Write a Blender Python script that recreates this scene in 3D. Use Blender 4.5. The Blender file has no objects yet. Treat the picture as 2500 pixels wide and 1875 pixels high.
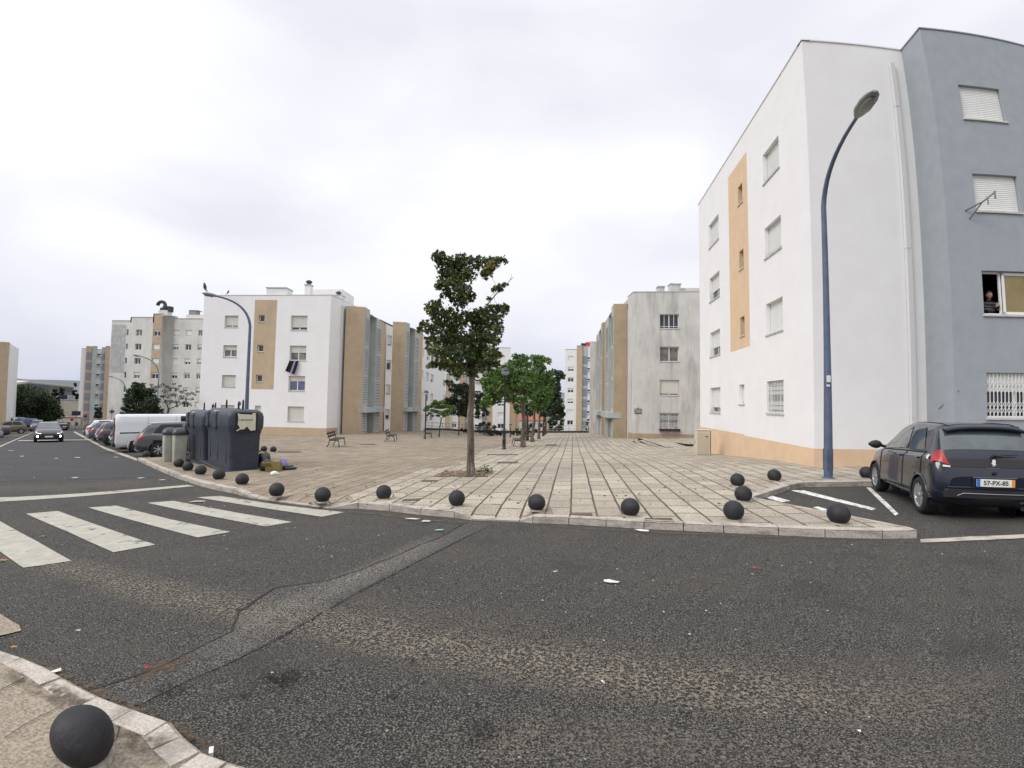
import bpy, bmesh, math, random
import numpy as np
from mathutils import Vector, Matrix, noise as mnoise
from mathutils.geometry import delaunay_2d_cdt
random.seed(7)
R = math.radians
SC = bpy.context.scene
COL = SC.collection
# ---------------------------------------------------------------- camera
# ultra-wide phone lens: angle from the axis as a polynomial of the image radius (r in units of 1000 px of the 2500 px wide frame)
LA, LB, LC = .9091, -.1903, .0420
UP = Vector((.017, .999, .0415)).normalized()      # world up seen in camera axes (x right, y up, z forward)
FW = Vector((0, 0, 1)); YW = (FW - FW.dot(UP) * UP).normalized()
XW = YW.cross(UP)
if XW.x < 0: XW = -XW
NP = Vector((-.0124, 1, .0696)).normalized()
nx, ny, nz = NP.dot(XW), NP.dot(YW), NP.dot(UP)
SX, SY, H0 = -nx / nz, -ny / nz, 1.6 / nz
rs = np.linspace(0, 1.6, 200)
th = LA * rs + LB * rs**3 + LC * rs**5
K = np.linalg.lstsq(np.stack([rs, rs**2, rs**3, rs**4], 1), th, rcond=None)[0]
cd = bpy.data.cameras.new("camera"); cam = bpy.data.objects.new("camera", cd); COL.objects.link(cam)
cd.type = 'PANO'
cd.panorama_type = 'FISHEYE_LENS_POLYNOMIAL'
cd.sensor_fit = 'HORIZONTAL'; cd.sensor_width = 25.0; cd.sensor_height = 18.75
cd.fisheye_fov = 3.0
cd.fisheye_polynomial_k0 = 0.0
cd.fisheye_polynomial_k1 = -K[0] / 10
cd.fisheye_polynomial_k2 = -K[1] / 100
cd.fisheye_polynomial_k3 = -K[2] / 1000
cd.fisheye_polynomial_k4 = -K[3] / 10000
cd.clip_start = .05; cd.clip_end = 6000
rt = Vector((XW.x, YW.x, UP.x)); upv = Vector((XW.y, YW.y, UP.y)); fwd = Vector((XW.z, YW.z, UP.z))
cam.matrix_world = Matrix(((rt.x, upv.x, -fwd.x, 0), (rt.y, upv.y, -fwd.y, 0), (rt.z, upv.z, -fwd.z, H0), (0, 0, 0, 1)))
SC.camera = cam
# ---------------------------------------------------------------- view, world, sun
SC.view_settings.view_transform = 'Standard'; SC.view_settings.look = 'None'
SC.view_settings.exposure = 0.0; SC.view_settings.gamma = 1.0
SC.cycles.use_denoising = True
SC.cycles.max_bounces = 6; SC.cycles.diffuse_bounces = 3; SC.cycles.glossy_bounces = 3; SC.cycles.transmission_bounces = 4
wd = bpy.data.worlds.new("World"); SC.world = wd; wd.use_nodes = True
def world():
    nt = wd.node_tree; N = nt.nodes; L = nt.links; N.clear()
    out = N.new('ShaderNodeOutputWorld'); bg = N.new('ShaderNodeBackground')
    tc = N.new('ShaderNodeTexCoord'); mp = N.new('ShaderNodeMapping'); mp.inputs['Scale'].default_value = (1, 1, 2.2)
    mp.inputs['Location'].default_value = (.35, 1.1, .2)
    L.new(tc.outputs['Generated'], mp.inputs['Vector'])
    n1 = N.new('ShaderNodeTexNoise'); n1.inputs['Scale'].default_value = 2.0; n1.inputs['Detail'].default_value = 4; n1.inputs['Roughness'].default_value = .45; n1.inputs['Distortion'].default_value = .3
    L.new(mp.outputs[0], n1.inputs['Vector'])
    cr = N.new('ShaderNodeValToRGB'); e = cr.color_ramp.elements
    e[0].position = .34; e[0].color = (.84, .845, .915, 1); e[1].position = .60; e[1].color = (1.03, 1.03, 1.07, 1)
    L.new(n1.outputs['Fac'], cr.inputs[0])
    sp = N.new('ShaderNodeSeparateXYZ'); L.new(tc.outputs['Generated'], sp.inputs[0])
    hr = N.new('ShaderNodeValToRGB'); h = hr.color_ramp.elements                       # darker, bluer air low on the horizon, brighter overhead
    h[0].position = 0.0; h[0].color = (.62, .65, .74, 1); h[1].position = .26; h[1].color = (.97, .97, .98, 1)
    a = hr.color_ramp.elements.new(.10); a.color = (.83, .84, .89, 1)
    a = hr.color_ramp.elements.new(.70); a.color = (1.0, 1.0, 1.0, 1)
    L.new(sp.outputs[2], hr.inputs[0])
    mx = N.new('ShaderNodeMix'); mx.data_type = 'RGBA'; mx.blend_type = 'MULTIPLY'; mx.inputs[0].default_value = 1
    L.new(cr.outputs[0], mx.inputs[6]); L.new(hr.outputs[0], mx.inputs[7])
    zr = N.new('ShaderNodeMapRange'); zr.inputs[1].default_value = .68; zr.inputs[2].default_value = .95; zr.inputs[3].default_value = 1.0; zr.inputs[4].default_value = 2.0
    L.new(sp.outputs[2], zr.inputs[0])
    sky = N.new('ShaderNodeTexSky'); sky.sky_type = 'NISHITA'; sky.sun_disc = False; sky.sun_elevation = R(42); sky.sun_rotation = R(-118); sky.air_density = 1; sky.dust_density = 3
    sm = N.new('ShaderNodeVectorMath'); sm.operation = 'SCALE'; sm.inputs['Scale'].default_value = .006
    L.new(sky.outputs[0], sm.inputs[0])
    ad = N.new('ShaderNodeVectorMath'); ad.operation = 'ADD'; L.new(mx.outputs[2], ad.inputs[0]); L.new(sm.outputs[0], ad.inputs[1])
    L.new(ad.outputs[0], bg.inputs[0]); L.new(zr.outputs[0], bg.inputs[1]); L.new(bg.outputs[0], out.inputs[0])
world()
sd = bpy.data.lights.new("sun", 'SUN'); sd.energy = 1.7; sd.angle = R(26); sd.color = (1, .97, .93)
so = bpy.data.objects.new("sun", sd); COL.objects.link(so)
so.rotation_euler = Vector((.80, .42, -.80)).to_track_quat('-Z', 'Y').to_euler()
# ---------------------------------------------------------------- ground shape and picture-to-place helpers
def sst(a, b, x):
    t = min(1, max(0, (x - a) / (b - a))); return t * t * (3 - 2 * t)
def hz(x, y):
    z = SX * max(-160, min(x, 40)) + SY * max(-20, min(y, 200))
    d = y - 13
    if d > 0: z -= .02 * d * min(1, d / 4) * sst(-16, 0, x)
    z -= .3 * math.exp(-((x - 11)**2 + (y - 25)**2) / 60)
    return z
def ray(px, py):
    dx = (px - 1250) / 1000; dy = (937.5 - py) / 1000; r = math.hypot(dx, dy) + 1e-9
    t = LA * r + LB * r**3 + LC * r**5
    c = Vector((math.sin(t) * dx / r, math.sin(t) * dy / r, math.cos(t)))
    return Vector((c.dot(XW), c.dot(YW), c.dot(UP)))
def G(px, py, h=0.0):
    d = ray(px, py); lo, hi = .3, 400.0
    f = lambda t: H0 + d.z * t - hz(d.x * t, d.y * t) - h
    t = lo; st = .25
    while t < hi and f(t) > 0: t += st; st *= 1.03
    a, b = max(lo, t - st), t
    for _ in range(40):
        m = (a + b) / 2
        if f(m) > 0: a = m
        else: b = m
    return Vector((d.x * a, d.y * a, H0 + d.z * a))
def A(px, py, D):                       # point on a pixel's ray at horizontal distance D
    d = ray(px, py); k = D / math.hypot(d.x, d.y)
    return Vector((d.x * k, d.y * k, H0 + d.z * k))
E1 = Vector((.134, .991, 0)); E2 = Vector((.991, -.134, 0))
# ---------------------------------------------------------------- objects helpers
def tag(o, label=None, cat=None, group=None, kind=None):
    if label: o['label'] = label
    if cat: o['category'] = cat
    if group: o['group'] = group
    if kind: o['kind'] = kind
    return o
def empty(name, loc=(0, 0, 0), rz=0, **k):
    o = bpy.data.objects.new(name, None); COL.objects.link(o); o.location = loc; o.rotation_euler = (0, 0, rz)
    o.empty_display_size = .2
    return tag(o, **k)
def kids(o): return [c for c in COL.objects if c.parent == o]
def copy_tree(o, parent=None):
    c = o.copy(); COL.objects.link(c); c.parent = parent
    for ch in [q for q in ALLK.get(o.name, [])]:
        copy_tree2(ch, c)
    return c
ALLK = {}
def copy_tree2(ch, par):
    c = ch.copy(); COL.objects.link(c); c.parent = par
    for g in ALLK.get(ch.name, []): copy_tree2(g, c)
def setpar(o, p):
    if p is not None:
        o.parent = p; ALLK.setdefault(p.name, []).append(o)
class MB:
    def __init__(s): s.v = []; s.f = []; s.m = []; s.s = []
    def add(s, vs, fs, m=0, sm=False):
        b = len(s.v); s.v += [tuple(q) for q in vs]; s.f += [tuple(b + i for i in f) for f in fs]
        s.m += [m] * len(fs); s.s += [sm] * len(fs)
    def box(s, c, size, rot=None, m=0, bev=0):
        x, y, z = [q / 2 for q in size]
        if bev:
            b = bev; vs = []
            for sz in (-1, 1):
                for (a, bb) in ((-x + b, -y), (x - b, -y), (x, -y + b), (x, y - b), (x - b, y), (-x + b, y), (-x, y - b), (-x, -y + b)): vs.append((a, bb, sz * (z - b)))
            for (a, bb) in ((-x + b, -y + b), (x - b, -y + b), (x - b, y - b), (-x + b, y - b)): vs.append((a, bb, z)); 
            for (a, bb) in ((-x + b, -y + b), (x - b, -y + b), (x - b, y - b), (-x + b, y - b)): vs.append((a, bb, -z))
            fs = [(i, (i + 1) % 8, 8 + (i + 1) % 8, 8 + i) for i in range(8)]
            fs += [(16, 17, 18, 19), (23, 22, 21, 20)]
            fs += [(8, 9, 17, 16), (9, 10, 17), (10, 11, 18, 17), (11, 12, 18), (12, 13, 19, 18), (13, 14, 19), (14, 15, 16, 19), (15, 8, 16)]
            fs += [(1, 0, 20, 21), (2, 1, 21), (3, 2, 21, 22), (4, 3, 22), (5, 4, 22, 23), (6, 5, 23), (7, 6, 23, 20), (0, 7, 20)]
        else:
            vs = [(a, b_, d) for d in (-z, z) for (a, b_) in ((-x, -y), (x, -y), (x, y), (-x, y))]
            fs = [(3, 2, 1, 0), (4, 5, 6, 7), (0, 1, 5, 4), (1, 2, 6, 5), (2, 3, 7, 6), (3, 0, 4, 7)]
        M = rot.to_4x4() if rot is not None else Matrix()
        M = Matrix.Translation(Vector(c)) @ M
        s.add([M @ Vector(q) for q in vs], fs, m)
    def tube(s, pts, rad, n=8, m=0, cap=True, sm=True):
        pts = [Vector(p) for p in pts]; k = len(pts)
        if not hasattr(rad, '__len__'): rad = [rad] * k
        up = None; vs = []
        for i, p in enumerate(pts):
            t = (pts[min(i + 1, k - 1)] - pts[max(i - 1, 0)]).normalized()
            if up is None:
                up = Vector((0, 0, 1)) if abs(t.z) < .9 else Vector((1, 0, 0))
            a = t.cross(up).normalized(); b = a.cross(t).normalized(); up = b
            for j in range(n):
                w = 2 * math.pi * j / n; vs.append(p + (a * math.cos(w) + b * math.sin(w)) * rad[i])
        fs = [(i * n + j, i * n + (j + 1) % n, (i + 1) * n + (j + 1) % n, (i + 1) * n + j) for i in range(k - 1) for j in range(n)]
        s.add(vs, fs, m, sm)
        if cap: s.add([vs[j] for j in range(n)], [tuple(range(n))], m); s.add([vs[(k - 1) * n + j] for j in range(n)], [tuple(reversed(range(n)))], m)
    def lathe(s, prof, n=24, c=(0, 0, 0), axis='z', m=0, sm=True, a0=0, a1=2 * math.pi):
        vs = []; k = len(prof); full = abs(a1 - a0 - 2 * math.pi) < 1e-6; cnt = n if full else n + 1
        for (r, h) in prof:
            for j in range(cnt):
                w = a0 + (a1 - a0) * j / n
                if axis == 'z': q = (c[0] + r * math.cos(w), c[1] + r * math.sin(w), c[2] + h)
                elif axis == 'y': q = (c[0] + r * math.cos(w), c[1] + h, c[2] + r * math.sin(w))
                else: q = (c[0] + h, c[1] + r * math.cos(w), c[2] + r * math.sin(w))
                vs.append(q)
        fs = [(i * cnt + j, i * cnt + (j + 1) % cnt, (i + 1) * cnt + (j + 1) % cnt, (i + 1) * cnt + j) for i in range(k - 1) for j in range(n)]
        s.add(vs, fs, m, sm)
    def poly(s, pts, m=0): s.add(pts, [tuple(range(len(pts)))], m)
    def prism(s, pts, h, m=0):           # closed outline extruded by vector h
        n = len(pts); h = Vector(h); P = [Vector(p) for p in pts]
        s.add(P + [p + h for p in P], [tuple(reversed(range(n))), tuple(range(n, 2 * n))] + [(i, (i + 1) % n, n + (i + 1) % n, n + i) for i in range(n)], m)
    def build(s, name, mats, parent=None, loc=None, **k):
        me = bpy.data.meshes.new(name); me.from_pydata(s.v, [], s.f); me.update()
        if not isinstance(mats, (list, tuple)): mats = [mats]
        for q in mats: me.materials.append(q)
        me.polygons.foreach_set('material_index', s.m); me.polygons.foreach_set('use_smooth', s.s)
        o = bpy.data.objects.new(name, me); COL.objects.link(o)
        if loc is not None: o.location = loc
        setpar(o, parent)
        return tag(o, **k)
def shift(mb, o):                        # world coordinates -> local to the root at o
    o = Vector(o); mb.v = [(a[0] - o.x, a[1] - o.y, a[2] - o.z) for a in mb.v]; return mb
# ---------------------------------------------------------------- materials
def M(name, col=(.5, .5, .5), rough=.7, col2=None, scale=5, detail=4, lo=.35, hi=.65, bump=0, bscale=None, metal=0, spec=.5, coord='Object', mscale=(1, 1, 1), emit=None, alpha=None, layers=(), coat=0, trans=0, rot=0):
    m = bpy.data.materials.new(name); m.use_nodes = True; nt = m.node_tree; N = nt.nodes; L = nt.links
    b = N['Principled BSDF']; b.inputs['Roughness'].default_value = rough; b.inputs['Metallic'].default_value = metal
    b.inputs['Base Color'].default_value = (*col, 1); b.inputs['Specular IOR Level'].default_value = spec
    if coat: b.inputs['Coat Weight'].default_value = coat; b.inputs['Coat Roughness'].default_value = .05
    if trans: b.inputs['Transmission Weight'].default_value = trans
    if emit: b.inputs['Emission Color'].default_value = (*emit[0], 1); b.inputs['Emission Strength'].default_value = emit[1]
    tc = N.new('ShaderNodeTexCoord'); mp = N.new('ShaderNodeMapping'); mp.inputs['Scale'].default_value = mscale; mp.inputs['Rotation'].default_value = (0, 0, rot)
    L.new(tc.outputs[coord], mp.inputs[0])
    cur = None
    if col2 is not None:
        n = N.new('ShaderNodeTexNoise'); n.inputs['Scale'].default_value = scale; n.inputs['Detail'].default_value = detail; n.inputs['Roughness'].default_value = .6
        L.new(mp.outputs[0], n.inputs['Vector'])
        r = N.new('ShaderNodeValToRGB'); r.color_ramp.elements[0].position = lo; r.color_ramp.elements[1].position = hi
        r.color_ramp.elements[0].color = (*col, 1); r.color_ramp.elements[1].color = (*col2, 1)
        L.new(n.outputs['Fac'], r.inputs[0]); cur = r.outputs[0]
    for ly in layers:                    # (colour, scale, lo, hi, (sx,sy,sz), strength): patches of another colour where a noise exceeds lo..hi
        c, sc, l, h, ms, stg = ly
        mp2 = N.new('ShaderNodeMapping'); mp2.inputs['Scale'].default_value = ms; mp2.inputs['Rotation'].default_value = (0, 0, rot); L.new(tc.outputs[coord], mp2.inputs[0])
        n = N.new('ShaderNodeTexNoise'); n.inputs['Scale'].default_value = sc; n.inputs['Detail'].default_value = 5; n.inputs['Roughness'].default_value = .62; L.new(mp2.outputs[0], n.inputs['Vector'])
        mr = N.new('ShaderNodeMapRange'); mr.inputs[1].default_value = l; mr.inputs[2].default_value = h; mr.inputs[3].default_value = 0; mr.inputs[4].default_value = stg
        L.new(n.outputs['Fac'], mr.inputs[0])
        x = N.new('ShaderNodeMix'); x.data_type = 'RGBA'; L.new(mr.outputs[0], x.inputs[0])
        if cur is None: x.inputs[6].default_value = (*col, 1)
        else: L.new(cur, x.inputs[6])
        x.inputs[7].default_value = (*c, 1); cur = x.outputs[2]
    if cur is not None: L.new(cur, b.inputs['Base Color'])
    if bump:
        n = N.new('ShaderNodeTexNoise'); n.inputs['Scale'].default_value = bscale or scale; n.inputs['Detail'].default_value = 3; L.new(mp.outputs[0], n.inputs['Vector'])
        bp = N.new('ShaderNodeBump'); bp.inputs['Strength'].default_value = bump; bp.inputs['Distance'].default_value = .02
        L.new(n.outputs['Fac'], bp.inputs['Height']); L.new(bp.outputs[0], b.inputs['Normal'])
    m['_cur'] = 0
    return m
W_WHITE = M('white_plaster', (.80, .79, .785), .85, (.83, .825, .82), 1.2, bump=.15, bscale=60, layers=[((.66, .655, .64), .5, .55, .8, (1, 1, .35), .22), ((.55, .54, .51), 2.2, .62, .8, (2.5, 2.5, .12), .18)])
W_OFFW = M('cream_plaster', (.60, .59, .54), .9, (.70, .69, .64), .5, layers=[((.42, .41, .38), .7, .50, .72, (1, 1, .3), .55)])
W_TAN2 = M('brown_render', (.36, .275, .18), .9, (.42, .325, .215), 1.2, bump=.25, bscale=40, layers=[((.28, .215, .15), 1.2, .50, .72, (1, 1, .3), .6)])
W_STAIN = M('stained_plaster', (.52, .505, .475), .9, (.62, .605, .57), .6, bump=.1, bscale=50, layers=[((.20, .20, .19), 1.1, .47, .76, (1.4, 1.4, .22), .62), ((.30, .30, .29), 3.0, .54, .75, (2, 2, .12), .28)])
W_STAIN2 = M('grey_weathered_plaster', (.40, .40, .40), .9, (.52, .51, .49), 1.5, layers=[((.25, .25, .26), 2.5, .45, .7, (1, 1, .5), .6)])
W_GREY = M('grey_render', (.315, .345, .375), .85, (.345, .375, .40), 2.5, bump=.12, bscale=50)
W_LGREY = M('pale_grey_render', (.40, .425, .405), .85, (.46, .485, .46), 1.5, layers=[((.25, .26, .26), 1.5, .5, .75, (1, 1, .3), .5)])
W_TAN = M('tan_render', (.47, .365, .25), .9, (.53, .41, .28), 1.2, bump=.2, bscale=40, layers=[((.36, .27, .18), 1.2, .52, .75, (1, 1, .3), .5)])
W_ORANGE = M('orange_render', (.66, .48, .315), .9, (.72, .525, .345), 2, bump=.12, bscale=60)
W_PLINTH = M('brown_plinth', (.34, .25, .18), .9, (.42, .31, .22), 2)
ROOFM = M('roof_felt', (.30, .30, .30), .9, (.38, .38, .37), 3)
COPE = M('coping', (.42, .42, .41), .85, (.55, .55, .54), 3)
SHUT = M('roller_shutter', (.62, .60, .54), .6, (.66, .64, .58), 3)
SHUTW = M('white_roller_shutter', (.74, .75, .72), .55, (.78, .79, .76), 3)
FRAMEW = M('white_window_frame', (.78, .78, .76), .45)
FRAMEA = M('aluminium_frame', (.42, .43, .43), .4, metal=.3)
GLASS = M('window_glass', (.015, .02, .028), .06, (.05, .055, .07), .8, spec=.7)
GLASSC = M('curtained_glass', (.10, .10, .10), .12, (.24, .22, .19), 1.5, lo=.4, hi=.6)
GLASSB = M('blue_curtain_glass', (.10, .11, .20), .12, (.16, .17, .28), 2)
GLASSY = M('ochre_blind_glass', (.24, .18, .07), .35, (.30, .23, .10), 2)
SILL = M('stone_sill', (.50, .49, .46), .8, (.6, .59, .56), 5)
LOUV = M('louvre_metal', (.40, .43, .43), .6, (.46, .49, .49), 4)
DARK = M('dark_void', (.012, .012, .014), .8)
BLACKM = M('black_paint', (.02, .021, .024), .5)
PIPE = M('white_pipe', (.66, .66, .65), .5)
ASPH = M('asphalt', (.008, .0077, .0073), .92, (.19, .175, .15), 88, detail=3, lo=.475, hi=.66, bump=.7, bscale=115,
         layers=[((.28, .24, .18), 70, .62, .69, (1, 1, 1), .8), ((.020, .019, .018), 1.1, .55, .72, (1, 1, 1), .6), ((.075, .066, .055), .55, .48, .72, (1.0, 2.2, 1), .4)])
ASPHD = M('dark_asphalt', (.020, .020, .022), .9, (.072, .070, .070), 110, detail=2, lo=.38, hi=.66, bump=.5, bscale=110, layers=[((.10, .09, .075), .6, .5, .75, (1, 2.5, 1), .4)])
ASPHP = M('coarse_patch_asphalt', (.022, .021, .02), .95, (.18, .17, .152), 84, detail=2, lo=.47, hi=.62, bump=1, bscale=80)
TAR = M('crack_tar', (.010, .009, .008), .9, (.035, .028, .018), 12)
STAIN = M('oil_stain', (.012, .011, .010), .8, (.05, .048, .045), 90, detail=2, lo=.4, hi=.65)
PAINT = M('road_paint', (.36, .345, .285), .8, (.45, .43, .36), 6, layers=[((.06, .058, .055), 90, .56, .66, (1, 1, 1), .85), ((.30, .29, .25), 1.6, .48, .72, (1, 1, 1), .75), ((.07, .065, .06), 3.5, .60, .68, (1, 1, 1), .8)])
PAINT2 = M('worn_paint', (.70, .68, .64), .8, (.78, .77, .72), 6, layers=[((.06, .06, .06), 12, .5, .62, (1, 1, 1), .8)])
KERB = M('limestone_kerb', (.36, .32, .275), .85, (.54, .49, .43), 60, detail=3, bump=.35, bscale=50, layers=[((.17, .145, .11), 4, .46, .70, (1, 1, 3), .8), ((.07, .065, .05), 1.7, .56, .74, (1, 1, 1), .7)])
COBB = M('brown_paving', (.18, .15, .11), .9, (.36, .305, .235), 45, detail=3, lo=.36, hi=.64, bump=.5, bscale=45,
         layers=[((.14, .11, .08), 1.1, .5, .72, (1, 2, 1), .55), ((.48, .43, .36), 2.2, .62, .76, (.5, 2, 1), .45), ((.07, .06, .05), 30, .62, .7, (1, 1, 1), .6)])
DIRT = M('dirt', (.05, .037, .026), .95, (.14, .11, .08), 30, detail=4)
TERR = M('terrain', (.10, .10, .06), .95, (.20, .17, .12), .08, layers=[((.06, .08, .035), .25, .5, .6, (1, 1, 1), .8)])
def tiles(name='aggregate_slabs', c1=(.35, .315, .25, 1), c2=(.49, .445, .36, 1), jo=(.095, .078, .06, 1), lj=.32, dirt=.45, dc=(.24, .20, .165, 1), dl=.46):
    m = bpy.data.materials.new(name); m.use_nodes = True; nt = m.node_tree; N = nt.nodes; L = nt.links; b = N['Principled BSDF']; b.inputs['Roughness'].default_value = .9
    tc = N.new('ShaderNodeTexCoord'); mp = N.new('ShaderNodeMapping'); mp.vector_type = 'POINT'
    mp.inputs['Rotation'].default_value = (0, 0, -math.atan2(E1.y, E1.x)); L.new(tc.outputs['Object'], mp.inputs[0])
    wv = N.new('ShaderNodeTexNoise'); wv.inputs['Scale'].default_value = 1.4; L.new(tc.outputs['Object'], wv.inputs['Vector'])
    wsub = N.new('ShaderNodeVectorMath'); wsub.operation = 'SUBTRACT'; wsub.inputs[1].default_value = (.5, .5, .5); L.new(wv.outputs['Color'], wsub.inputs[0])
    wsc = N.new('ShaderNodeVectorMath'); wsc.operation = 'SCALE'; wsc.inputs['Scale'].default_value = .035; L.new(wsub.outputs[0], wsc.inputs[0])
    wa = N.new('ShaderNodeVectorMath'); wa.operation = 'ADD'; L.new(mp.outputs[0], wa.inputs[0]); L.new(wsc.outputs[0], wa.inputs[1])
    br = N.new('ShaderNodeTexBrick'); L.new(wa.outputs[0], br.inputs['Vector']); br.inputs['Scale'].default_value = 1
    br.offset = .37; br.inputs['Brick Width'].default_value = .62; br.inputs['Row Height'].default_value = .41; br.inputs['Mortar Size'].default_value = .020; br.inputs['Mortar Smooth'].default_value = .1
    br.inputs['Color1'].default_value = c1; br.inputs['Color2'].default_value = c2; br.inputs['Mortar'].default_value = jo; br.inputs['Bias'].default_value = 0
    n = N.new('ShaderNodeTexNoise'); n.inputs['Scale'].default_value = 95; n.inputs['Detail'].default_value = 2; L.new(tc.outputs['Object'], n.inputs['Vector'])
    r = N.new('ShaderNodeValToRGB'); e = r.color_ramp.elements; e[0].position = .40; e[0].color = (.38, .35, .33, 1); e[1].position = .60; e[1].color = (1.45, 1.43, 1.40, 1); L.new(n.outputs['Fac'], r.inputs[0])
    x = N.new('ShaderNodeMix'); x.data_type = 'RGBA'; x.blend_type = 'MULTIPLY'; x.inputs[0].default_value = 1; L.new(br.outputs['Color'], x.inputs[6]); L.new(r.outputs[0], x.inputs[7])
    n2 = N.new('ShaderNodeTexNoise'); n2.inputs['Scale'].default_value = .7; n2.inputs['Detail'].default_value = 5; L.new(tc.outputs['Object'], n2.inputs['Vector'])
    r2 = N.new('ShaderNodeMapRange'); r2.inputs[1].default_value = dl; r2.inputs[2].default_value = .72; r2.inputs[4].default_value = dirt; L.new(n2.outputs['Fac'], r2.inputs[0])
    y = N.new('ShaderNodeMix'); y.data_type = 'RGBA'; L.new(r2.outputs[0], y.inputs[0]); L.new(x.outputs[2], y.inputs[6]); y.inputs[7].default_value = dc
    sp = N.new('ShaderNodeSeparateXYZ'); L.new(wa.outputs[0], sp.inputs[0])                # dirt-filled long joints between the strips
    dv = N.new('ShaderNodeMath'); dv.operation = 'DIVIDE'; dv.inputs[1].default_value = .41; L.new(sp.outputs[1], dv.inputs[0])
    fr = N.new('ShaderNodeMath'); fr.operation = 'FRACT'; L.new(dv.outputs[0], fr.inputs[0])
    pp = N.new('ShaderNodeMath'); pp.operation = 'PINGPONG'; pp.inputs[1].default_value = .5; L.new(fr.outputs[0], pp.inputs[0])
    ls = N.new('ShaderNodeMapRange'); ls.inputs[1].default_value = .02; ls.inputs[2].default_value = .04; ls.inputs[3].default_value = lj; ls.inputs[4].default_value = 0; L.new(pp.outputs[0], ls.inputs[0])
    z = N.new('ShaderNodeMix'); z.data_type = 'RGBA'; L.new(ls.outputs[0], z.inputs[0]); L.new(y.outputs[2], z.inputs[6]); z.inputs[7].default_value = (.045, .036, .028, 1)
    L.new(z.outputs[2], b.inputs['Base Color'])
    bp = N.new('ShaderNodeBump'); bp.inputs['Strength'].default_value = .5; bp.inputs['Distance'].default_value = .01; L.new(n.outputs['Fac'], bp.inputs['Height']); L.new(bp.outputs[0], b.inputs['Normal'])
    return m
TILE = tiles()
TILED = tiles('worn_slabs', (.25, .21, .155, 1), (.34, .29, .22, 1), (.13, .105, .075, 1), .22, .85, (.17, .135, .095, 1), .50)
# ---------------------------------------------------------------- ground
def sheet(name, pts, mat, step=1.2, dz=0.0, zf=None, kind='structure', pad=None, fill=True):
    """pts: Vectors (x,y,z); the boundary keeps its own z, the inside follows the ground + dz"""
    P = [(p[0], p[1]) for p in pts]; n = len(P)
    xs = [p[0] for p in P]; ys = [p[1] for p in P]
    def inside(x, y):
        c = False; j = n - 1
        for i in range(n):
            if (P[i][1] > y) != (P[j][1] > y) and x < (P[j][0] - P[i][0]) * (y - P[i][1]) / (P[j][1] - P[i][1] + 1e-12) + P[i][0]: c = not c
            j = i
        return c
    V = [Vector(p) for p in P]
    if fill:
        x = min(xs) + step * .5
        while x < max(xs):
            y = min(ys) + step * .5
            while y < max(ys):
                if inside(x, y): V.append(Vector((x, y)))
                y += step
            x += step
    vo, ed, fa, ov, oe, of = delaunay_2d_cdt(V, [(i, (i + 1) % n) for i in range(n)], [], 1, 1e-5)
    vs = []
    for i, v in enumerate(vo):
        o = ov[i]; z = None
        for q in o:
            if q < n: z = pts[q][2]
        vs.append((v.x, v.y, hz(v.x, v.y) + dz if z is None else z))
    mb = MB(); mb.add(vs, [tuple(f) for f in fa if len(f) > 2 and inside(sum(vo[i].x for i in f) / len(f), sum(vo[i].y for i in f) / len(f))])
    o = mb.build(name, mat, kind=kind)
    for p in o.data.polygons:
        if p.normal.z < 0: o.data.flip_normals(); break
    return o
RD = -.10
def GP(l, h=0): return [G(q[0], q[1], q[2] if len(q) > 2 else h) for q in l]
def XY(l, h=0): return [Vector((a, b, hz(a, b) + h)) for a, b in l]
DK = -.085
kerbL = [(337, 1118, 0), (367, 1132, 0), (400, 1146, 0), (435.8, 1160, 0), (483.5, 1175.5, 0), (508.5, 1182, 0), (569, 1194, 0), (600.7, 1208, -.05), (640, 1219, DK), (803, 1241, DK), (874, 1229, 0), (950, 1235, 0), (1026, 1243, 0), (1110, 1249.7, 0), (1153, 1268, DK), (1268, 1272, DK), (1300.7, 1262, 0), (1389, 1264.6, 0), (1480, 1270, 0), (1573, 1275.5, 0), (1669.5, 1279.5, 0), (1767.6, 1284, 0), (1901, 1289, 0), (2014, 1293.5, 0), (2153.6, 1296.5, 0), (2238, 1295, 0)]
KL = GP(kerbL)
wedge = GP([(2218, 1288), (2075, 1260), (1836, 1215), (1932, 1184), (1963.5, 1178), (2104.6, 1176)])
right = [wedge[-1] + Vector((3.2, -.75, 0)), Vector((12.5, 9.6, 0)), Vector((22, 7.5, 0)), Vector((28, 7.5, 0))]
for p in right: p.z = hz(p.x, p.y)
KW = GP([(1455, 1056.5), (1300, 1056), (1160, 1055), (1095, 1050.5), (1000, 1049.5)])
back = XY([(34, 30), (34, 80)]) + KW + XY([(-30, 75), (-52, 66), (-55, 62), (-11.8, 21.4)])
plaza = KL + wedge + right + back
sheet('brown_paving', plaza, TILED, 1.0)
tl = GP([(745, 1232), (871, 1204), (977, 1164.5), (1031, 1143), (1083, 1142), (1115, 1125.5), (1150, 1125), (1175, 1100), (1235, 1086), (1262, 1071), (1292, 1063), (1303, 1058)])
sheet('slab_paving', [Vector((p.x, p.y, p.z + .004)) for p in (GP([(790, 1238.5, DK)]) + KL[10:] + wedge + right + XY([(28, 30), (20, 45), (16, 60)]) + [KW[0], KW[1]] + list(reversed(tl)))], TILE, 1.0, .004)
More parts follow.
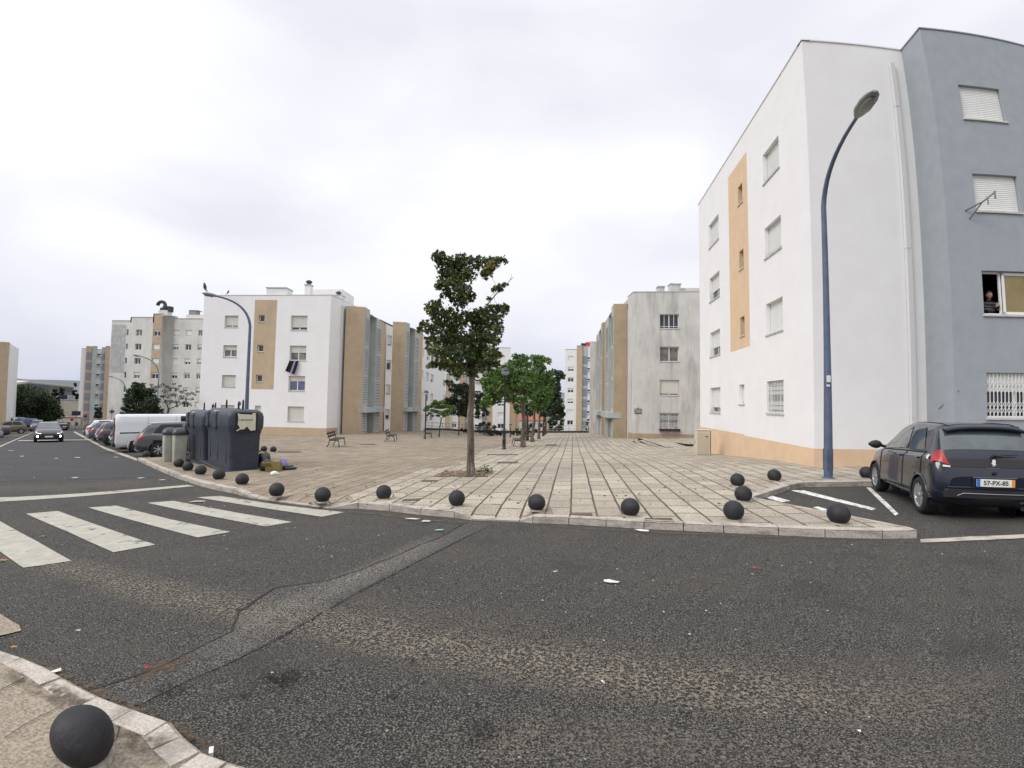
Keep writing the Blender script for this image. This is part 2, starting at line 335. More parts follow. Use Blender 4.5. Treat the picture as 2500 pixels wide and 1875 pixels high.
# the asphalt lies 10 cm lower
road = XY([(-60, -14), (30, -14), (30, 24), (10, 20), (0, 16), (-10, 26), (-20, 40), (-128, 142), (-150, 128), (-140, 90)], RD)
sheet('asphalt_road', road, ASPH, 1.6, RD)
dk = GP([(-60, 1176), (100, 1172), (250, 1170), (405, 1163), (338, 1131), (259, 1098), (184, 1055.5), (176, 1049), (110, 1048), (80, 1054), (0, 1088), (-60, 1110)], RD + .004)
sheet('newer_asphalt', dk, ASPHD, 2.5, RD + .004)
def flat(name, pts, mat, dz=.004, h=RD, **k): return sheet(name, GP(pts, h + dz), mat, .6, h + dz, **k)
for i, s in enumerate([[(-70, 1236), (0, 1272.8), (90, 1321), (175, 1368.5), (56, 1386), (0, 1347), (-70, 1300)], [(63, 1254), (142.4, 1247), (265, 1290), (380.6, 1329), (278, 1347.5), (165, 1297)], [(217, 1238.7), (285, 1233.6), (420, 1268), (562.7, 1298.5), (483, 1311.5), (345, 1275)], [(359.6, 1227), (425, 1222.4), (575, 1251), (713, 1274.7), (646.8, 1285.4), (495, 1256)], [(481, 1214), (537, 1210.7), (690, 1234), (840.6, 1251), (784.6, 1262), (635, 1239)]]):
    flat('crosswalk_stripe', s, PAINT, .008)
flat('stop_line', [(-60, 1219), (0, 1214.4), (200, 1204), (457.7, 1183.5), (476, 1186.4), (240, 1208), (0, 1224.7), (-60, 1230)], PAINT, .009)
flat('road_marking', [(1927, 1196.5), (1962, 1197), (2050, 1219), (2138, 1241), (2128, 1245), (2020, 1219)], PAINT2, .006)
flat('road_marking', [(1854, 1210.5), (1881, 1209), (1930, 1223), (1908, 1226)], PAINT2, .006)
flat('road_marking', [(1983, 1238), (1997, 1236.5), (2028, 1246), (2022, 1251)], PAINT2, .006)
flat('road_marking', [(2114, 1190), (2124, 1190), (2160, 1222), (2192, 1254), (2184, 1258), (2146, 1222)], PAINT2, .006)
flat('road_marking', [(45, 1074.6), (225, 1072.4), (228, 1074), (45, 1076.4)], PAINT, .008)
flat('concrete_channel', [(2245, 1316), (2370, 1309), (2520, 1303), (2520, 1312), (2370, 1319), (2247, 1324)], KERB, .010)
flat('concrete_channel', [(184, 1053), (259, 1092), (334.5, 1118), (336, 1125), (257, 1096.5), (181, 1055)], KERB, .014)
flat('concrete_channel', [(-40, 1106.5), (0, 1088.5), (78, 1056), (82, 1055.5), (0, 1091.5), (-40, 1110)], KERB, .012)
# trench patch and its tarred joints
up_ = [(1145, 1273), (1066, 1315), (917, 1376), (800, 1418), (668, 1436), (577, 1492), (570, 1540), (500, 1573), (397, 1620), (300, 1658), (205, 1694)]
lo_ = [(340, 1722), (374, 1703), (470, 1655), (545, 1625), (700, 1548), (780, 1500), (870, 1447), (1001, 1381), (1127, 1316), (1200, 1281)]
flat('trench_patch', up_ + lo_, ASPHP, .004)
def crack(l, w, mat=TAR, dz=.010, h=RD):
    P = GP(l, h + dz); Q = []
    for a, b in zip(P, P[1:]):
        n = max(1, int((b - a).length / .12))
        for i in range(n): Q.append(a.lerp(b, i / n))
    Q.append(P[-1]); vs = []
    for i, p in enumerate(Q):
        t = (Q[min(i + 1, len(Q) - 1)] - Q[max(0, i - 1)]).normalized(); s = Vector((-t.y, t.x, 0))
        j = (mnoise.noise(p * 3)) * .05; ww = w * (.35 + .9 * abs(mnoise.noise(p * 5 + Vector((9, 9, 9)))))
        vs += [p + s * (j + ww), p + s * (j - ww)]
    mb = MB(); mb.add(vs, [(2 * i, 2 * i + 1, 2 * i + 3, 2 * i + 2) for i in range(len(Q) - 1)]); return mb.build('crack', mat, kind='structure')
crack(up_, .013)
crack([(577, 1490), (600, 1486), (668, 1436)], .02)
crack([(60, 1312), (170, 1290), (270, 1262), (420, 1252)], .006, dz=.012)
crack([(-20, 1316), (60, 1297)], .006, dz=.012)
def blob(name, px, py, r, mat, dz, h, seed, asp=1.0, n=22):
    c = G(px, py, h); rr = random.Random(seed); ph = [rr.random() * 6.3 for _ in range(4)]
    pts = []
    for i in range(n):
        w = 2 * math.pi * i / n; q = r * (1 + .28 * math.sin(2 * w + ph[0]) + .2 * math.sin(3 * w + ph[1]) + .16 * math.sin(5 * w + ph[2]) + .1 * math.sin(8 * w + ph[3]))
        x, y = c.x + q * asp * math.cos(w), c.y + q * math.sin(w); pts.append(Vector((x, y, hz(x, y) + h + dz)))
    return sheet(name, pts, mat, 9, kind='structure', fill=False)
def decalmat(name, c, scale, lo, hi, c2=None, detail=4):
    m = M(name, c, .92, c2 or c, 90, detail=2); nt = m.node_tree; N = nt.nodes; L = nt.links; tc = N.new('ShaderNodeTexCoord'); n = N.new('ShaderNodeTexNoise'); n.inputs['Scale'].default_value = scale; n.inputs['Detail'].default_value = detail; n.inputs['Roughness'].default_value = .65
    L.new(tc.outputs['Object'], n.inputs['Vector']); mr = N.new('ShaderNodeMapRange'); mr.inputs[1].default_value = lo; mr.inputs[2].default_value = hi; L.new(n.outputs['Fac'], mr.inputs[0])
    at = N.new('ShaderNodeAttribute'); at.attribute_name = 'fade'; mu = N.new('ShaderNodeMath'); mu.operation = 'MULTIPLY'; L.new(mr.outputs[0], mu.inputs[0]); L.new(at.outputs['Fac'], mu.inputs[1])
    L.new(mu.outputs[0], N['Principled BSDF'].inputs['Alpha']); return m
def decal(name, l, w, mat, dz=.006, h=RD, ends=True, k=1.0):
    P = [G(x, y, h + dz) for x, y in l]; Q = []
    for a, b in zip(P, P[1:]):
        n = max(1, int((b - a).length / .15)); Q += [a.lerp(b, i / n) for i in range(n)]
    Q.append(P[-1]); Q = [sum((Q[min(max(i + j, 0), len(Q) - 1)] for j in range(-3, 4)), Vector()) / 7 for i in range(len(Q))]; vs = []; fa = []; n = len(Q)
    for i, p in enumerate(Q):
        t = (Q[min(i + 1, n - 1)] - Q[max(0, i - 1)]).normalized(); s = Vector((-t.y, t.x, 0)); e = min(1, i / (n * .15 + 1), (n - 1 - i) / (n * .15 + 1)) if ends else 1
        for q, f in ((-1, 0), (-.5, .7), (0, 1), (.5, .7), (1, 0)): v = p + s * w * q; v.z = hz(v.x, v.y) + h + dz; vs.append(v); fa.append(f * e * k)
    mb = MB(); mb.add(vs, [(5 * i + j, 5 * i + j + 1, 5 * i + j + 6, 5 * i + j + 5) for i in range(n - 1) for j in range(4)]); o = mb.build(name, mat, kind='structure')
    a = o.data.attributes.new('fade', 'FLOAT', 'POINT'); a.data.foreach_set('value', fa); return o
DUST = decalmat('tan_road_dust', (.30, .25, .18), 42, .50, .60, (.38, .33, .25), 3); GRIME = decalmat('road_grime', (.004, .0035, .003), 26, .46, .54, (.012, .011, .010)); RUST = decalmat('rusty_silt', (.09, .05, .025), 14, .40, .60, (.16, .10, .05)); POLISH = decalmat('worn_light_aggregate', (.20, .185, .16), 60, .48, .58, (.27, .25, .22), 2); DIRTE = decalmat('gutter_dirt', (.07, .05, .035), 12, .42, .58, (.16, .12, .08))
decal('dust_band', [(-40, 1335), (170, 1383), (400, 1448), (600, 1486), (820, 1525), (1050, 1580), (1300, 1618), (1500, 1640), (1750, 1680), (2000, 1705), (2250, 1718), (2540, 1700)], .34, DUST, k=.62)
decal('dust_band', [(640, 1490), (900, 1500), (1200, 1560), (1500, 1620), (1900, 1660), (2540, 1640)], .5, DUST, .007, k=.2)
decal('dust_band', [(900, 1870), (1200, 1800), (1700, 1790), (2540, 1830)], .25, DUST, .007, k=.25)
decal('worn_band', [(1100, 1300), (900, 1400), (700, 1480), (560, 1580), (420, 1650)], .30, POLISH, .007, k=.9)
decal('silt_streak', [(560, 1560), (470, 1600), (380, 1640), (250, 1690)], .12, RUST, .009, k=.9)
decal('trench_joint', list(reversed(lo_)), .022, GRIME, .010, k=.7)
decal('gutter_dirt', [(x, y + 3) for x, y in [(803, 1246), (874, 1248), (950, 1256), (1026, 1265), (1110, 1271), (1153, 1275), (1268, 1279)]], .10, DIRTE, .008)
decal('gutter_dirt', [(1300, 1284), (1480, 1294), (1669, 1304), (1901, 1311), (2200, 1318)], .07, DIRTE, .008, k=.8)
decal('gutter_dirt', [(0, 1583), (120, 1632), (260, 1700), (430, 1762), (520, 1830), (640, 1880)], .06, DIRTE, .008)
decal('soil_strip', [(-20, 1618), (60, 1650), (190, 1722), (340, 1790), (420, 1850), (470, 1890)], .10, DIRTE, .010, 0)
decal('dust_band', [(-60, 1190), (200, 1188), (420, 1172)], .9, DUST, .007, k=.25)
for l, w in (([(590, 1640), (660, 1625), (740, 1650), (780, 1690)], .16), ([(900, 1690), (960, 1680), (1010, 1700)], .07), ([(960, 1600), (1000, 1615), (1060, 1630)], .06), ([(540, 1680), (600, 1700), (660, 1705)], .07), ([(330, 1660), (420, 1690), (520, 1700)], .10), ([(1050, 1780), (1150, 1760), (1300, 1800)], .12), ([(620, 1625), (680, 1650), (720, 1680)], .09), ([(980, 1590), (1010, 1600)], .05), ([(880, 1640), (930, 1650)], .05)): decal('oil_stain', l, w, GRIME, .011)
for i, (pp) in enumerate([[(676, 1101.5), (734, 1102), (736, 1105), (680, 1105)], [(875, 1084), (914, 1083.6), (918, 1086), (880, 1086)], [(1330, 1084.5), (1356, 1084), (1362, 1087), (1332, 1087)], [(1217, 1126), (1268, 1125.5), (1262, 1130), (1212, 1130)], [(1188, 1107.5), (1266, 1107.5), (1262, 1110), (1190, 1110)], [(985, 1219), (1028, 1216.5), (1024, 1221.5), (980, 1224)], [(1034, 1172), (1072, 1171.5), (1068, 1175), (1028, 1176)], [(1390, 1253), (1445, 1253), (1448, 1263), (1388, 1262)], [(1574, 1265), (1640, 1265), (1648, 1275), (1576, 1273)]]):
    sheet('dirt_patch', GP(pp, .010), DIRT, 9, fill=False)
# kerb stones
def kerb(name, P, w=.14, L=.95, drop=.16, side=1, mat=KERB, seed=1):
    rr = random.Random(seed); Q = [P[0]]; seg = []
    for a, b in zip(P, P[1:]):
        n = max(1, round((b - a).length / L))
        for i in range(n): seg.append((a.lerp(b, i / n), a.lerp(b, (i + 1) / n)))
    mb = MB()
    for a, b in seg:
        t = (b - a).normalized(); s = Vector((-t.y, t.x, 0)).normalized() * w * side
        g = t * .006; up = Vector((0, 0, .008 + rr.random() * .010)); c = Vector((0, 0, .018)); o = s * .12
        a0, b0 = a + g, b - g; dn = Vector((0, 0, -drop))
        vs = [a0 + up - c, b0 + up - c, a0 + o + up, b0 + o + up, a0 + s + up, b0 + s + up, a0 + dn, b0 + dn, a0 + s + dn, b0 + s + dn]
        mb.add(vs, [(0, 1, 3, 2), (2, 3, 5, 4), (6, 7, 1, 0), (4, 5, 9, 8), (0, 2, 4, 8, 6), (1, 7, 9, 5, 3)])
    return mb.build(name, mat, kind='structure')
kerb('kerb', KL, side=1)
kerb('kerb', [KL[-1]] + wedge[:3], .10, side=1, seed=3)
kerb('kerb', wedge[2:] + right[:3], side=1, seed=4)
# near pavement under the camera's left
nk = GP([(-90, 1545), (0, 1590), (56, 1608), (107, 1630), (154, 1657), (243, 1703), (330, 1735), (416, 1764), (448, 1800), (495, 1838), (560, 1862), (640, 1885), (760, 1960)])
ns = nk + XY([(-.2, .3), (-.4, -4), (-9, -4), (-9, 1.5)])
sheet('near_pavement', ns, COBB, .5)
kerb('kerb', nk, .15, .8, side=-1, seed=9)
crack([(-30, 1698), (20, 1674), (60, 1655)], .010, h=0); crack([(20, 1806), (60, 1775), (150, 1722)], .007, h=0); crack([(300, 1755), (290, 1800), (230, 1880)], .008, h=0)
flat('near_pavement', [(-60, 1482), (0, 1500), (46, 1527), (50, 1540), (0, 1552), (-60, 1556)], COBB, .010)
crack([(-20, 1557), (20, 1548), (52, 1538)], .012, KERB, .03)
# terrain out to the hills
def terrain():
    mb = MB(); n = 72; rr = [20, 45, 60, 75, 90, 105, 125, 150, 190, 260, 400, 700, 1300, 2200, 3500]
    vs = []
    def tz(x, y):
        D = math.hypot(x, y); z = hz(x, y) - .35
        f = sst(74, 92, y) * sst(-32, -22, x); z = z * (1 - f) + min(z, -8.5) * f
        g = sst(150, 400, D); return z * (1 - g) - 9 * g
    for r in rr:
        for j in range(n):
            w = 2 * math.pi * j / n; x, y = r * math.sin(w), r * math.cos(w); vs.append((x, y, tz(x, y)))
    vs.append((0, 0, -.6)); c = len(vs) - 1
    fs = [(i * n + j, i * n + (j + 1) % n, (i + 1) * n + (j + 1) % n, (i + 1) * n + j) for i in range(len(rr) - 1) for j in range(n)] + [(c, (j + 1) % n, j) for j in range(n)]
    mb.add(vs, fs, 0, True); mb.build('terrain', TERR, kind='structure')
    h = MB(); vs = []; k = 60
    for i in range(k + 1):
        az = R(-75 + 130 * i / k); 
        for (D, f) in ((1500, 0), (1900, .75), (2300, 1), (2900, .9)):
            e = .0235 + .006 * mnoise.noise(Vector((i * .21, 3.1, 0))) + .0025 * mnoise.noise(Vector((i * .8, 1, 0)))
            vs.append((D * math.sin(az), D * math.cos(az), -9 + f * (2300 * e + 10)))
    h.add(vs, [(4 * i + j, 4 * i + j + 1, 4 * i + j + 5, 4 * i + j + 4) for i in range(k) for j in range(3)], 0, True)
    h.build('hills', M('far_hills', (.10, .12, .13), 1, (.17, .19, .20), .004), kind='structure')  # muted grey-blue puts the distance haze into the hill colour
terrain()
# steps beside the weathered block
def step(a, b, h, back=1.6):
    P = G(*a); Q = G(*b); d = (Q - P).normalized(); s = Vector((-d.y, d.x, 0)); 
    if s.y < 0: s = -s
    mb = MB(); t = Vector((0, 0, h)); e = Vector((0, 0, .02)); dn = Vector((0, 0, -.15))
    mb.add([P + dn, Q + dn, P + t, Q + e, P + s * back + t, Q + s * back + e, P + s * back + dn, Q + s * back + dn], [(0, 1, 3, 2)], 1)
    mb.add([P + t, Q + e, P + s * back + t, Q + s * back + e], [(0, 1, 3, 2)], 0)
    mb.add([P + dn, P + t, P + s * back + t, P + s * back + dn], [(0, 1, 2, 3)], 1)
    return mb.build('steps', [TILE, TAR], kind='structure')
step((1571, 1078.5), (1612, 1090), .12, .45); step((1573, 1074.5), (1645, 1093), .17, .5); step((1545, 1079), (1558, 1081.5), .10, .4); step((1694, 1090), (1664, 1080.5), .14, .5)
# retaining edge at the far end of the plaza
def ledge():
    mb = MB()
    for a, b in zip(KW, KW[1:]):
        t = (b - a).normalized(); s = Vector((t.y, -t.x, 0)).normalized() * .35
        mb.prism([a + Vector((0, 0, -3)), b + Vector((0, 0, -3)), b + s + Vector((0, 0, -3)), a + s + Vector((0, 0, -3))], (0, 0, 3.32))
    mb.build('retaining_edge', M('dark_concrete', (.03, .03, .03), .9, (.06, .06, .06), 3), kind='structure')
ledge()
# ================================================================ buildings
def V2(p, z=0): return Vector((p[0], p[1], z))
class Face:
    """one upright wall face from p0 to p1, seen with p0 on the left"""
    def __init__(s, p0, p1):
        s.o = V2(p0); d = V2(p1) - s.o; s.len = d.length; s.d = d.normalized(); s.n = Vector((s.d.y, -s.d.x, 0))
    def P(s, u, z, out=0): return s.o + s.d * u + s.n * out + Vector((0, 0, z))
    def uz(s, px, py):
        r = ray(px, py); c = Vector((0, 0, H0)); k = (s.o - c).dot(s.n) / r.dot(s.n); q = c + r * k
        return (q - s.o).dot(s.d), q.z
    def u(s, px, py): return s.uz(px, py)[0]
def facade(mb, F, z0, z1, ops=(), bands=(), mat=0, dep=.16, u0=0, u1=None, cope=None):
    u1 = F.len if u1 is None else u1
    us = sorted(set([u0, u1] + [q for o in list(ops) + list(bands) for q in o[:2] if u0 < q < u1]))
    zs = sorted(set([z0, z1] + [q for o in list(ops) + list(bands) for q in o[2:4] if z0 < q < z1]))
    for a, b in zip(us, us[1:]):
        for c, d in zip(zs, zs[1:]):
            mu, mz = (a + b) / 2, (c + d) / 2
            if any(o[0] < mu < o[1] and o[2] < mz < o[3] for o in ops): continue
            m = mat
            for q in bands:
                if q[0] < mu < q[1] and q[2] < mz < q[3]: m = q[4]
            mb.add([F.P(a, c), F.P(b, c), F.P(b, d), F.P(a, d)], [(0, 1, 2, 3)], m)
    for o in ops:
        a, b, c, d = o[:4]; m = mat
        for q in bands:
            if q[0] < (a + b) / 2 < q[1] and q[2] < (c + d) / 2 < q[3]: m = q[4]
        for x, y in (((a, c), (a, d)), ((a, d), (b, d)), ((b, d), (b, c)), ((b, c), (a, c))):
            mb.add([F.P(*x), F.P(*y), F.P(*y, -dep), F.P(*x, -dep)], [(0, 1, 2, 3)], m)
        bk_ = dep + (o[4] if len(o) > 4 else .25)
        mb.add([F.P(a, c, -bk_), F.P(b, c, -bk_), F.P(b, d, -bk_), F.P(a, d, -bk_)], [(0, 1, 2, 3)], 3)
        if len(o) > 4:
            for x, y in (((a, c), (a, d)), ((a, d), (b, d)), ((b, d), (b, c)), ((b, c), (a, c))): mb.add([F.P(*x, -dep), F.P(*y, -dep), F.P(*y, -bk_), F.P(*x, -bk_)], [(0, 1, 2, 3)], 3)
def rbox(mb, F, u0, u1, z0, z1, o0, o1, m=0):
    P = [F.P(u0, z0, o0), F.P(u1, z0, o0), F.P(u1, z0, o1), F.P(u0, z0, o1)]
    mb.prism(P, (0, 0, z1 - z0), m)
def window(par, F, u0, u1, z0, z1, shut=.5, kind='slide', dep=.16, glass=None, sm=None, fm=None, sill=True, simple=False, fw=.05):
    """frame mesh 'window' with children roller_shutter, pane, sill"""
    fm = fm or FRAMEW; glass = glass or GLASS; sm = sm or SHUT; O = F.o
    mb = MB(); D = -dep
    for a, b, c, d in ((u0, u1, z0, z0 + fw), (u0, u1, z1 - fw, z1), (u0, u0 + fw, z0 + fw, z1 - fw), (u1 - fw, u1, z0 + fw, z1 - fw)): rbox(mb, F, a, b, c, d, D - .05, D)
    um = (u0 + u1) / 2
    if kind in ('slide', 'bars', 'four'):
        rbox(mb, F, um - fw * .6, um + fw * .6, z0 + fw, z1 - fw, D - .045, D - .006)
        if kind == 'four':
            for k in (.25, .75): rbox(mb, F, u0 + (u1 - u0) * k - .02, u0 + (u1 - u0) * k + .02, z0 + fw, z1 - fw, D - .045, D - .01)
            rbox(mb, F, u0, u1, z0 + .18, z0 + .22, D - .02, D + .01)
    mb.m = [0] * len(mb.m)
    w = shift(mb, O).build('window', fm, par, loc=O - Vector(ORG[par.name]))
    g = MB(); g.add([F.P(u0 + .02, z0 + .02, D - .03), F.P(u1 - .02, z0 + .02, D - .03), F.P(u1 - .02, z1 - .02, D - .03), F.P(u0 + .02, z1 - .02, D - .03)], [(0, 1, 2, 3)])
    shift(g, O).build('pane', glass, w)
    if shut > 0:
        zb = z1 - (z1 - z0) * shut; s_ = MB(); n = 1 if simple else max(2, int((z1 - zb) / .055)); h = (z1 - zb) / n
        for k in range(n):
            c = zb + k * h
            if simple: rbox(s_, F, u0 + .02, u1 - .02, c, c + h, D, D + .03)
            else: s_.add([F.P(u0 + .02, c + .004, D + .016), F.P(u1 - .02, c + .004, D + .016), F.P(u1 - .02, c + h * .5, D + .023), F.P(u0 + .02, c + h * .5, D + .023), F.P(u1 - .02, c + h, D + .016), F.P(u0 + .02, c + h, D + .016), F.P(u1 - .02, c + h + .003, D + .004), F.P(u0 + .02, c + h + .003, D + .004)], [(0, 1, 2, 3), (3, 2, 4, 5), (5, 4, 6, 7)])
        shift(s_, O).build('roller_shutter', sm, w)
    if sill:
        s_ = MB(); rbox(s_, F, u0 - .04, u1 + .04, z0 - .05, z0, -dep, .045); shift(s_, O).build('sill', SILL, w)
    if kind == 'bars':
        s_ = MB(); n = max(6, int((u1 - u0) / .11))
        for k in range(n + 1):
            u = u0 + .02 + (u1 - u0 - .04) * k / n; rbox(s_, F, u - .009, u + .009, z0 + .02, z1 - .02, -.07, -.052)
        for (zc) in (.16, .30, .62, .76):
            zc = z0 + (z1 - z0) * zc; hh = .09
            for k in range(n):
                ua = u0 + .02 + (u1 - u0 - .04) * k / n; ub = u0 + .02 + (u1 - u0 - .04) * (k + 1) / n
                for (za, zb2) in ((zc - hh, zc + hh), (zc + hh, zc - hh)): s_.tube([F.P(ua, za, -.06), F.P(ub, zb2, -.06)], .007, 4)
        rbox(s_, F, u0, u1, z0, z0 + .05, -.08, -.04)
        shift(s_, O).build('grille', FRAMEW, w)
    return w
ORG = {}
def broot(name, o, **k):
    r = empty(name, o, **k); ORG[r.name] = Vector(o); return r
def bpart(mb, name, mats, par, **k):
    o = ORG[par.name]; return shift(mb, o).build(name, mats, par, **k)
def roofslab(mb, pts, z, m=0): mb.add([V2(p, z) for p in pts], [tuple(range(len(pts)))], m)
def coping(mb, p0, p1, z, w=.22, h=.07, m=0):
    F = Face(p0, p1); rbox(mb, F, -.02, F.len + .02, z, z + h, -w, .03, m)
def louvres(par, F, u0, u1, z0, z1, name='louvre_panel', mat=None):
    mb = MB(); rbox(mb, F, u0, u0 + .06, z0, z1, 0, .05); rbox(mb, F, u1 - .06, u1, z0, z1, 0, .05); rbox(mb, F, u0 + .06, u1 - .06, z1 - .06, z1, 0, .05); rbox(mb, F, u0 + .06, u1 - .06, z0, z0 + .06, 0, .05)
    n = max(4, int((z1 - z0) / .17))
    for k in range(n):
        c = z0 + .06 + (z1 - z0 - .12) * k / n; h = (z1 - z0 - .12) / n
        mb.add([F.P(u0 + .06, c + h * .12, .045), F.P(u1 - .06, c + h * .12, .045), F.P(u1 - .06, c + h * .8, .008), F.P(u0 + .06, c + h * .8, .008)], [(0, 1, 2, 3)])
    rbox(mb, F, u0 + .05, u1 - .05, z0 + .05, z1 - .05, -.02, .004, 1)
    return bpart(mb, name, [mat or LOUV, DARK], par)
def pipe(par, F, u, z0, z1, w=.12, d=.10, name='downspout'):
    mb = MB(); rbox(mb, F, u - w / 2, u + w / 2, z0, z1, .01, .01 + d)
    for z in (z0 + 1, (z0 + z1) / 2, z1 - 1.5): rbox(mb, F, u - w * .56, u + w * .56, z, z + .03, .004, .02 + d)
    return bpart(mb, name, PIPE, par)
def chimney(par, p, z, w, d, h, pots=0, mat=None, name='chimney'):
    mb = MB(); mb.box((p[0], p[1], z + h / 2), (w, d, h)); mb.box((p[0], p[1], z + h + .04), (w + .12, d + .12, .08), m=1)
    c = bpart(mb, name, [mat or W_WHITE, COPE], par)
    for k in range(pots):
        q = MB(); x = p[0] + (k - (pots - 1) / 2) * .45
        q.lathe([(.20, z + h + .05), (.20, z + h + .30), (.30, z + h + .32), (.30, z + h + .40), (.22, z + h + .42), (.22, z + h + .50), (0, z + h + .52)], 12, (x, p[1], 0))
        o = q.build('chimney_pot', M('zinc_pot', (.07, .08, .09), .6), c); o.location = -ORG[par.name]
    return c
def zat(px, py, D): return A(px, py, D).z
# ---------------------------------------------------------------- R1: white and grey block on the right
def right_block():
    a_, b_, c_, g_, h_ = (8.73, 12.66), (10.30, 24.3), (12.10, 12.55), (11.93, 11.5), (22.5, 9.55)
    bk = (24.5, 24.0); Z = 12.86; zb = -1.6
    r = broot('apartment_building', (16, 17, 0), label='white and grey four-storey block with orange stripe beside the dark hatchback', cat='building')
    F = Face(b_, a_); mb = MB(); ops = []; bands = []
    W = []
    cA = (F.u(1862.5, 400), F.u(1900, 345)); cB = (F.u(1731.4, 570), F.u(1755, 540)); cS = (F.u(1801.7, 455), F.u(1811.7, 440)); cS0 = (F.u(1805.8, 955), F.u(1818.3, 955))
    T = [10.90, 8.10, 5.30, 2.50]
    for i, t in enumerate(T):
        W.append((cA[0], cA[1], t - 1.12, t, [1, .86, 1, .15][i], 'bars' if i == 3 else 'slide', SHUTW))
        W.append((cB[0], cB[1], t - 1.22, t, [1, .62, .66, .8][i], 'slide', SHUTW))
        if i < 3: W.append((cS[0], cS[1], t - .78, t, 0, 'small', SHUTW))
        else: W.append((cS0[0], cS0[1], t - .80, t, .9, 'small', SHUTW))
    sb = (F.u(1781, 600), F.u(1828, 600)); s_lo = F.uz(1828, 846)[1]; s_hi = F.uz(1824, 366.5)[1]
    bands.append((sb[0], sb[1], s_lo, s_hi, 1))
    ust = F.u(1818, 1060); zp0 = F.uz(1708, 1041)[1]; zp1 = F.uz(1980, 1094)[1]
    bands += [(-.1, ust, zb, zp0, 1), (ust, F.len + .1, zb, zp1, 1)]
    ops = [(w[0], w[1], w[2], w[3]) for w in W]
    facade(mb, F, zb, Z, ops, bands)
    F2 = Face(a_, c_); facade(mb, F2, zb, Z, [], [(-.1, 9, zb, zp1, 1)])
    F3 = Face(c_, g_); facade(mb, F3, zb, Z, [], [], 2)
    F4 = Face(g_, h_); ops = []; W4 = []
    u0, u1 = F4.u(2341, 215), F4.u(2443, 228); T4 = [11.0, 8.2, 5.4, 2.6]
    for i, t in enumerate(T4):
        for k in range(3):
            a = u0 + k * 3.1; b = a + (u1 - u0)
            if i == 2 and k == 0: b += .12
            if i == 3 and k == 0: b += .35
            W4.append((a, b, t - (1.10 if i < 2 else 1.22), t, [1, 1, .0, .42][i] if k == 0 else 1, 'bars' if i == 3 else ('open' if (i == 2 and k == 0) else 'slide'), SHUTW))
    ops = [(w[0], w[1], w[2], w[3]) + ((1.6,) if w[5] == 'open' else ()) for w in W4]
    facade(mb, F4, zb, Z, ops, [], 2)
    for p, q in ((h_, bk), (bk, b_)): facade(mb, Face(p, q), zb, Z)
    bpart(mb, 'wall', [W_WHITE, W_ORANGE, W_GREY, DARK], r)
    mb = MB(); roofslab(mb, [b_, a_, c_, g_, h_, bk], Z - .02); bpart(mb, 'roof', ROOFM, r)
    mb = MB(); 
    for i, (p, q) in enumerate(((b_, a_), (a_, c_), (c_, g_), (g_, h_))): coping(mb, p, q, Z, .25, .04, 0 if i < 2 else 1)
    bpart(mb, 'coping', [W_WHITE, W_GREY], r)
    for w in W: window(r, F, *w[:4], shut=w[4], kind=w[5], sm=w[6], dep=.17, sill=w[5] != 'small' or True, fw=.045)
    for i, w in enumerate(W4):
        if w[5] == 'open': open_window(r, F4, *w[:4])
        else: window(r, F4, *w[:4], shut=w[4], kind=w[5], sm=w[6], dep=.12, fw=.05)
    pipe(r, F2, F2.u(2216, 700), .35, 12.3, .15, .09)
    # aerial bracket by the second grey window
    mb = MB(); p0 = F4.P(u0 - .30, 7.15, .02); p1 = F4.P(u0 - .15, 7.25, .55)
    mb.tube([F4.P(u0 - .32, 7.1, 0), F4.P(u0 - .1, 7.2, .42), F4.P(u0 + .16, 7.42, .6)], .022, 6); mb.tube([F4.P(u0 - .22, 6.86, 0), F4.P(u0 - .12, 7.18, .4)], .018, 6)
    mb.tube([F4.P(u0 - .02, 7.08, .5), F4.P(u0 - .02, 7.30, .5)], .02, 6); mb.tube([F4.P(u0 + .13, 7.22, .6), F4.P(u0 + .13, 7.44, .6)], .025, 6)
    bpart(mb, 'bracket', M('grey_bracket', (.22, .22, .22), .5, metal=.5), r)
    # thin cable up from the car's corner
    mb = MB(); mb.tube([F3.P(.5, 1.6, .03), F4.P(.1, 2.1, .03)], .008, 5); bpart(mb, 'cable', BLACKM, r)
    return r, F4, u0, T4
def open_window(par, F, u0, u1, z0, z1):
    O = F.o; D = -.12; mb = MB(); fw = .055; um = u0 + (u1 - u0) * .40
    for a, b, c, d in ((u0, u1, z0, z0 + fw), (u0, u1, z1 - fw, z1), (u0, u0 + .03, z0, z1), (u1 - fw, u1, z0, z1), (um - .045, um + .01, z0, z1)): rbox(mb, F, a, b, c, d, D - .05, D)
    for a, b, c, d in ((um + .03, u1 - .03, z0 + .03, z0 + .10), (um + .03, u1 - .03, z1 - .10, z1 - .03), (um + .03, um + .10, z0 + .03, z1 - .03), (u1 - .10, u1 - .03, z0 + .03, z1 - .03)): rbox(mb, F, a, b, c, d, D + .004, D + .035)
    w = shift(mb, O).build('window', FRAMEW, par, loc=O - ORG[par.name], label='open sliding window with cream frame and ochre blind')
    g = MB(); g.add([F.P(um + .08, z0 + .08, D + .015), F.P(u1 - .08, z0 + .08, D + .015), F.P(u1 - .08, z1 - .08, D + .015), F.P(um + .08, z1 - .08, D + .015)], [(0, 1, 2, 3)])
    shift(g, O).build('pane', GLASSY, w)
    s_ = MB(); rbox(s_, F, u0 - .04, u1 + .04, z0 - .05, z0, -.12, .045); shift(s_, O).build('sill', SILL, w)
R1, F4, U4, T4 = right_block()
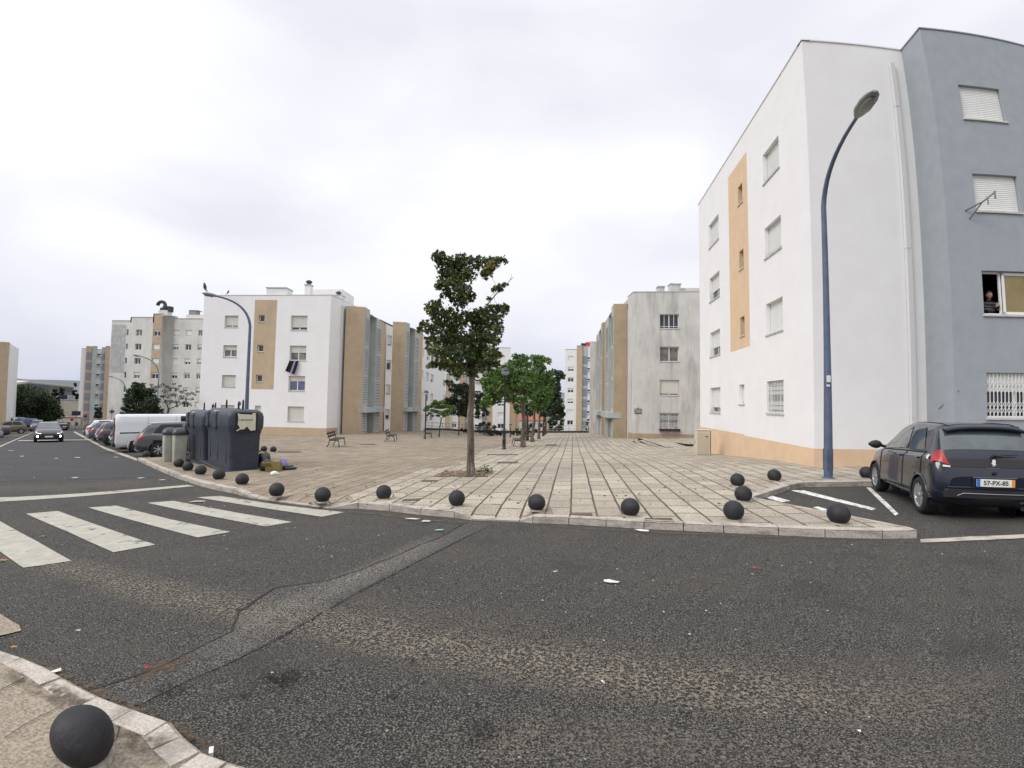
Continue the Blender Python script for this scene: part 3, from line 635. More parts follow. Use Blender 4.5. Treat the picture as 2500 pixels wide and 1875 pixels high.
# the room opening behind the open window is deep: knock the back panel further in is not needed, the person stands on the sill line
# ---------------------------------------------------------------- stair towers with louvres, canopy and recessed door
def stair_tower(par, t0, t1, e, L, zt, zg, left=True, mats=None, n=3, ret=None):
    """t0-t1 front face; side runs from the inner front corner along e; left: the side faces right"""
    m = [W_TAN if left else W_TAN2, W_LGREY, W_PLINTH, DARK]; mb = MB(); z2 = zt - .42
    e = Vector(e).normalized(); s0 = V2(t1 if left else t0)
    def pt(u, inn=0):
        nrm = Vector((e.y, -e.x, 0)) * (1 if left else -1); q = s0 + e * u - nrm * inn; return (q.x, q.y)
    def FF(a, b): return Face(a, b) if left else Face(b, a)
    facade(mb, Face(t0, t1), zg, zt)
    cuts = [0, .21, .52, .78, 1.0]; c = [q * L for q in cuts]; rec = .9
    seg = [(pt(c[0]), pt(c[1]), zt, 1), (pt(c[1]), pt(c[1] + .15, rec), zt - .05, 1), (pt(c[1] + .15, rec), pt(c[2], rec * .75), z2, 1), (pt(c[2], rec * .75), pt(c[2]), z2, 1), (pt(c[2]), pt(c[3]), z2, 1), (pt(c[3]), pt(c[4]), z2, 0)]
    for a, b, z, k in seg: facade(mb, FF(a, b), zg, z, mat=k)
    endp = ret or pt(c[4], 1.4); facade(mb, FF(pt(c[4]), endp), zg, z2)
    back0 = pt(0, 1.7) if ret is None else pt(0, 1.7)
    mb.add([V2(t0, zt), V2(t1, zt), V2(pt(c[1]), zt), V2(pt(c[1], 2.0), zt)], [(0, 1, 2, 3)], 3 if False else 1)
    mb.add([V2(pt(c[1], 2.0), z2), V2(pt(c[1]), z2), V2(pt(c[4]), z2), V2(pt(c[4], 2.0), z2)], [(0, 1, 2, 3)], 1)
    mb.add([V2(pt(c[1], 2.0), z2), V2(pt(c[1] , 0), z2), V2(pt(c[1], 0), zt), V2(pt(c[1], 2.0), zt)], [(0, 1, 2, 3)], 1)
    o = bpart(mb, 'stair_tower', m, par)
    Fa, Fb = FF(pt(c[0]), pt(c[1])), FF(pt(c[2]), pt(c[3]))
    rows = [(zt - 3.6, zt - 1.0), (zt - 6.4, zt - 3.95), (zt - 9.2, zt - 6.75)]
    for a, b in rows[:n]:
        louvres(par, Fa, .15, Fa.len - .12, a - .0, b); louvres(par, Fb, .15, Fb.len - .15, a - .35, b - .35)
    louvres(par, Fa, .12, Fa.len - .1, zg + 1.2, zt - 10.4); louvres(par, Fb, .15, Fb.len - .15, zg + 1.1, zt - 10.4)
    cn = MB(); a, b = pt(-.1), pt(c[3] + .1); F = FF(a, b); rbox(cn, F, 0, F.len, zt - 10.25, zt - 9.75, -.9, .5); bpart(cn, 'canopy', W_LGREY, par)
    dr = MB(); F = FF(pt(c[1] + .3, rec - .06), pt(c[2] - .2, rec * .75 - .06)); rbox(dr, F, .2, F.len - .2, zg, zg + 2.15, -.01, .03); rbox(dr, F, F.len * .55, F.len * .6, zg + .9, zg + 1.1, .03, .07, 1); bpart(dr, 'door', [M('dark_door', (.05, .035, .03), .5), FRAMEA], par)
    return pt
# ---------------------------------------------------------------- L: white block with tan panel on the left
def left_block():
    a, b = (-29.3, 41.1), (-16.8, 40.5); Z = 11.2; zb = -3.2
    r = broot('apartment_building', (-22, 46, 0), label='white four-storey block with tan panel and laundry, behind the dark recycling containers', cat='building')
    F = Face(a, b); T = [9.29, 6.49, 3.69, .89]; W = []
    c1 = (F.u(547.6, 790), F.u(580.7, 790)); c2 = (F.u(631, 770), F.u(645.5, 770)); c3 = (F.u(709.4, 785), F.u(749.6, 785)); dsc = 0
    for i, t in enumerate(T):
        W.append((c1[0], c1[1], t - 1.10, t, [.84, .42, 1, 1][i], 'slide', SHUT, [GLASS, GLASSC, GLASS, GLASS][i]))
        W.append((c3[0], c3[1], t - 1.36, t, [.80, .48, .36, 1][i], 'slide', SHUT, [GLASS, GLASSC, GLASSB, GLASS][i]))
        W.append((c2[0], c2[1], t - (.60 if i < 3 else .72), t + (.06 if i < 3 else 0), 0 if i < 3 else .75, 'small', SHUT, GLASS))
    bands = [(F.u(616.5, 850), F.u(671, 850), F.uz(640, 950.5)[1], F.uz(640, 732)[1], 1), (-1, 20, zb, F.uz(760, 1045)[1], 1)]
    mb = MB(); facade(mb, F, zb, Z, [w[:4] for w in W], bands)
    s1 = (-16.35, 42.4); t0, t1 = (-16.1, 42.5), (-14.4, 43.0)
    facade(mb, Face(b, s1), zb, Z, [], [(-1, 20, zb, F.uz(760, 1045)[1], 1)])
    facade(mb, Face(s1, (-15.6, 52)), zb, Z - .1)
    lnk0, lnk1 = (-14.32, 50.5), (-13.66, 50.95)
    FL = Face(lnk0, lnk1); WL = [(.12, FL.len - .18, t - 1.1, t, [.9, .3, .9, .6][i]) for i, t in enumerate([9.0, 6.2, 3.4, .6])]
    facade(mb, FL, zb, 10.0, [w[:4] for w in WL])
    facade(mb, Face((-15.6, 52), (-15, 60)), zb, Z - .3)
    facade(mb, Face((-28, 58), a), zb, Z)
    bpart(mb, 'wall', [W_WHITE, W_TAN, W_LGREY, DARK], r)
    mb = MB(); roofslab(mb, [a, b, (-16.0, 50), (-15, 60), (-28, 60)], Z - .02); bpart(mb, 'roof', ROOFM, r)
    mb = MB(); coping(mb, a, b, Z, .3, .05); coping(mb, b, s1, Z, .3, .05); coping(mb, s1, (-15.8, 50), Z - .1, .3, .06); bpart(mb, 'coping', W_OFFW, r)
    for w in W: window(r, F, *w[:4], shut=w[4], kind=w[5], sm=w[6], glass=w[7], fw=.07)
    for w in WL: window(r, FL, *w[:4], shut=w[4], kind='small', simple=True)
    stair_tower(r, t0, t1, (.014, 1, 0), 7.1, 10.64, -2.6, True, ret=(-14.6, 50.5))
    stair_tower(r, (-13.75, 50.9), (-12.3, 51.3), (.26, 1, 0), 4.5, 10.64, -2.9, True)
    pipe(r, Face(b, s1), 1.7, -2.1, 10.6, .12)
    chimney(r, A(682, 710, 47)[:2], 11.15, 1.9, 1.2, .75)
    mb = MB(); p = A(735, 712, 48); mb.prism([(-21.0, 44, 11.1), (-17.0, 43.6, 11.1), (-17.0, 47, 11.1), (-21.0, 47, 11.1)], (0, 0, 1.45)); bpart(mb, 'roof_housing', [W_WHITE], r)
    chimney(r, A(753, 705, 46.0)[:2], 11.1, .55, .55, 1.25, 1); chimney(r, A(827, 712, 47)[:2], 11.1, .9, .9, .7, 1); chimney(r, A(887, 748, 52)[:2], 10.6, .8, .8, .75, 1)
    # white wing further back
    f0, f1 = (-11.25, 56.0), (-12.2, 83.0); FW_ = Face(f0, f1); mb = MB(); ops = []; WW = []
    for i, t in enumerate([8.3, 5.5, 2.7, -.1]):
        for px in ((1028, 1033), (1042, 1048.5), (1053, 1060), (1084, 1090)):
            u0 = FW_.u(px[0], 900); u1 = FW_.u(px[1], 900)
            if u0 < 0: u0 = .4; u1 = 1.2
            WW.append((u0, u1, t - 1.15, t, [.3, 0, .6, .9][(i + int(px[0])) % 4]))
    facade(mb, FW_, -4.5, 10.0, [w[:4] for w in WW]); facade(mb, Face((-24, 83), f0), -4.5, 10.0)
    facade(mb, Face((-14.8, 56.0), f0), -4.5, 10.0); roofslab(mb, [(-14.8, 56), f0, f1, (-24, 84)], 9.98)
    w_ = bpart(mb, 'rear_wing', [W_WHITE, W_TAN, W_LGREY, DARK], r)
    for w in WW: window(r, FW_, *w[:4], shut=w[4], kind='small', simple=True, sill=False)
    return r, F, c3
LB_, FL_, C3 = left_block()
# ---------------------------------------------------------------- R2: weathered block right of the plaza
def weathered_block():
    b, rr_ = (10.28, 37.88), (22, 36.3); Z = 11.23; zb = -2.6
    r = broot('apartment_building', (15, 44, 0), label='weathered grey-streaked block with brown stair towers at the right of the plaza', cat='building')
    F = Face(b, rr_); T = [9.33, 6.55, 3.73, .95]; c = (F.u(1611, 800), F.u(1658.5, 800)); hs = [1.25, 1.27, 1.30, 1.28]
    W = [(c[0], c[1], t - hs[i], t, [0, 0, .9, 0][i], ['four', 'slide', 'slide', 'bars'][i], [GLASS, GLASSC, GLASS, GLASSC][i]) for i, t in enumerate(T)]
    mb = MB(); facade(mb, F, zb, Z, [w[:4] for w in W], [(-1, 30, zb, F.uz(1600, 1059)[1], 2)])
    s1 = (10.25, 39.7); facade(mb, Face(s1, b), zb, Z, [], [(-1, 30, zb, F.uz(1600, 1059)[1], 2)]); facade(mb, Face((11.6, 60), s1), zb, Z - .2)
    m9 = MB(); facade(m9, Face((10.35, 60.2), (12.0, 59.9)), -4, 10.0, [], [], 0); facade(m9, Face((12.6, 72), (10.35, 60.2)), -4, 10.0, [], [], 0); bpart(m9, 'rear_wing', [W_STAIN, W_TAN, W_PLINTH, DARK], r)
    bpart(mb, 'wall', [W_STAIN, W_TAN, W_PLINTH, DARK], r)
    mb = MB(); roofslab(mb, [b, rr_, (24, 60), (11.6, 60)], Z - .02); roofslab(mb, [(10.35, 60.2), (12, 59.9), (15, 72), (12.6, 72)], 9.98); bpart(mb, 'roof', ROOFM, r)
    mb = MB(); coping(mb, b, rr_, Z, .3, .06); coping(mb, s1, b, Z, .3, .06); bpart(mb, 'coping', COPE, r)
    for w in W: window(r, F, *w[:4], shut=w[4], kind=w[5], glass=w[6], fw=.06)
    stair_tower(r, (9.03, 40.0), (10.2, 39.72), (.09, 1, 0), 7.3, 10.64, -2.4, False)
    stair_tower(r, (9.85, 49.3), (10.6, 49.15), (.1, 1, 0), 7.5, 10.64, -2.8, False)
    pipe(r, Face(s1, b), .35, -1.9, 10.0, .12)
    mb = MB(); q = Face((14.6, 39.6), (21, 38.8)); facade(mb, q, 11, 12.15); facade(mb, Face((13.6, 43), (14.6, 39.6)), 11, 12.15); roofslab(mb, [(14.6, 39.6), (21, 38.8), (21, 44), (13.6, 43)], 12.14); bpart(mb, 'roof_housing', [W_STAIN, W_TAN, W_PLINTH, DARK], r)
    chimney(r, A(1613, 703, 41)[:2], 11.2, .55, .55, .75, 0, W_STAIN); chimney(r, A(1647, 698, 42)[:2], 11.2, .9, .7, 1.15, 0, W_STAIN)
    # tiled street plaque low on the wall and dark flower box under the barred window
    mb = MB(); u0, u1 = F.u(1549, 1003), F.u(1566, 1003); z0, z1 = F.uz(1557, 1010)[1], F.uz(1557, 998)[1]; rbox(mb, F, u0, u1, z0, z1, .005, .04); rbox(mb, F, u0 + .07, u1 - .07, z0 + .07, z1 - .06, .03, .05, 1); rbox(mb, F, (u0 + u1) / 2 - .06, (u0 + u1) / 2 + .06, z1, z1 + .08, .005, .04)
    for k in range(3): rbox(mb, F, u0 + .12, u1 - .12 - .05 * k, z1 - .15 - .09 * k, z1 - .12 - .09 * k, .045, .054, 0)
    bpart(mb, 'plaque', [M('plaque_brown', (.10, .07, .06), .5), M('plaque_tile', (.36, .38, .40), .4)], r)
    mb = MB(); zz = T[3] - hs[3]; rbox(mb, F, c[0] - .02, c[1] + .06, zz - .26, zz - .04, .05, .27)
    fb = bpart(mb, 'flower_box', M('flower_box', (.04, .02, .02), .7), r)
    rr2 = random.Random(4); mb = MB()
    for k in range(160):
        p = F.P(rr2.uniform(c[0], c[1]), zz - .04 + rr2.random() * .12, rr2.uniform(.04, .28)) - ORG[r.name]; v = Vector((rr2.uniform(-1, 1), rr2.uniform(-1, 1), rr2.uniform(-1, 1))).normalized() * .05; w2 = v.cross(Vector((.3, .5, .8))) 
        mb.add([p, p + v, p + w2], [(0, 1, 2)], 0 if rr2.random() < .8 else 1)
    mb.build('flowers', [M('box_leaf', (.03, .05, .02), .7), M('box_flower', (.35, .10, .14), .7)], fb, kind='stuff')
    return r
weathered_block()
BGL = M('blue_grey_louvre', (.20, .22, .27), .6, (.24, .26, .31), 2)
# ---------------------------------------------------------------- far blocks
def grid_windows(par, F, cols, tops, h, seed=0, glass=None, **k):
    rr = random.Random(seed); out = []
    for c in cols:
        for t in tops: out.append((c[0], c[1], t - h, t, rr.choice([0, .25, .45, .55, .85, 1])))
    return out
def far_F():
    y = 85.0; x0, x1 = -79.5, -48.0; r = broot('apartment_building', (-66, 90, 0), label='seven-storey cream block with round stair tower and hooked roof vent behind the parked white van', cat='building'); ORG[r.name] = Vector((-66, 90, 0))
    F = Face((x0, y), (x1, y)); zb = -6; U = lambda px: F.u(px, 850)
    s = [0, U(316), U(371), U(397), U(420), F.len]; tops = [14.62 - 2.8 * k for k in range(7)]
    mb = MB(); ws = []
    cB = (U(330.5), U(345.5)); cC = (U(373.5), U(390.5)); cols = [(U(422), U(436)), (U(452), U(466.5)), (U(482), U(492)), (U(505), U(515))]
    wB = grid_windows(r, F, [cB], tops, 1.25, 2); wC = grid_windows(r, F, [cC], tops, 1.25, 3); wD = grid_windows(r, F, cols, tops, 1.15, 5)
    cA = (U(307.5), U(312.5)); wA = [(cA[0], cA[1], t - 1.15, t, 0) for t in tops]
    facade(mb, F, zb, 16.3, [w[:4] for w in wA], [(.1, U(307), 6, 15.5, 1)], u0=s[0], u1=s[1])
    facade(mb, F, zb, 17.0, [w[:4] for w in wB], [], u0=s[1], u1=s[2])
    facade(mb, F, zb, 17.7, [w[:4] for w in wC], [(0, 99, 5.2, 18, 2)], u0=s[2], u1=s[3])
    facade(mb, F, zb, 16.8, [w[:4] for w in wD], [], u0=s[4], u1=s[5]); facade(mb, F, zb, 16.8, u0=s[3], u1=s[4])
    facade(mb, Face((x0, 99), (x0, y)), zb, 16.3)
    bpart(mb, 'wall', [W_OFFW, W_STAIN2, W_TAN, DARK], r)
    mb = MB(); cx = (F.o + F.d * ((s[3] + s[4]) / 2)).x; rad = (s[4] - s[3]) / 2 + .25
    mb.lathe([(rad, zb), (rad, 17.2), (rad + .12, 17.22), (rad + .12, 17.4), (0, 17.4)], 28, (cx, y + .3, 0)); bpart(mb, 'stair_tower', W_OFFW, r)
    mb = MB(); mb.prism([(x0, y, 0), (x1, y, 0), (x1, 99, 0), (x0, 99, 0)], (0, 0, .1)); 
    mb = MB(); roofslab(mb, [(x0, y), (F.P(s[1], 0).x, y), (F.P(s[1], 0).x, 99), (x0, 99)], 16.28); roofslab(mb, [(F.P(s[1], 0).x, y), (x1, y), (x1, 99), (F.P(s[1], 0).x, 99)], 16.78)
    mb.prism([(cx + 2, y + 2, 16.7), (x1, y + 2, 16.7), (x1, y + 8, 16.7), (cx + 2, y + 8, 16.7)], (0, 0, 1.3))
    for k in (s[1], s[2], s[3]): mb.prism([F.P(k - .05, 16), F.P(k + .2, 16), F.P(k + .2, 16, -2.5), F.P(k - .05, 16, -2.5)], (0, 0, .98 if k == s[1] else 1.0 if k > s[2] + 1 else 1.68))
    bpart(mb, 'roof', [W_OFFW], r)
    mb = MB(); rbox(mb, F, s[0], s[1], 16.3, 16.45, -.3, .05); rbox(mb, F, s[1], s[2], 17.0, 17.15, -.3, .05); rbox(mb, F, s[2], s[3], 17.7, 17.85, -.3, .05); rbox(mb, F, s[4], s[5], 16.8, 16.95, -.3, .05)
    bpart(mb, 'coping', W_STAIN2, r)
    for w in wA: window(r, F, *w[:4], shut=0, kind='small', simple=True, sill=False)
    for i, w in enumerate(wB + wC + wD): window(r, F, *w[:4], shut=w[4], simple=True, fw=.09, sill=False, sm=SHUTW, glass=GLASSC if i % 3 == 0 else GLASS)
    # hooked vent and its plinth
    mb = MB(); p = A(404, 770, 111.5); bx, by = p.x, p.y
    mb.box((bx, by, 18.0), (1.8, 1.4, 1.5)); bpart(mb, 'chimney', W_OFFW, r)
    mb = MB(); zt = 18.7
    pts = [(bx - .1, by, zt), (bx - .1, by, zt + .8)] + [(bx - .1 - .8 + .8 * math.cos(a), by, zt + 1.1 + .8 * math.sin(a)) for a in [i * math.pi / 8 for i in range(0, 9)]] 
    mb.tube(pts, [.5, .5] + [.33] * 9, 10); mb.box((bx + .95, by, zt + .35), (.8, .9, 1.1)); mb.box((bx - .1, by, zt + .2), (1.2, 1.2, .7))
    bpart(mb, 'roof_vent', M('dark_zinc', (.03, .04, .05), .5, metal=.3), r)
    p = A(475, 765, 109); mb = MB(); mb.box((p.x, p.y, 18.45), (1.5, 1.2, .9)); mb.box((p.x + .2, p.y, 18.95), (1.9, 1.4, .1)); bpart(mb, 'chimney', M('grey_stack', (.25, .27, .29), .8), r)
far_F()
def far_tower(label, D, pxs, ztop, zb, tops, name='tower_block', yref=900, axis=None, slots=None, red=None):
    """pxs: list of (px_left, px_right, kind, dz, out)"""
    def azp(px): q = A(px, yref, D); return q
    P0, P1 = azp(pxs[0][0]), azp(pxs[-1][1]); c = (P0 + P1) / 2
    d = axis if axis is not None else (P1 - P0).normalized(); d = Vector((d.x, d.y, 0)).normalized()
    F = Face(P0[:2], (P0 + d * 10)[:2]); o = (c.x, c.y, 0); r = broot(name, o, label=label, cat='building')
    mats = [W_WHITE, W_TAN, W_LGREY, DARK, W_ORANGE]; mb = MB(); WN = []; PN = MB(); BL = MB()
    for (a, b, kind, dz, out) in pxs:
        u0, u1 = F.u(a, yref), F.u(b, yref); G_ = Face(F.P(u0, 0, out)[:2], F.P(u1, 0, out)[:2]); ops = []
        mid = {'white': 0, 'win': 0, 'tan': 1, 'grey': 2, 'pan': 2, 'tanpan': 1, 'slot': 0, 'orange': 4}[kind]; w = G_.len
        if kind == 'win':
            ww = min(1.7, w * .5); ops = [((w - ww) / 2, (w + ww) / 2, t - 1.2, t) for t in tops]
            for i, q in enumerate(ops): WN.append((G_, q, [.9, .5, .2, .4, .6, 1, 0][i % 7]))
        facade(mb, G_, zb, ztop + dz, ops, (), mid)
        for sgn in (0, 1):
            q = Face(G_.P(0, 0, -1.0 - out)[:2], G_.P(0, 0)[:2]) if sgn == 0 else Face(G_.P(w, 0)[:2], G_.P(w, 0, -1.0 - out)[:2]); facade(mb, q, zb, ztop + dz, mat=mid)
        mb.add([G_.P(0, ztop + dz - .01), G_.P(w, ztop + dz - .01), G_.P(w, ztop + dz - .01, -6), G_.P(0, ztop + dz - .01, -6)], [(0, 1, 2, 3)], 0)
        rbox(mb, G_, 0, w, ztop + dz, ztop + dz + .12, -.3, .05, 2)
        if kind in ('pan', 'tanpan'):
            for t in tops: rbox(PN, G_, w * .12, w * .88, t - 2.0, t - .05, .01, .08); bpart(PN, 'louvre_panel', BGL, r); PN = MB()
        if kind == 'slot':
            for t in tops: rbox(BL, G_, w * .05, w * .8, t - .8, t - .35, .0, .05, 0); rbox(BL, G_, w * .02, w * .95, t - .95, t - .8, .0, .5, 1); bpart(BL, 'balcony', [DARK, W_WHITE], r); BL = MB()
    bpart(mb, 'wall', mats, r)
    for G_, q, s_ in WN: window(r, G_, *q, shut=s_, simple=True, fw=.1, sill=False, sm=SHUTW)
    return r, F
far_tower('seven-storey tower with paired grey louvre strips at the end of the street', 166, [(195, 206, 'white', -.6, 0), (206.5, 222.5, 'tanpan', 0, .6), (222.5, 234, 'grey', .1, .9), (234, 245, 'slot', -.6, 0), (245, 254, 'pan', 0, .5), (254, 274, 'tan', .4, .8)], 14.8, -9, [13.3 - 2.8 * k for k in range(7)], yref=950)
rr_, FC = far_tower('white seven-storey tower with one window column right of the plaza railing', 119, [(1378, 1407, 'win', 0, 0), (1407, 1420.5, 'tan', .9, .5), (1420.5, 1433, 'pan', .8, .2), (1433, 1446, 'slot', .8, 0), (1446, 1470, 'white', .9, 0)], 15.8, -9, [14.1 - 2.8 * k for k in range(7)])
mb = MB(); p = A(1438, 846, 121); mb.box((p.x, p.y, 17.3), (2.0, 1, 1.3)); mb.box((p.x - 1.6, p.y, 17.2), (1.2, 1, .9), m=1); bpart(mb, 'roof_tarp', [M('red_tarp', (.55, .03, .03), .6), BLACKM], rr_)
far_tower('white tower with orange end wall rising behind the plaza trees', 114, [(1160, 1180, 'slot', -1.2, 0), (1180, 1193, 'pan', -1.2, .3), (1193, 1205, 'tan', -.8, .5), (1205, 1246, 'win', 0, .6), (1246.5, 1265, 'orange', -3.6, -1.5)], 15.3, -9, [13.2 - 2.8 * k for k in range(7)])
far_tower('low tan and white block seen under the trees beyond the left railing', 100, [(1091, 1101, 'tan', 0, .4), (1101, 1124, 'win', -.3, 0), (1124, 1138, 'tan', -.3, .4), (1138, 1148, 'pan', -.4, .2), (1148, 1162, 'slot', -.4, 0)], 7.6, -9, [5.6 - 2.8 * k for k in range(5)])
# block at the far left edge, corner towards the camera
def far_H():
    c = A(20, 900, 95); z = 8.95; e = Vector((-.69, .72, 0)); l = Vector((-.72, -.69, 0))
    p0 = c + l * 22; p2 = c + e * 11; r = broot('apartment_building', (c.x - 8, c.y, 0), label='tan and white block cut by the left edge of the photo', cat='building')
    mb = MB(); facade(mb, Face(p0[:2], c[:2]), -8, z, mat=1); facade(mb, Face(c[:2], p2[:2]), -8, z - .15); q = p0 + e * 11; facade(mb, Face(p2[:2], q[:2]), -8, z); bpart(mb, 'wall', [W_WHITE, W_TAN, W_LGREY, DARK], r)
    mb = MB(); roofslab(mb, [p0, c, p2, q], z - .2); bpart(mb, 'roof', ROOFM, r)
far_H()
# long shed and buildings on the slope at the end of the street
def long_shed():
    a, k, b = A(36, 934, 250), A(68, 930, 262), A(182, 941, 262); r = broot('warehouse', (k.x, k.y, 0), label='long low warehouse with white roof edge above the round dark tree', cat='building')
    rf = MB(); wl = MB(); op = MB()
    for p, q in ((a, k), (k, b)):
        F = Face(p[:2], q[:2]); L = F.len; 
        wl.add([F.P(0, -12), F.P(L, -12), F.P(L, q.z - .9), F.P(0, p.z - .9)], [(0, 1, 2, 3)])
        rf.prism([F.P(0, p.z - .55, .6), F.P(L, q.z - .55, .6), F.P(L, q.z - .55, -14), F.P(0, p.z - .55, -14)], (0, 0, .6))
        n = int(L / 6)
        for i in range(n): 
            u = L * (i + .15) / n; z = p.z + (q.z - p.z) * u / L
            rbox(op, F, u, u + L / n * .8, z - 3.4, z - 1.6, .02, .1); rbox(op, F, u, u + L / n * .8, z - 6.2, z - 4.6, .02, .1)
    bpart(rf, 'roof', M('shed_roof', (.55, .50, .50), .7), r); bpart(wl, 'wall', M('shed_wall', (.17, .19, .18), .9), r); bpart(op, 'window', M('shed_window', (.10, .11, .115), .4), r)
long_shed()
def boxhouse(label, px0, px1, py, D, zb, mat, roof, dep=9, name='house', wins=0, pitched=False):
    p, q = A(px0, py, D), A(px1, py, D); F = Face(p[:2], q[:2]); z = p.z; L = F.len; r = broot(name, ((p.x + q.x) / 2, (p.y + q.y) / 2, 0), label=label, cat='building' if name != 'boundary_wall' else 'wall')
    mb = MB(); rbox(mb, F, 0, L, zb, z, -dep, 0); bpart(mb, 'wall', mat, r)
    mb = MB()
    if pitched: mb.add([F.P(-.3, z, .4), F.P(L + .3, z, .4), F.P(L + .3, z, -dep - .4), F.P(-.3, z, -dep - .4), F.P(-.3, z + dep * .22, -dep / 2), F.P(L + .3, z + dep * .22, -dep / 2)], [(0, 1, 5, 4), (2, 3, 4, 5), (0, 4, 3), (1, 2, 5)])
    else: rbox(mb, F, -.1, L + .1, z, z + .25, -dep - .1, .1)
    bpart(mb, 'roof', roof, r)
    for i in range(wins):
        mb = MB(); u = L * (i + .3) / wins; rbox(mb, F, u, u + L / wins * .4, z - 2.6, z - 1.2, .01, .06); bpart(mb, 'window', M('far_window', (.03, .035, .04), .3), r)
    return r
REDT = M('red_roof_tiles', (.30, .09, .05), .85, (.40, .14, .08), 3)
BEIGE = M('beige_wall', (.42, .37, .31), .9, (.50, .45, .38), .5)
boxhouse('plain beige retaining building at the end of the street', 140, 192, 977, 205, -14, BEIGE, M('grey_edge', (.25, .22, .22), .9))
boxhouse('low white sheds on the slope above the beige wall', 128, 180, 966, 235, -14, M('dull_white', (.40, .41, .42), .9, (.30, .33, .33), .3), M('pale_roof', (.55, .55, .55), .8), wins=3)
boxhouse('cream house with small windows at the foot of the beige building', 140, 198, 1020, 165, -14, M('cream', (.48, .44, .36), .9, (.56, .52, .44), 1), M('cream_roof', (.32, .17, .13), .9), dep=3, wins=3)
boxhouse('white house with red roof seen through the plaza trees', 1352, 1374, 1016, 150, -14, W_WHITE, REDT, pitched=True, wins=2)
boxhouse('pale house with red roof low behind the tree trunks', 1268, 1330, 1024, 170, -14, M('pale', (.5, .5, .48), .9), REDT, pitched=True, wins=3)
boxhouse('hazy white high-rise beyond the trees left of the far tower', 1364, 1378, 965, 330, -14, M('hazy_white', (.42, .46, .50), .9, (.30, .34, .38), .5, mscale=(.1, .1, 2)), COPE, wins=0)  # distance haze is mixed into the wall colour as pale blue
# ================================================================ street things
BALL = M('bollard_iron', (.017, .0165, .018), .6, (.028, .027, .030), 8, bump=.25, bscale=45, spec=.35, layers=[((.07, .065, .06), 6, .60, .72, (1, 1, 1), .5)])
SR = .1466
def ball_proto():
    mb = MB(); prof = [(0.002, SR)] + [(SR * math.sin(a), SR * math.cos(a)) for a in [R(k) for k in range(5, 166, 8)]] + [(.05, -.15)]
    mb.lathe([(r, h) for r, h in prof], 40); b = mb
    o = b.build('sphere_bollard', BALL); 
    m2 = MB(); m2.lathe([(.002, -SR * .86 + .02), (.085, -SR * .86 + .02), (.115, -SR * .86 + .008), (.12, -SR * .95)], 20)
    c = m2.build('footing', M('bollard_mortar', (.36, .33, .28), .9, (.22, .20, .17), 20), o)
    return o
balls = [(436.9, 1130.5, 'ball bollard between the grey litter bins and the long dark container'), (459.1, 1139, 'ball bollard second from the grey litter bins along the kerb'), (490, 1148.4, 'ball bollard by the near left corner of the long container skid'), (534.5, 1158.7, 'ball bollard in front of the container skid corner'), (591, 1170.6, 'last ball bollard of the row passing the containers, nearest the crosswalk'), (674.9, 1196, 'ball bollard on the dropped kerb beside the farthest crosswalk stripe'), (787.1, 1208.5, 'ball bollard where the dropped kerb starts to rise, left of the slab corner'), (936.6, 1202.5, 'ball bollard left of the lone tree in front of its pit'), (1115.3, 1216.3, 'ball bollard directly below the lone tree, left of the second dropped kerb'), (1310.2, 1227, 'ball bollard right of the second dropped kerb beside the trench end'), (1539, 1239, 'ball bollard alone midway along the slab kerb'), (1791.8, 1246.8, 'ball bollard nearest the kerb in the cluster of three left of the parking wedge'), (1815.4, 1206.4, 'middle ball bollard of the cluster, touching the parking wedge tip'), (1801.3, 1172.5, 'rearmost ball bollard of the cluster left of the parking wedge'), (1891, 1160.9, 'ball bollard on the slabs between the cluster and the tall lamp post'), (2046.8, 1254.8, 'ball bollard on the narrow point between road and parking wedge'), (198, 1800, 'large foreground ball bollard on the pavement at the lower left'), (643.4, 1096, 'left one of two small distant ball bollards behind the rubbish'), (666.4, 1097.3, 'right one of two small distant ball bollards behind the rubbish'), (358.7, 1108.7, 'ball bollard on the pavement corner in front of the dark estate car'), (2115, 1154, 'ball bollard half hidden behind the front wheel of the dark hatchback')]
b0 = None
for x, y, lab in balls:
    o = ball_proto() if b0 is None else copy_tree(b0); b0 = b0 or o
    o.location = G(x, y, SR * .93); o.rotation_euler = (random.uniform(-.1, .1), random.uniform(-.1, .1), random.uniform(0, 6)); tag(o, lab, 'bollard', 'black ball bollards along the kerbs')
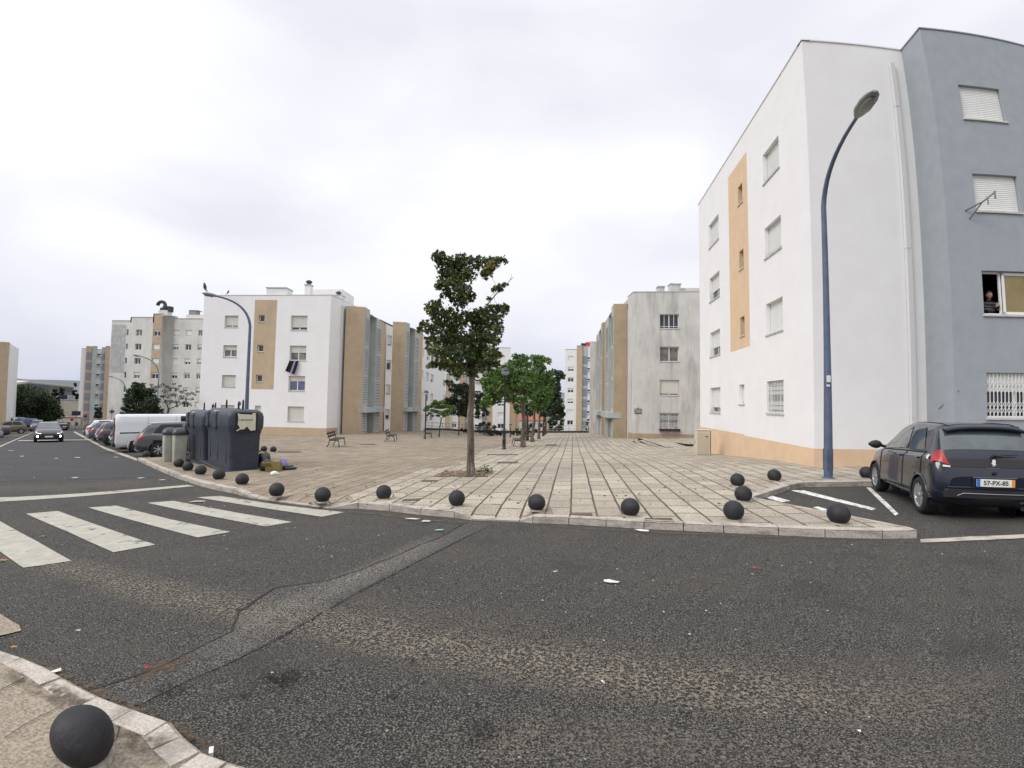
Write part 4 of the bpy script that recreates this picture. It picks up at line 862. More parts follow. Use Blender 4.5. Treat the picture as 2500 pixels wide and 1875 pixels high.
# ---- curved street lamps
POLE = M('galvanised_blue_pole', (.085, .115, .18), .45, (.12, .15, .215), 3, metal=.2); HEADM = M('lamp_housing', (.22, .24, .24), .45, (.28, .30, .30), 3); LENS = M('lamp_lens', (.24, .25, .23), .2, (.32, .33, .30), 20)
POLEG = M('grey_pole', (.20, .22, .22), .5, (.26, .28, .28), 3)
def street_lamp(base, head, zs, label, r0=.085, big=False, pm=None, hook=False):
    o = base.copy(); r = empty('street_lamp', o, label=label, cat='street lamp', group='curved street lamps along the streets')
    h = head - o; d = Vector((h.x, h.y, 0)); L = d.length; d.normalize(); zt = h.z; zs_ = zs - o.z
    pts = [Vector((0, 0, 0)), Vector((0, 0, 1.2)), Vector((0, 0, zs_ * .5)), Vector((0, 0, zs_))]
    P0, P1, P2 = Vector((0, 0, zs_)), Vector((0, 0, zs_ + (zt - zs_) * .85)), Vector((d.x * L, d.y * L, zt))
    P1 = P1 + d * L * .10
    for k in range(1, 11):
        t = k / 10; pts.append(P0 * (1 - t)**2 + P1 * 2 * t * (1 - t) + P2 * t * t)
    n = len(pts); rad = [r0, r0 * .95, r0 * .75, r0 * .6] + [r0 * (.58 - .02 * k) for k in range(10)]
    mb = MB(); mb.tube(pts, rad, 12); mb.lathe([(r0 * 1.5, 0), (r0 * 1.5, .02), (r0, .03)], 16)
    if big: mb.box((-.01, -.005, .45), (r0 * 1.5, r0 * 1.7, .5))
    mb.build('pole', pm or POLE, r)
    t = (P2 - P1).normalized(); side = Vector((-d.y, d.x, 0)); up = side.cross(t); up = up if up.z > 0 else -up
    hs = 1.0; W = .155
    def q(u, v, w): return P2 + t * (u * hs) + side * (v * 1.12) + up * (w * 1.15)
    prof = [(-.04, .05, .05, .03), (.04, .09, .075, .05), (.2, W, .10, .06), (.45, W * 1.05, .10, .06), (.62, W * .8, .07, .045), (.72, W * .35, .02, .02)]
    hd = MB(); ring = []; K = 12
    for (u, w, a, b) in prof:
        for k in range(K):
            an = 2 * math.pi * k / K; c, s = math.cos(an), math.sin(an); ring.append(q(u, w * c, a * s if s > 0 else b * s))
    hd.add(ring, [(i * K + k, i * K + (k + 1) % K, (i + 1) * K + (k + 1) % K, (i + 1) * K + k) for i in range(len(prof) - 1) for k in range(K)], 0, True)
    hd.add(ring[:K], [tuple(range(K))]); hd.add(ring[-K:], [tuple(range(K))])
    H = hd.build('lamp_head', HEADM, r)
    ln = MB(); pr = [(.16, .06), (.22, .105), (.45, .115), (.58, .08), (.62, .04)]; vs = []
    for u, w in pr:
        for k in range(7): a = math.pi * k / 6; vs.append(q(u, w * math.cos(a), -.052 - .05 * math.sin(a) * (w / .115)))
    ln.add(vs, [(i * 7 + k, i * 7 + k + 1, (i + 1) * 7 + k + 1, (i + 1) * 7 + k) for i in range(4) for k in range(6)], 0, True); ln.build('lens', LENS, H)
    if big:
        mb = MB(); c = Vector((-.04, -r0 * .95, 2.36)); mb.box(c, (.09, .012, .16)); mb.box(c + Vector((-.01, 0, -.16)), (.07, .012, .05)); mb.build('sticker', FRAMEW, r)
    if hook:
        mb = MB(); mb.tube([Vector((.25, -.1, .8 + 1.6)), Vector((.25, -.1, 1.7)), Vector((.42, -.1, 1.45)), Vector((.75, -.1, 1.5))], .04, 6); mb.build('side_arm', pm or POLE, r)
    return r
bR = G(2022, 1168); lampR = street_lamp(bR, A(2093, 284, 11.3), 6.5, 'tall curved street lamp in front of the white and grey block corner', .095, True)
b1 = A(602, 980, 28.6); b1.z = hz(b1.x, b1.y); h1 = A(529, 723, 29.0); lamp1 = street_lamp(b1, h1, zat(606, 795, 28.6), 'curved street lamp with a bird on its head behind the recycling containers', .12)
for (x, y, D, hx, hy, sx, sy, lab, hk) in [(385, 990, 65, 344, 870, 386, 913.5, 'curved street lamp rising behind the white van roof beside the bare tree', True), (308, 990, 102, 278, 920.7, 309, 957, 'curved street lamp before the left edge of the cream seven-storey block', False), (265, 1000, 142, 244, 950.5, 265.6, 973, 'smallest far curved street lamp before the louvred tower', False)]:
    b = A(x, y, D); b.z = hz(b.x, b.y) - .1; street_lamp(b, A(hx, hy, D), zat(sx, sy, D), lab, .13 if D < 90 else .16, pm=POLEG)
# ---- globe lamps
IRON = M('black_iron', (.016, .017, .019), .45, spec=.5); GLOBT = M('globe_cap', (.03, .035, .055), .3); GLOBB = M('globe_diffuser', (.50, .50, .48), .25, (.58, .58, .55), 3); GLOBC = M('clouded_globe', (.22, .24, .28), .12, (.30, .31, .34), 2)
def globe_lamp(px, pyb, pxg, pyg, rg, label, clear=False, fancy=False):
    b = G(px, pyb); D = math.hypot(b.x, b.y); g = A(pxg, pyg, D); H = g.z - b.z
    r = empty('globe_lamp', b, label=label, cat='lamp', group='globe lamps on the plaza')
    mb = MB(); pr = [(.13, 0), (.13, .05), (.095, .08), (.095, .5), (.12, .53), (.09, .58), (.07, 1.0), (.11, 1.05), (.055, 1.12), (.045, H - rg - .12), (.09, H - rg - .06), (.10, H - rg + .03)] if fancy else [(.09, 0), (.09, .04), (.06, .1), (.05, .8), (.045, H - rg - .06), (.07, H - rg), (.07, H - rg + .03)]
    mb.lathe(pr, 14)
    if fancy:
        for k in range(4):
            a = k * math.pi / 2; mb.box((.11 * math.cos(a), .11 * math.sin(a), 1.0), (.12, .12, .08)); mb.tube([(.06 * math.cos(a), .06 * math.sin(a), .85), (.17 * math.cos(a), .17 * math.sin(a), .93), (.16 * math.cos(a), .16 * math.sin(a), 1.12), (.05 * math.cos(a), .05 * math.sin(a), 1.18)], .02, 6)
    mb.build('pole', IRON, r)
    t = MB(); t.lathe([(rg * math.cos(a), H + rg * math.sin(a)) for a in [R(k) for k in range(0, 91, 10)]], 24); G1 = t.build('globe_top', GLOBT, r)
    t = MB(); t.lathe([(rg * .985 * math.cos(a), H + rg * .985 * math.sin(a)) for a in [R(k) for k in range(-80, 1, 10)]], 24); t.build('globe_bottom', GLOBC if clear else GLOBB, r)
    return r
globe_lamp(1230.5, 1096, 1234, 908, .235, 'globe lamp with clouded bowl and ornate foot, in front of the big plaza tree', True, True)
globe_lamp(1038.4, 1071.5, 1040, 959, .22, 'globe lamp beside the far bench under the left stair tower')
globe_lamp(1120.5, 1062.5, 1120, 970.6, .22, 'globe lamp half lost in foliage, just left of the lone tree trunk')
globe_lamp(1246, 1066, 1247.5, 1037, .18, 'short far lantern post before the orange end wall')
# ---- benches
SLAT = M('dark_bench_wood', (.018, .016, .014), .5, (.035, .03, .026), 12)
def make_bench():
    r = empty('park_bench')
    L = 1.75
    def cast(x):
        mb = MB(); mb.tube([(x, .30, 0), (x, .27, .22), (x, .20, .42)], [.028, .022, .022], 8); mb.tube([(x, -.42, 0), (x, -.30, .16), (x, -.24, .42), (x, -.30, .62), (x, -.36, .84)], [.03, .024, .022, .02, .018], 8); mb.tube([(x, -.24, .40), (x, .22, .41)], .022, 8); mb.tube([(x, .2, .415), (x, .26, .40)], .02, 6); return mb
    for x in (-L / 2 + .15, L / 2 - .15): cast(x).build('leg', IRON, r)
    mb = MB()
    for k in range(4): mb.box((0, -.20 + k * .13, .445), (L, .11, .035), bev=.006)
    mb.build('seat', SLAT, r)
    mb = MB(); a = Matrix.Rotation(R(-14), 3, 'X')
    mb.box((0, -.30, .62), (L, .03, .12), a, bev=.006); mb.box((0, -.345, .79), (L, .03, .12), a, bev=.006); mb.build('backrest', SLAT, r)
    return r
bn = make_bench()
for i, (x, y, yaw, lab) in enumerate([(822, 1090, R(98), 'dark slatted bench nearest the white block with tan panel'), (956, 1077, R(98), 'middle dark bench on the brown paving before the second stair tower'), (1046, 1068.5, R(98), 'far dark bench beside the globe lamp at the left stair tower'), (1263, 1088, R(-86), 'dark bench against the trunk of the big plaza tree, facing left'), (1292, 1075.5, R(-86), 'far dark bench behind the big plaza tree trunk')]):
    o = bn if i == 0 else copy_tree(bn); o.location = G(x, y); o.rotation_euler.z = yaw - math.pi; tag(o, lab, 'bench', 'dark slatted benches on the plaza')
# ---- recycling containers
BIN = M('dark_bin_plastic', (.030, .038, .054), .5, (.044, .053, .072), 2.5, bump=.12, bscale=60, spec=.4, layers=[((.07, .07, .075), 1.5, .58, .8, (1, 1, .4), .4)])
def rrect(L, W, r, n=5):
    pts = []
    for cx, cy, a0 in ((L / 2 - r, W / 2 - r, 0), (-L / 2 + r, W / 2 - r, 90), (-L / 2 + r, -W / 2 + r, 180), (L / 2 - r, -W / 2 + r, 270)):
        for k in range(n + 1): a = R(a0 + 90 * k / n); pts.append((cx + r * math.cos(a), cy + r * math.sin(a)))
    return pts
def container(L, W, H, loc, rz, label, sign=False):
    r = empty('recycling_container', loc, rz, label=label, cat='container', group='long dark recycling containers')
    mb = MB(); prof = [(.07, -.10), (.12, -.10), (.60 * H - .05, -.075), (.66 * H, -.04), (.72 * H, -.005), (.76 * H, 0), (.88 * H, 0), (.94 * H, -.03), (.975 * H, -.09), (.995 * H, -.18), (H, -.32)]
    vs = []; n = 24
    for z, off in prof: vs += [(a, b, z) for a, b in rrect(L + 2 * off, W + 2 * off, max(.05, .14 + off * .3))]
    mb.add(vs, [(i * n + k, i * n + (k + 1) % n, (i + 1) * n + (k + 1) % n, (i + 1) * n + k) for i in range(len(prof) - 1) for k in range(n)], 0, True); mb.add(vs[-n:], [tuple(range(n))], 0, True)
    for x in (-L * .33, 0, L * .33):                                             # moulded ribs on the long sides
        for s in (-1, 1): mb.box((x, s * (W / 2 - .085), .36 * H), (.07, .025, .44 * H), bev=.01)
    mb.build('body', BIN, r)
    mb = MB(); mb.box((0, 0, .04), (L + .12, W + .12, .085), bev=.02); mb.build('skid', M('skid_plastic', (.03, .032, .036), .6), r)
    for x in (-L * .36, -L * .02):
        mb = MB(); s = -1; mb.box((x, s * (W / 2 + .0), .80 * H), (.36, .07, .26 * H), bev=.02); mb.box((x, s * (W / 2 + .037), .70 * H), (.28, .02, .03)); ch = mb.build('deposit_hatch', BIN, r)
        mb = MB(); mb.box((x, s * (W / 2 - .02), .955 * H), (.17, .12, .055), bev=.02); mb.build('hatch_trim', M('pinkish_flap', (.50, .42, .42), .5), ch)  # pinkish trim at the deposit opening
    for x, hh in ((-L * .30, .28), (L * .18, .22), (L * .34, .30)):
        mb = MB(); w = .055; mb.tube([(x - w, 0, H - .03), (x - w, 0, H + hh * .7), (x - w * .6, 0, H + hh * .95), (x, 0, H + hh), (x + w * .6, 0, H + hh * .95), (x + w, 0, H + hh * .7), (x + w, 0, H - .03)], .016, 8); mb.build('lifting_ring', IRON, r)
    mb = MB(); mb.tube([(L * .18 + .12 * math.cos(a), .02, H + .12 + .12 * math.sin(a)) for a in [k * math.pi / 8 for k in range(0, 14)]], .018, 8); mb.build('lifting_hook', IRON, r)
    if sign:
        mb = MB(); X = L / 2 + .005; o = [(-.27, .28), (-.20, .25), (.13, .23), (.145, .28), (.24, .28), (.24, -.25), (.10, -.26), (0, -.13), (-.08, -.21), (-.20, -.22), (-.27, -.27), (-.29, -.24), (-.19, -.18), (-.26, -.06), (-.245, .1)]
        zc = .80 * H; mb.prism([(X, y * 1.0, zc + z) for y, z in o], (.006, 0, 0)); mb.add([(X - .002, -.33, zc - .31), (X - .002, .30, zc - .31), (X - .002, .30, zc + .30), (X - .002, -.33, zc + .30)], [(0, 1, 2, 3)], 1)
        sg = mb.build('notice', [M('torn_notice', (.56, .55, .40), .8, (.66, .64, .5), 6), M('notice_backing', (.008, .009, .014), .6)], r)
        text('USADOS', .085, (X + .010, -.03, zc + .07), (R(90), 0, R(90)), M('notice_print', (.05, .05, .04), .8), sg, 'lettering', sx=1.15)
    return r
def text(s, size, loc, rot, mat, par, name, sx=1.0, ext=.002, bold=0):
    cu = bpy.data.curves.new(name, 'FONT'); cu.body = s; cu.size = size; cu.align_x = 'CENTER'; cu.align_y = 'CENTER'; cu.extrude = ext; cu.offset = bold
    t = bpy.data.objects.new('tmp', cu); COL.objects.link(t); dg = bpy.context.evaluated_depsgraph_get(); dg.update()
    me = bpy.data.meshes.new_from_object(t.evaluated_get(dg)); bpy.data.objects.remove(t); me.materials.clear(); me.materials.append(mat)
    o = bpy.data.objects.new(name, me); COL.objects.link(o); o.location = loc; o.rotation_euler = rot; o.scale = (sx, 1, 1); setpar(o, par); return o
av = Vector((-.72, .69, 0)).normalized(); bv = Vector((.69, .72, 0)).normalized(); cn = G(549, 1153); yaw = math.atan2(-av.y, -av.x)
def cpos(a, b): p = cn + av * a + bv * b; p.z = hz(p.x, p.y); return p
container(3.05, 1.02, 1.92, cpos(1.55, .56), yaw, 'long dark blue recycling container with a torn notice on its end', True)
container(2.8, 1.02, 1.92, cpos(4.78, .52), yaw, 'long dark blue container behind, next to the grey litter bins')
BEIG = M('grey_bin_body', (.33, .33, .28), .7, (.40, .40, .34), 4)
def grey_bin(px, py, label):
    p = G(px, py); r = empty('litter_bin', p, yaw, label=label, cat='bin', group='grey litter bins with dark lids')
    mb = MB(); vs = []; 
    for z, w in ((0, .38), (.05, .41), (1.00, .44), (1.02, .43)): vs += [(a, b, z) for a, b in rrect(w, w, .05)]
    mb.add(vs, [(i * 24 + k, i * 24 + (k + 1) % 24, (i + 1) * 24 + (k + 1) % 24, (i + 1) * 24 + k) for i in range(3) for k in range(24)], 0, True); mb.add(vs[-24:], [tuple(range(24))]); mb.build('body', BEIG, r)
    mb = MB(); vs = []
    for z, w in ((1.01, .50), (1.07, .52), (1.13, .48), (1.21, .38), (1.26, .22), (1.27, .08)): vs += [(a, b, z) for a, b in rrect(w, w, w * .25)]
    mb.add(vs, [(i * 24 + k, i * 24 + (k + 1) % 24, (i + 1) * 24 + (k + 1) % 24, (i + 1) * 24 + k) for i in range(5) for k in range(24)], 0, True); mb.add(vs[-24:], [tuple(range(24))]); mb.add(vs[:24], [tuple(range(24))]); mb.build('lid', M('bin_lid', (.03, .035, .04), .35), r)
grey_bin(414, 1126, 'grey litter bin with dark dome lid nearest the estate car'); grey_bin(438, 1127.5, 'grey litter bin with dark dome lid against the dark container')
# ---- rubbish beside the container
def rock(name, loc, s, mat, seed, label=None, cat=None, sub=2, **k):
    bm = bmesh.new(); bmesh.ops.create_icosphere(bm, subdivisions=3, radius=1)
    for v in bm.verts:
        n = mnoise.noise(v.co * 1.6 + Vector((seed, 0, 0))) * .35 + mnoise.noise(v.co * 5 + Vector((seed, 5, 0))) * .12; v.co *= 1 + n; v.co = Vector((v.co.x * s[0], v.co.y * s[1], max(-.75, v.co.z) * s[2]))
    me = bpy.data.meshes.new(name); bm.to_mesh(me); bm.free(); me.materials.append(mat); me.polygons.foreach_set('use_smooth', [True] * len(me.polygons))
    o = bpy.data.objects.new(name, me); COL.objects.link(o); o.location = loc + Vector((0, 0, s[2] * .75)); return tag(o, label, cat, **k)
BAG = M('black_bag', (.01, .01, .012), .3, spec=.6)
rock('rubbish_bag', G(643, 1141), (.22, .22, .27), BAG, 3, 'black rubbish bag leaning against the container end', 'bag')
rock('rubbish_bag', G(648, 1149), (.18, .2, .20), BAG, 8, 'lower black rubbish bag in front beside the open box', 'bag')
rock('rubbish_bag', G(690, 1147), (.42, .16, .09), BAG, 12, 'flattened black bag spread on the ground under the purple one', 'bag')
rock('rubbish_bag', G(690, 1139), (.13, .11, .15), M('purple_bag', (.28, .17, .55), .4, (.36, .26, .62), 6), 5, 'small purple bag on the end of the rubbish heap', 'bag')
rock('white_bag', G(669, 1160), (.12, .07, .06), M('white_bag', (.7, .7, .68), .5), 6, 'crumpled white plastic bag on the paving before the rubbish', 'bag')
rock('clothing_heap', G(637, 1124), (.17, .16, .17), M('pinkish_rag', (.30, .16, .11), .9, (.45, .36, .30), 9), 9, 'brown and cream rags on top of the black bag by the container', 'rags')
p = G(664, 1152); mb = MB(); 
for a, b, c, d in ((0, 0, .40, .02), (0, .26, .40, .02), (-.19, .13, .02, .26), (.19, .13, .02, .26)): mb.box((a, b, .13), (c, d, .26))
mb.box((0, .13, .012), (.38, .26, .02)); mb.box((-.12, -.12, .22), (.25, .22, .012), Matrix.Rotation(R(-40), 3, 'X'))
mb.build('cardboard_box', M('yellow_carton', (.24, .16, .05), .8, (.20, .20, .07), 5), loc=p, label='open yellow cardboard box in the rubbish beside the container', cat='box').rotation_euler.z = .2
# ---- utility cabinet
p = A(1715, 1101, 22.0); p.z = hz(p.x, p.y); r = empty('utility_cabinet', p, math.atan2(-.134, .991) + .0, label='beige utility cabinet against the orange plinth', cat='cabinet')
mb = MB(); mb.box((0, 0, .58), (.62, .42, 1.10), bev=.02); mb.box((0, 0, 1.145), (.66, .46, .035)); mb.box((0, 0, .03), (.6, .4, .06), m=0); mb.build('body', M('beige_grp', (.52, .48, .38), .6, (.60, .56, .46), 3), r)
mb = MB(); mb.box((-.02, -.215, .55), (.50, .012, .95)); mb.box((.14, -.222, .86), (.12, .015, .035), m=1); mb.build('door', [M('cabinet_door', (.50, .44, .34), .6), DARK], r)
mb = MB(); mb.box((-.313, .02, .58), (.014, .04, .14)); mb.build('vent', DARK, r); mb = MB(); mb.box((.322, -.05, .58), (.02, .30, 1.05)); mb.build('side_panel', DARK, r)
# ---- railing at the far edge of the plaza
RAILM = M('rusty_rail', (.26, .22, .20), .6, (.34, .30, .27), 4)
def railing(p, q, label):
    c = (p + q) / 2; r = empty('railing', c, label=label, cat='railing'); L = (q - p).length; n = max(2, round(L / 2.1)); mb = MB()
    for z in (1.05, .62, .30): mb.tube([p - c + Vector((0, 0, z)), q - c + Vector((0, 0, z))], .035, 6)
    mb.build('rail', RAILM, r)
    for k in range(n + 1): mb = MB(); a = p.lerp(q, k / n) - c; mb.tube([a, a + Vector((0, 0, 1.08))], .04, 6); mb.build('post', RAILM, r)
railing(G(1452, 1056), G(1330, 1055.8), 'metal railing at the far end of the slab strip before the white tower'); railing(G(1130, 1053.5), G(1028, 1049.5), 'metal railing at the far left edge behind the leaning young tree')
# ---- birds, laundry, signs
def bird(loc, rz, s, label):
    mb = MB(); mb.tube([(-.17, 0, .02), (-.06, 0, .05), (0, 0, .08), (.05, 0, .12), (.09, 0, .165), (.12, 0, .17), (.155, 0, .165)], [.012, .022, .045, .04, .026, .022, .004], 8)
    mb.tube([(0, .012, 0), (0, .012, .06)], .004, 4); mb.tube([(0, -.012, 0), (0, -.012, .06)], .004, 4); mb.v = [(a * s, b * s, c * s) for a, b, c in mb.v]
    o = mb.build('bird', M('dark_feathers', (.015, .015, .018), .7), loc=loc, label=label, cat='bird'); o.rotation_euler = (0, R(-25), rz)
p = h1 + (h1 - b1).normalized() * 0; bird(A(499, 708.5, 29.0), R(150), 1.9, 'dark bird perched on the street lamp head'); bird(Vector((*A(557, 719, 48.5)[:2], 11.26)), R(0), 1.5, 'tiny bird on the roof edge of the white block with tan panel')
u0, z0 = FL_.uz(706, 878); u1 = FL_.u(729, 878); mb = MB(); n = 10; vs = []; z0 = 6.49 - 1.42
for i in range(n + 1):
    for j in range(7): 
        u = u0 + (u1 - u0) * i / n; zz = z0 - j / 6 * (.95 + .30 * i / n); vs.append(FL_.P(u - j * .05 + .05, zz, .12 + .07 * math.sin(i * 1.9) + .02 * j))
o0 = FL_.P(u0, z0)
for i in range(n): mb.add([vs[i * 7 + j] for j in range(7)] + [vs[(i + 1) * 7 + j] for j in range(7)], [(j, j + 1, 8 + j, 7 + j) for j in range(6)], 1 if i in (5, 6) else (0 if i < 5 else 2))
shift(mb, o0).build('hanging_towel', [M('navy_cloth', (.012, .010, .016), .9), M('pink_stripe_cloth', (.42, .36, .42), .9), M('blue_cloth', (.018, .024, .075), .9)], loc=o0, label='dark towel with pale stripe hanging below a window of the tan-panel block', cat='towel')
def post_sign(px, py, D, h, kind, label, name='sign_post'):
    b = A(px, py, D); b.z = hz(b.x, b.y) - .05; r = empty(name, b, math.atan2(b.y, b.x) - math.pi / 2, label=label, cat='sign'); mb = MB(); mb.tube([(0, 0, 0), (0, 0, h)], .05, 6); mb.build('post', POLEG, r); mb = MB()
    if kind == 'round': mb.lathe([(0.001, 0), (.32, 0), (.32, .03), (.001, .03)], 18, (0, -.08, h - .3), 'y')
    elif kind == 'diamond': mb.box((0, -.08, h - .35), (.5, .03, .5), Matrix.Rotation(R(45), 3, 'Y'))
    else: mb.box((0, -.08, h - .5), (1.3, .04, .8))
    mb.build('sign_plate', {'round': M('sign_red', (.3, .03, .03), .5), 'diamond': M('sign_back', (.08, .085, .09), .5), 'board': M('sign_dark', (.02, .025, .05), .5)}[kind], r)
post_sign(273.5, 1030, 88, 3.1, 'diamond', 'diamond-shaped sign before the blank edge of the cream block'); post_sign(209.5, 1030, 120, 2.6, 'round', 'small round sign left of the louvred tower foot'); post_sign(186, 1040, 110, 3.2, 'board', 'dark square board on a post at the end of the street'); post_sign(153, 1030, 125, 6.6, 'board', 'tall thin post carrying a dark green panel beyond the oncoming car'); post_sign(176, 1040, 132, 1.9, 'round', 'small red round sign by the cream house')
# ---- litter flakes on the road, each a scrap of paper
LIT = M('paper_scrap', (.62, .60, .56), .8, (.72, .70, .66), 9); LEAF_D = M('dry_leaf', (.30, .15, .05), .8, (.42, .26, .10), 9); REDP = M('red_scrap', (.45, .05, .04), .7)
def scrap(px, py, w, d, label, mat=None, h=RD, z=.02, cat='litter', name='paper_scrap'):
    p = G(px, py, h); mb = MB(); rr = random.Random(int(px * 7 + py)); a = rr.random() * 3; n = 7; pts = []
    for k in range(n):
        t = 2 * math.pi * k / n; q = (.7 + .5 * rr.random()); x, y = w / 2 * q * math.cos(t), d / 2 * q * math.sin(t); pts.append(Vector((x, y, rr.random() * z)))
    c = Vector((0, 0, z * .9)); mb.add(pts + [c], [(k, (k + 1) % n, n) for k in range(n)]); o = mb.build(name, mat or LIT, loc=p + Vector((0, 0, .016)), label=label, cat=cat); o.rotation_euler.z = math.atan2(p.y, p.x) - math.pi / 2
for (x, y, w, d, lab) in [(395, 1174, .22, .08, 'curled white scrap on the road just beyond the stop line'), (481, 1226.5, .30, .10, 'flat white paper between the two farthest crosswalk stripes'), (1003, 1270, .28, .07, 'white scrap in the gutter below the kerb left of the lone tree'), (1040, 1276, .14, .05, 'small pink-white scrap in the same gutter'), (1494, 1426, .20, .04, 'torn white strip on the asphalt right of centre'), (1568, 1299, .26, .07, 'crushed white paper against the kerb below the lone midway bollard'), (1357, 1402, .05, .03, 'small pale scrap on the asphalt below the dropped kerb'), (137, 1646, .09, .05, 'white wrapper tucked against the near kerb'), (1472, 1676, .03, .02, 'pale pebble-sized scrap in the middle foreground'), (190, 1547, .04, .02, 'pale flake below the second crosswalk stripe'), (183, 1168, .20, .08, 'white scrap beside the seam of the newer asphalt'), (188, 1118, .25, .10, 'white scrap on the newer asphalt left of the kerb row'), (282, 1117, .25, .09, 'white litter close to the street kerb by the estate car'), (27, 1101, .35, .10, 'white litter on the left lane near the concrete channel'), (140, 1120, .18, .08, 'tiny white scrap in the middle of the newer asphalt'), (55, 1115, .18, .08, 'tiny white scrap left on the newer asphalt'), (345, 1168.5, .2, .07, 'pale scrap before the stop line near the kerb'), (2095, 1796, .03, .02, 'white crumb in the lower right foreground')]: scrap(x, y, w, d, lab)
scrap(1073, 1298, .15, .06, 'pale green scrap on the road under the trench joint', M('green_scrap', (.30, .55, .42), .7)); scrap(104, 1313, .10, .05, 'brown dry leaf between the two nearest crosswalk stripes', LEAF_D, cat='leaf', name='dry_leaf'); scrap(6, 1372, .12, .06, 'orange dry leaf at the left edge below the first stripe', LEAF_D, cat='leaf', name='dry_leaf'); scrap(360, 1635, .030, .018, 'red and white cigarette stub by the near trench joint', REDP); scrap(667, 1704, .028, .015, 'orange cigarette stub below the oil stains', LEAF_D); scrap(32, 1588, .07, .04, 'reddish dry leaf on the near kerb', LEAF_D, h=0, cat='leaf', name='dry_leaf'); scrap(1843, 1391, .06, .03, 'small red scrap on the asphalt at the right', REDP)
p = G(490, 1858, RD); mb = MB(); mb.box((0, 0, .03), (.085, .055, .022)); mb.box((.05, .005, .035), (.02, .05, .024), m=1); mb.build('cigarette_packet', [M('packet_dark', (.05, .05, .05), .5), FRAMEW], loc=p, label='crushed black and white cigarette packet at the near kerb', cat='packet').rotation_euler.z = .5
# ================================================================ vehicles
TYRE = M('tyre_rubber', (.018, .018, .018), .85); RIM = M('alloy_rim', (.42, .43, .44), .35, metal=.6); RIMG = M('steel_rim', (.34, .34, .34), .4, metal=.3)
CARGL = M('car_glass', (.008, .011, .014), .06, spec=.45); CARGLR = M('car_glass_light', (.03, .042, .045), .04, (.07, .09, .09), 2.2, spec=.9, coat=.4)
TRIM = M('black_trim', (.012, .012, .013), .6); REDL = M('tail_lamp_red', (.30, .006, .010), .35, (.36, .015, .02), 25, coat=.15); CLEARL = M('clear_lamp', (.65, .66, .66), .15, coat=.5); PLATE = M('number_plate', (.72, .72, .68), .5); CHROME = M('chrome', (.6, .6, .62), .15, metal=.9)
HL = M('lit_headlamp', (.9, .9, .85), .2, emit=((1, .97, .95), 4))
def paint(n, c, r=.28): return M(n, c, r, coat=.7, spec=.5)
# station: X, zb, wl, wm, zm, zs, ws, zg, wg, zt, wt, zc
HATCH = [(0, .34, .52, .60, .5, .62, .58, .66, .53, .68, .42, .69), (.05, .27, .68, .74, .5, .70, .72, .77, .67, .81, .58, .82), (.12, .23, .74, .79, .5, .82, .765, .90, .70, .96, .61, .98), (.22, .21, .77, .80, .5, .88, .78, .97, .71, 1.13, .605, 1.16), (.36, .19, .78, .80, .52, .90, .78, 1.0, .715, 1.33, .585, 1.37), (.50, .18, .78, .805, .55, .90, .78, .99, .72, 1.405, .575, 1.455), (.9, .18, .78, .81, .55, .89, .785, .97, .72, 1.42, .57, 1.47), (1.4, .18, .78, .81, .55, .88, .785, .95, .72, 1.42, .57, 1.475), (1.9, .18, .78, .81, .55, .87, .785, .93, .72, 1.37, .57, 1.43), (2.25, .18, .78, .81, .55, .86, .785, .92, .72, 1.23, .59, 1.285), (2.6, .18, .78, .81, .55, .85, .78, .91, .72, 1.03, .65, 1.09), (2.8, .18, .78, .805, .55, .84, .775, .895, .71, .94, .66, .985), (3.1, .19, .76, .79, .53, .78, .76, .83, .69, .87, .60, .905), (3.35, .22, .68, .72, .5, .70, .70, .74, .63, .77, .5, .79), (3.45, .27, .55, .60, .45, .58, .58, .62, .5, .64, .4, .65), (3.48, .32, .42, .47, .42, .50, .45, .53, .40, .55, .3, .56)]
VAN = [(0, .36, .80, .86, .6, .98, .87, 1.05, .865, 1.78, .80, 1.84), (.04, .30, .84, .90, .6, 1.0, .90, 1.07, .89, 1.84, .82, 1.90), (.12, .26, .86, .92, .6, 1.0, .92, 1.07, .905, 1.87, .83, 1.93), (.6, .24, .87, .93, .6, 1.0, .93, 1.07, .91, 1.88, .83, 1.94), (1.5, .24, .87, .93, .6, 1.0, .93, 1.07, .91, 1.88, .83, 1.94), (2.5, .24, .87, .93, .6, 1.0, .93, 1.07, .91, 1.88, .83, 1.94), (3.2, .24, .87, .93, .6, 1.0, .93, 1.07, .90, 1.87, .82, 1.93), (3.6, .24, .87, .93, .6, 1.0, .92, 1.07, .88, 1.80, .78, 1.86), (3.95, .24, .87, .92, .6, .99, .91, 1.06, .86, 1.50, .77, 1.57), (4.25, .24, .86, .91, .6, .98, .90, 1.04, .84, 1.14, .74, 1.2), (4.6, .26, .83, .87, .58, .90, .85, .97, .80, 1.02, .68, 1.06), (4.85, .30, .74, .78, .55, .78, .76, .84, .70, .88, .55, .90), (4.95, .36, .6, .62, .5, .62, .6, .68, .55, .70, .4, .72)]
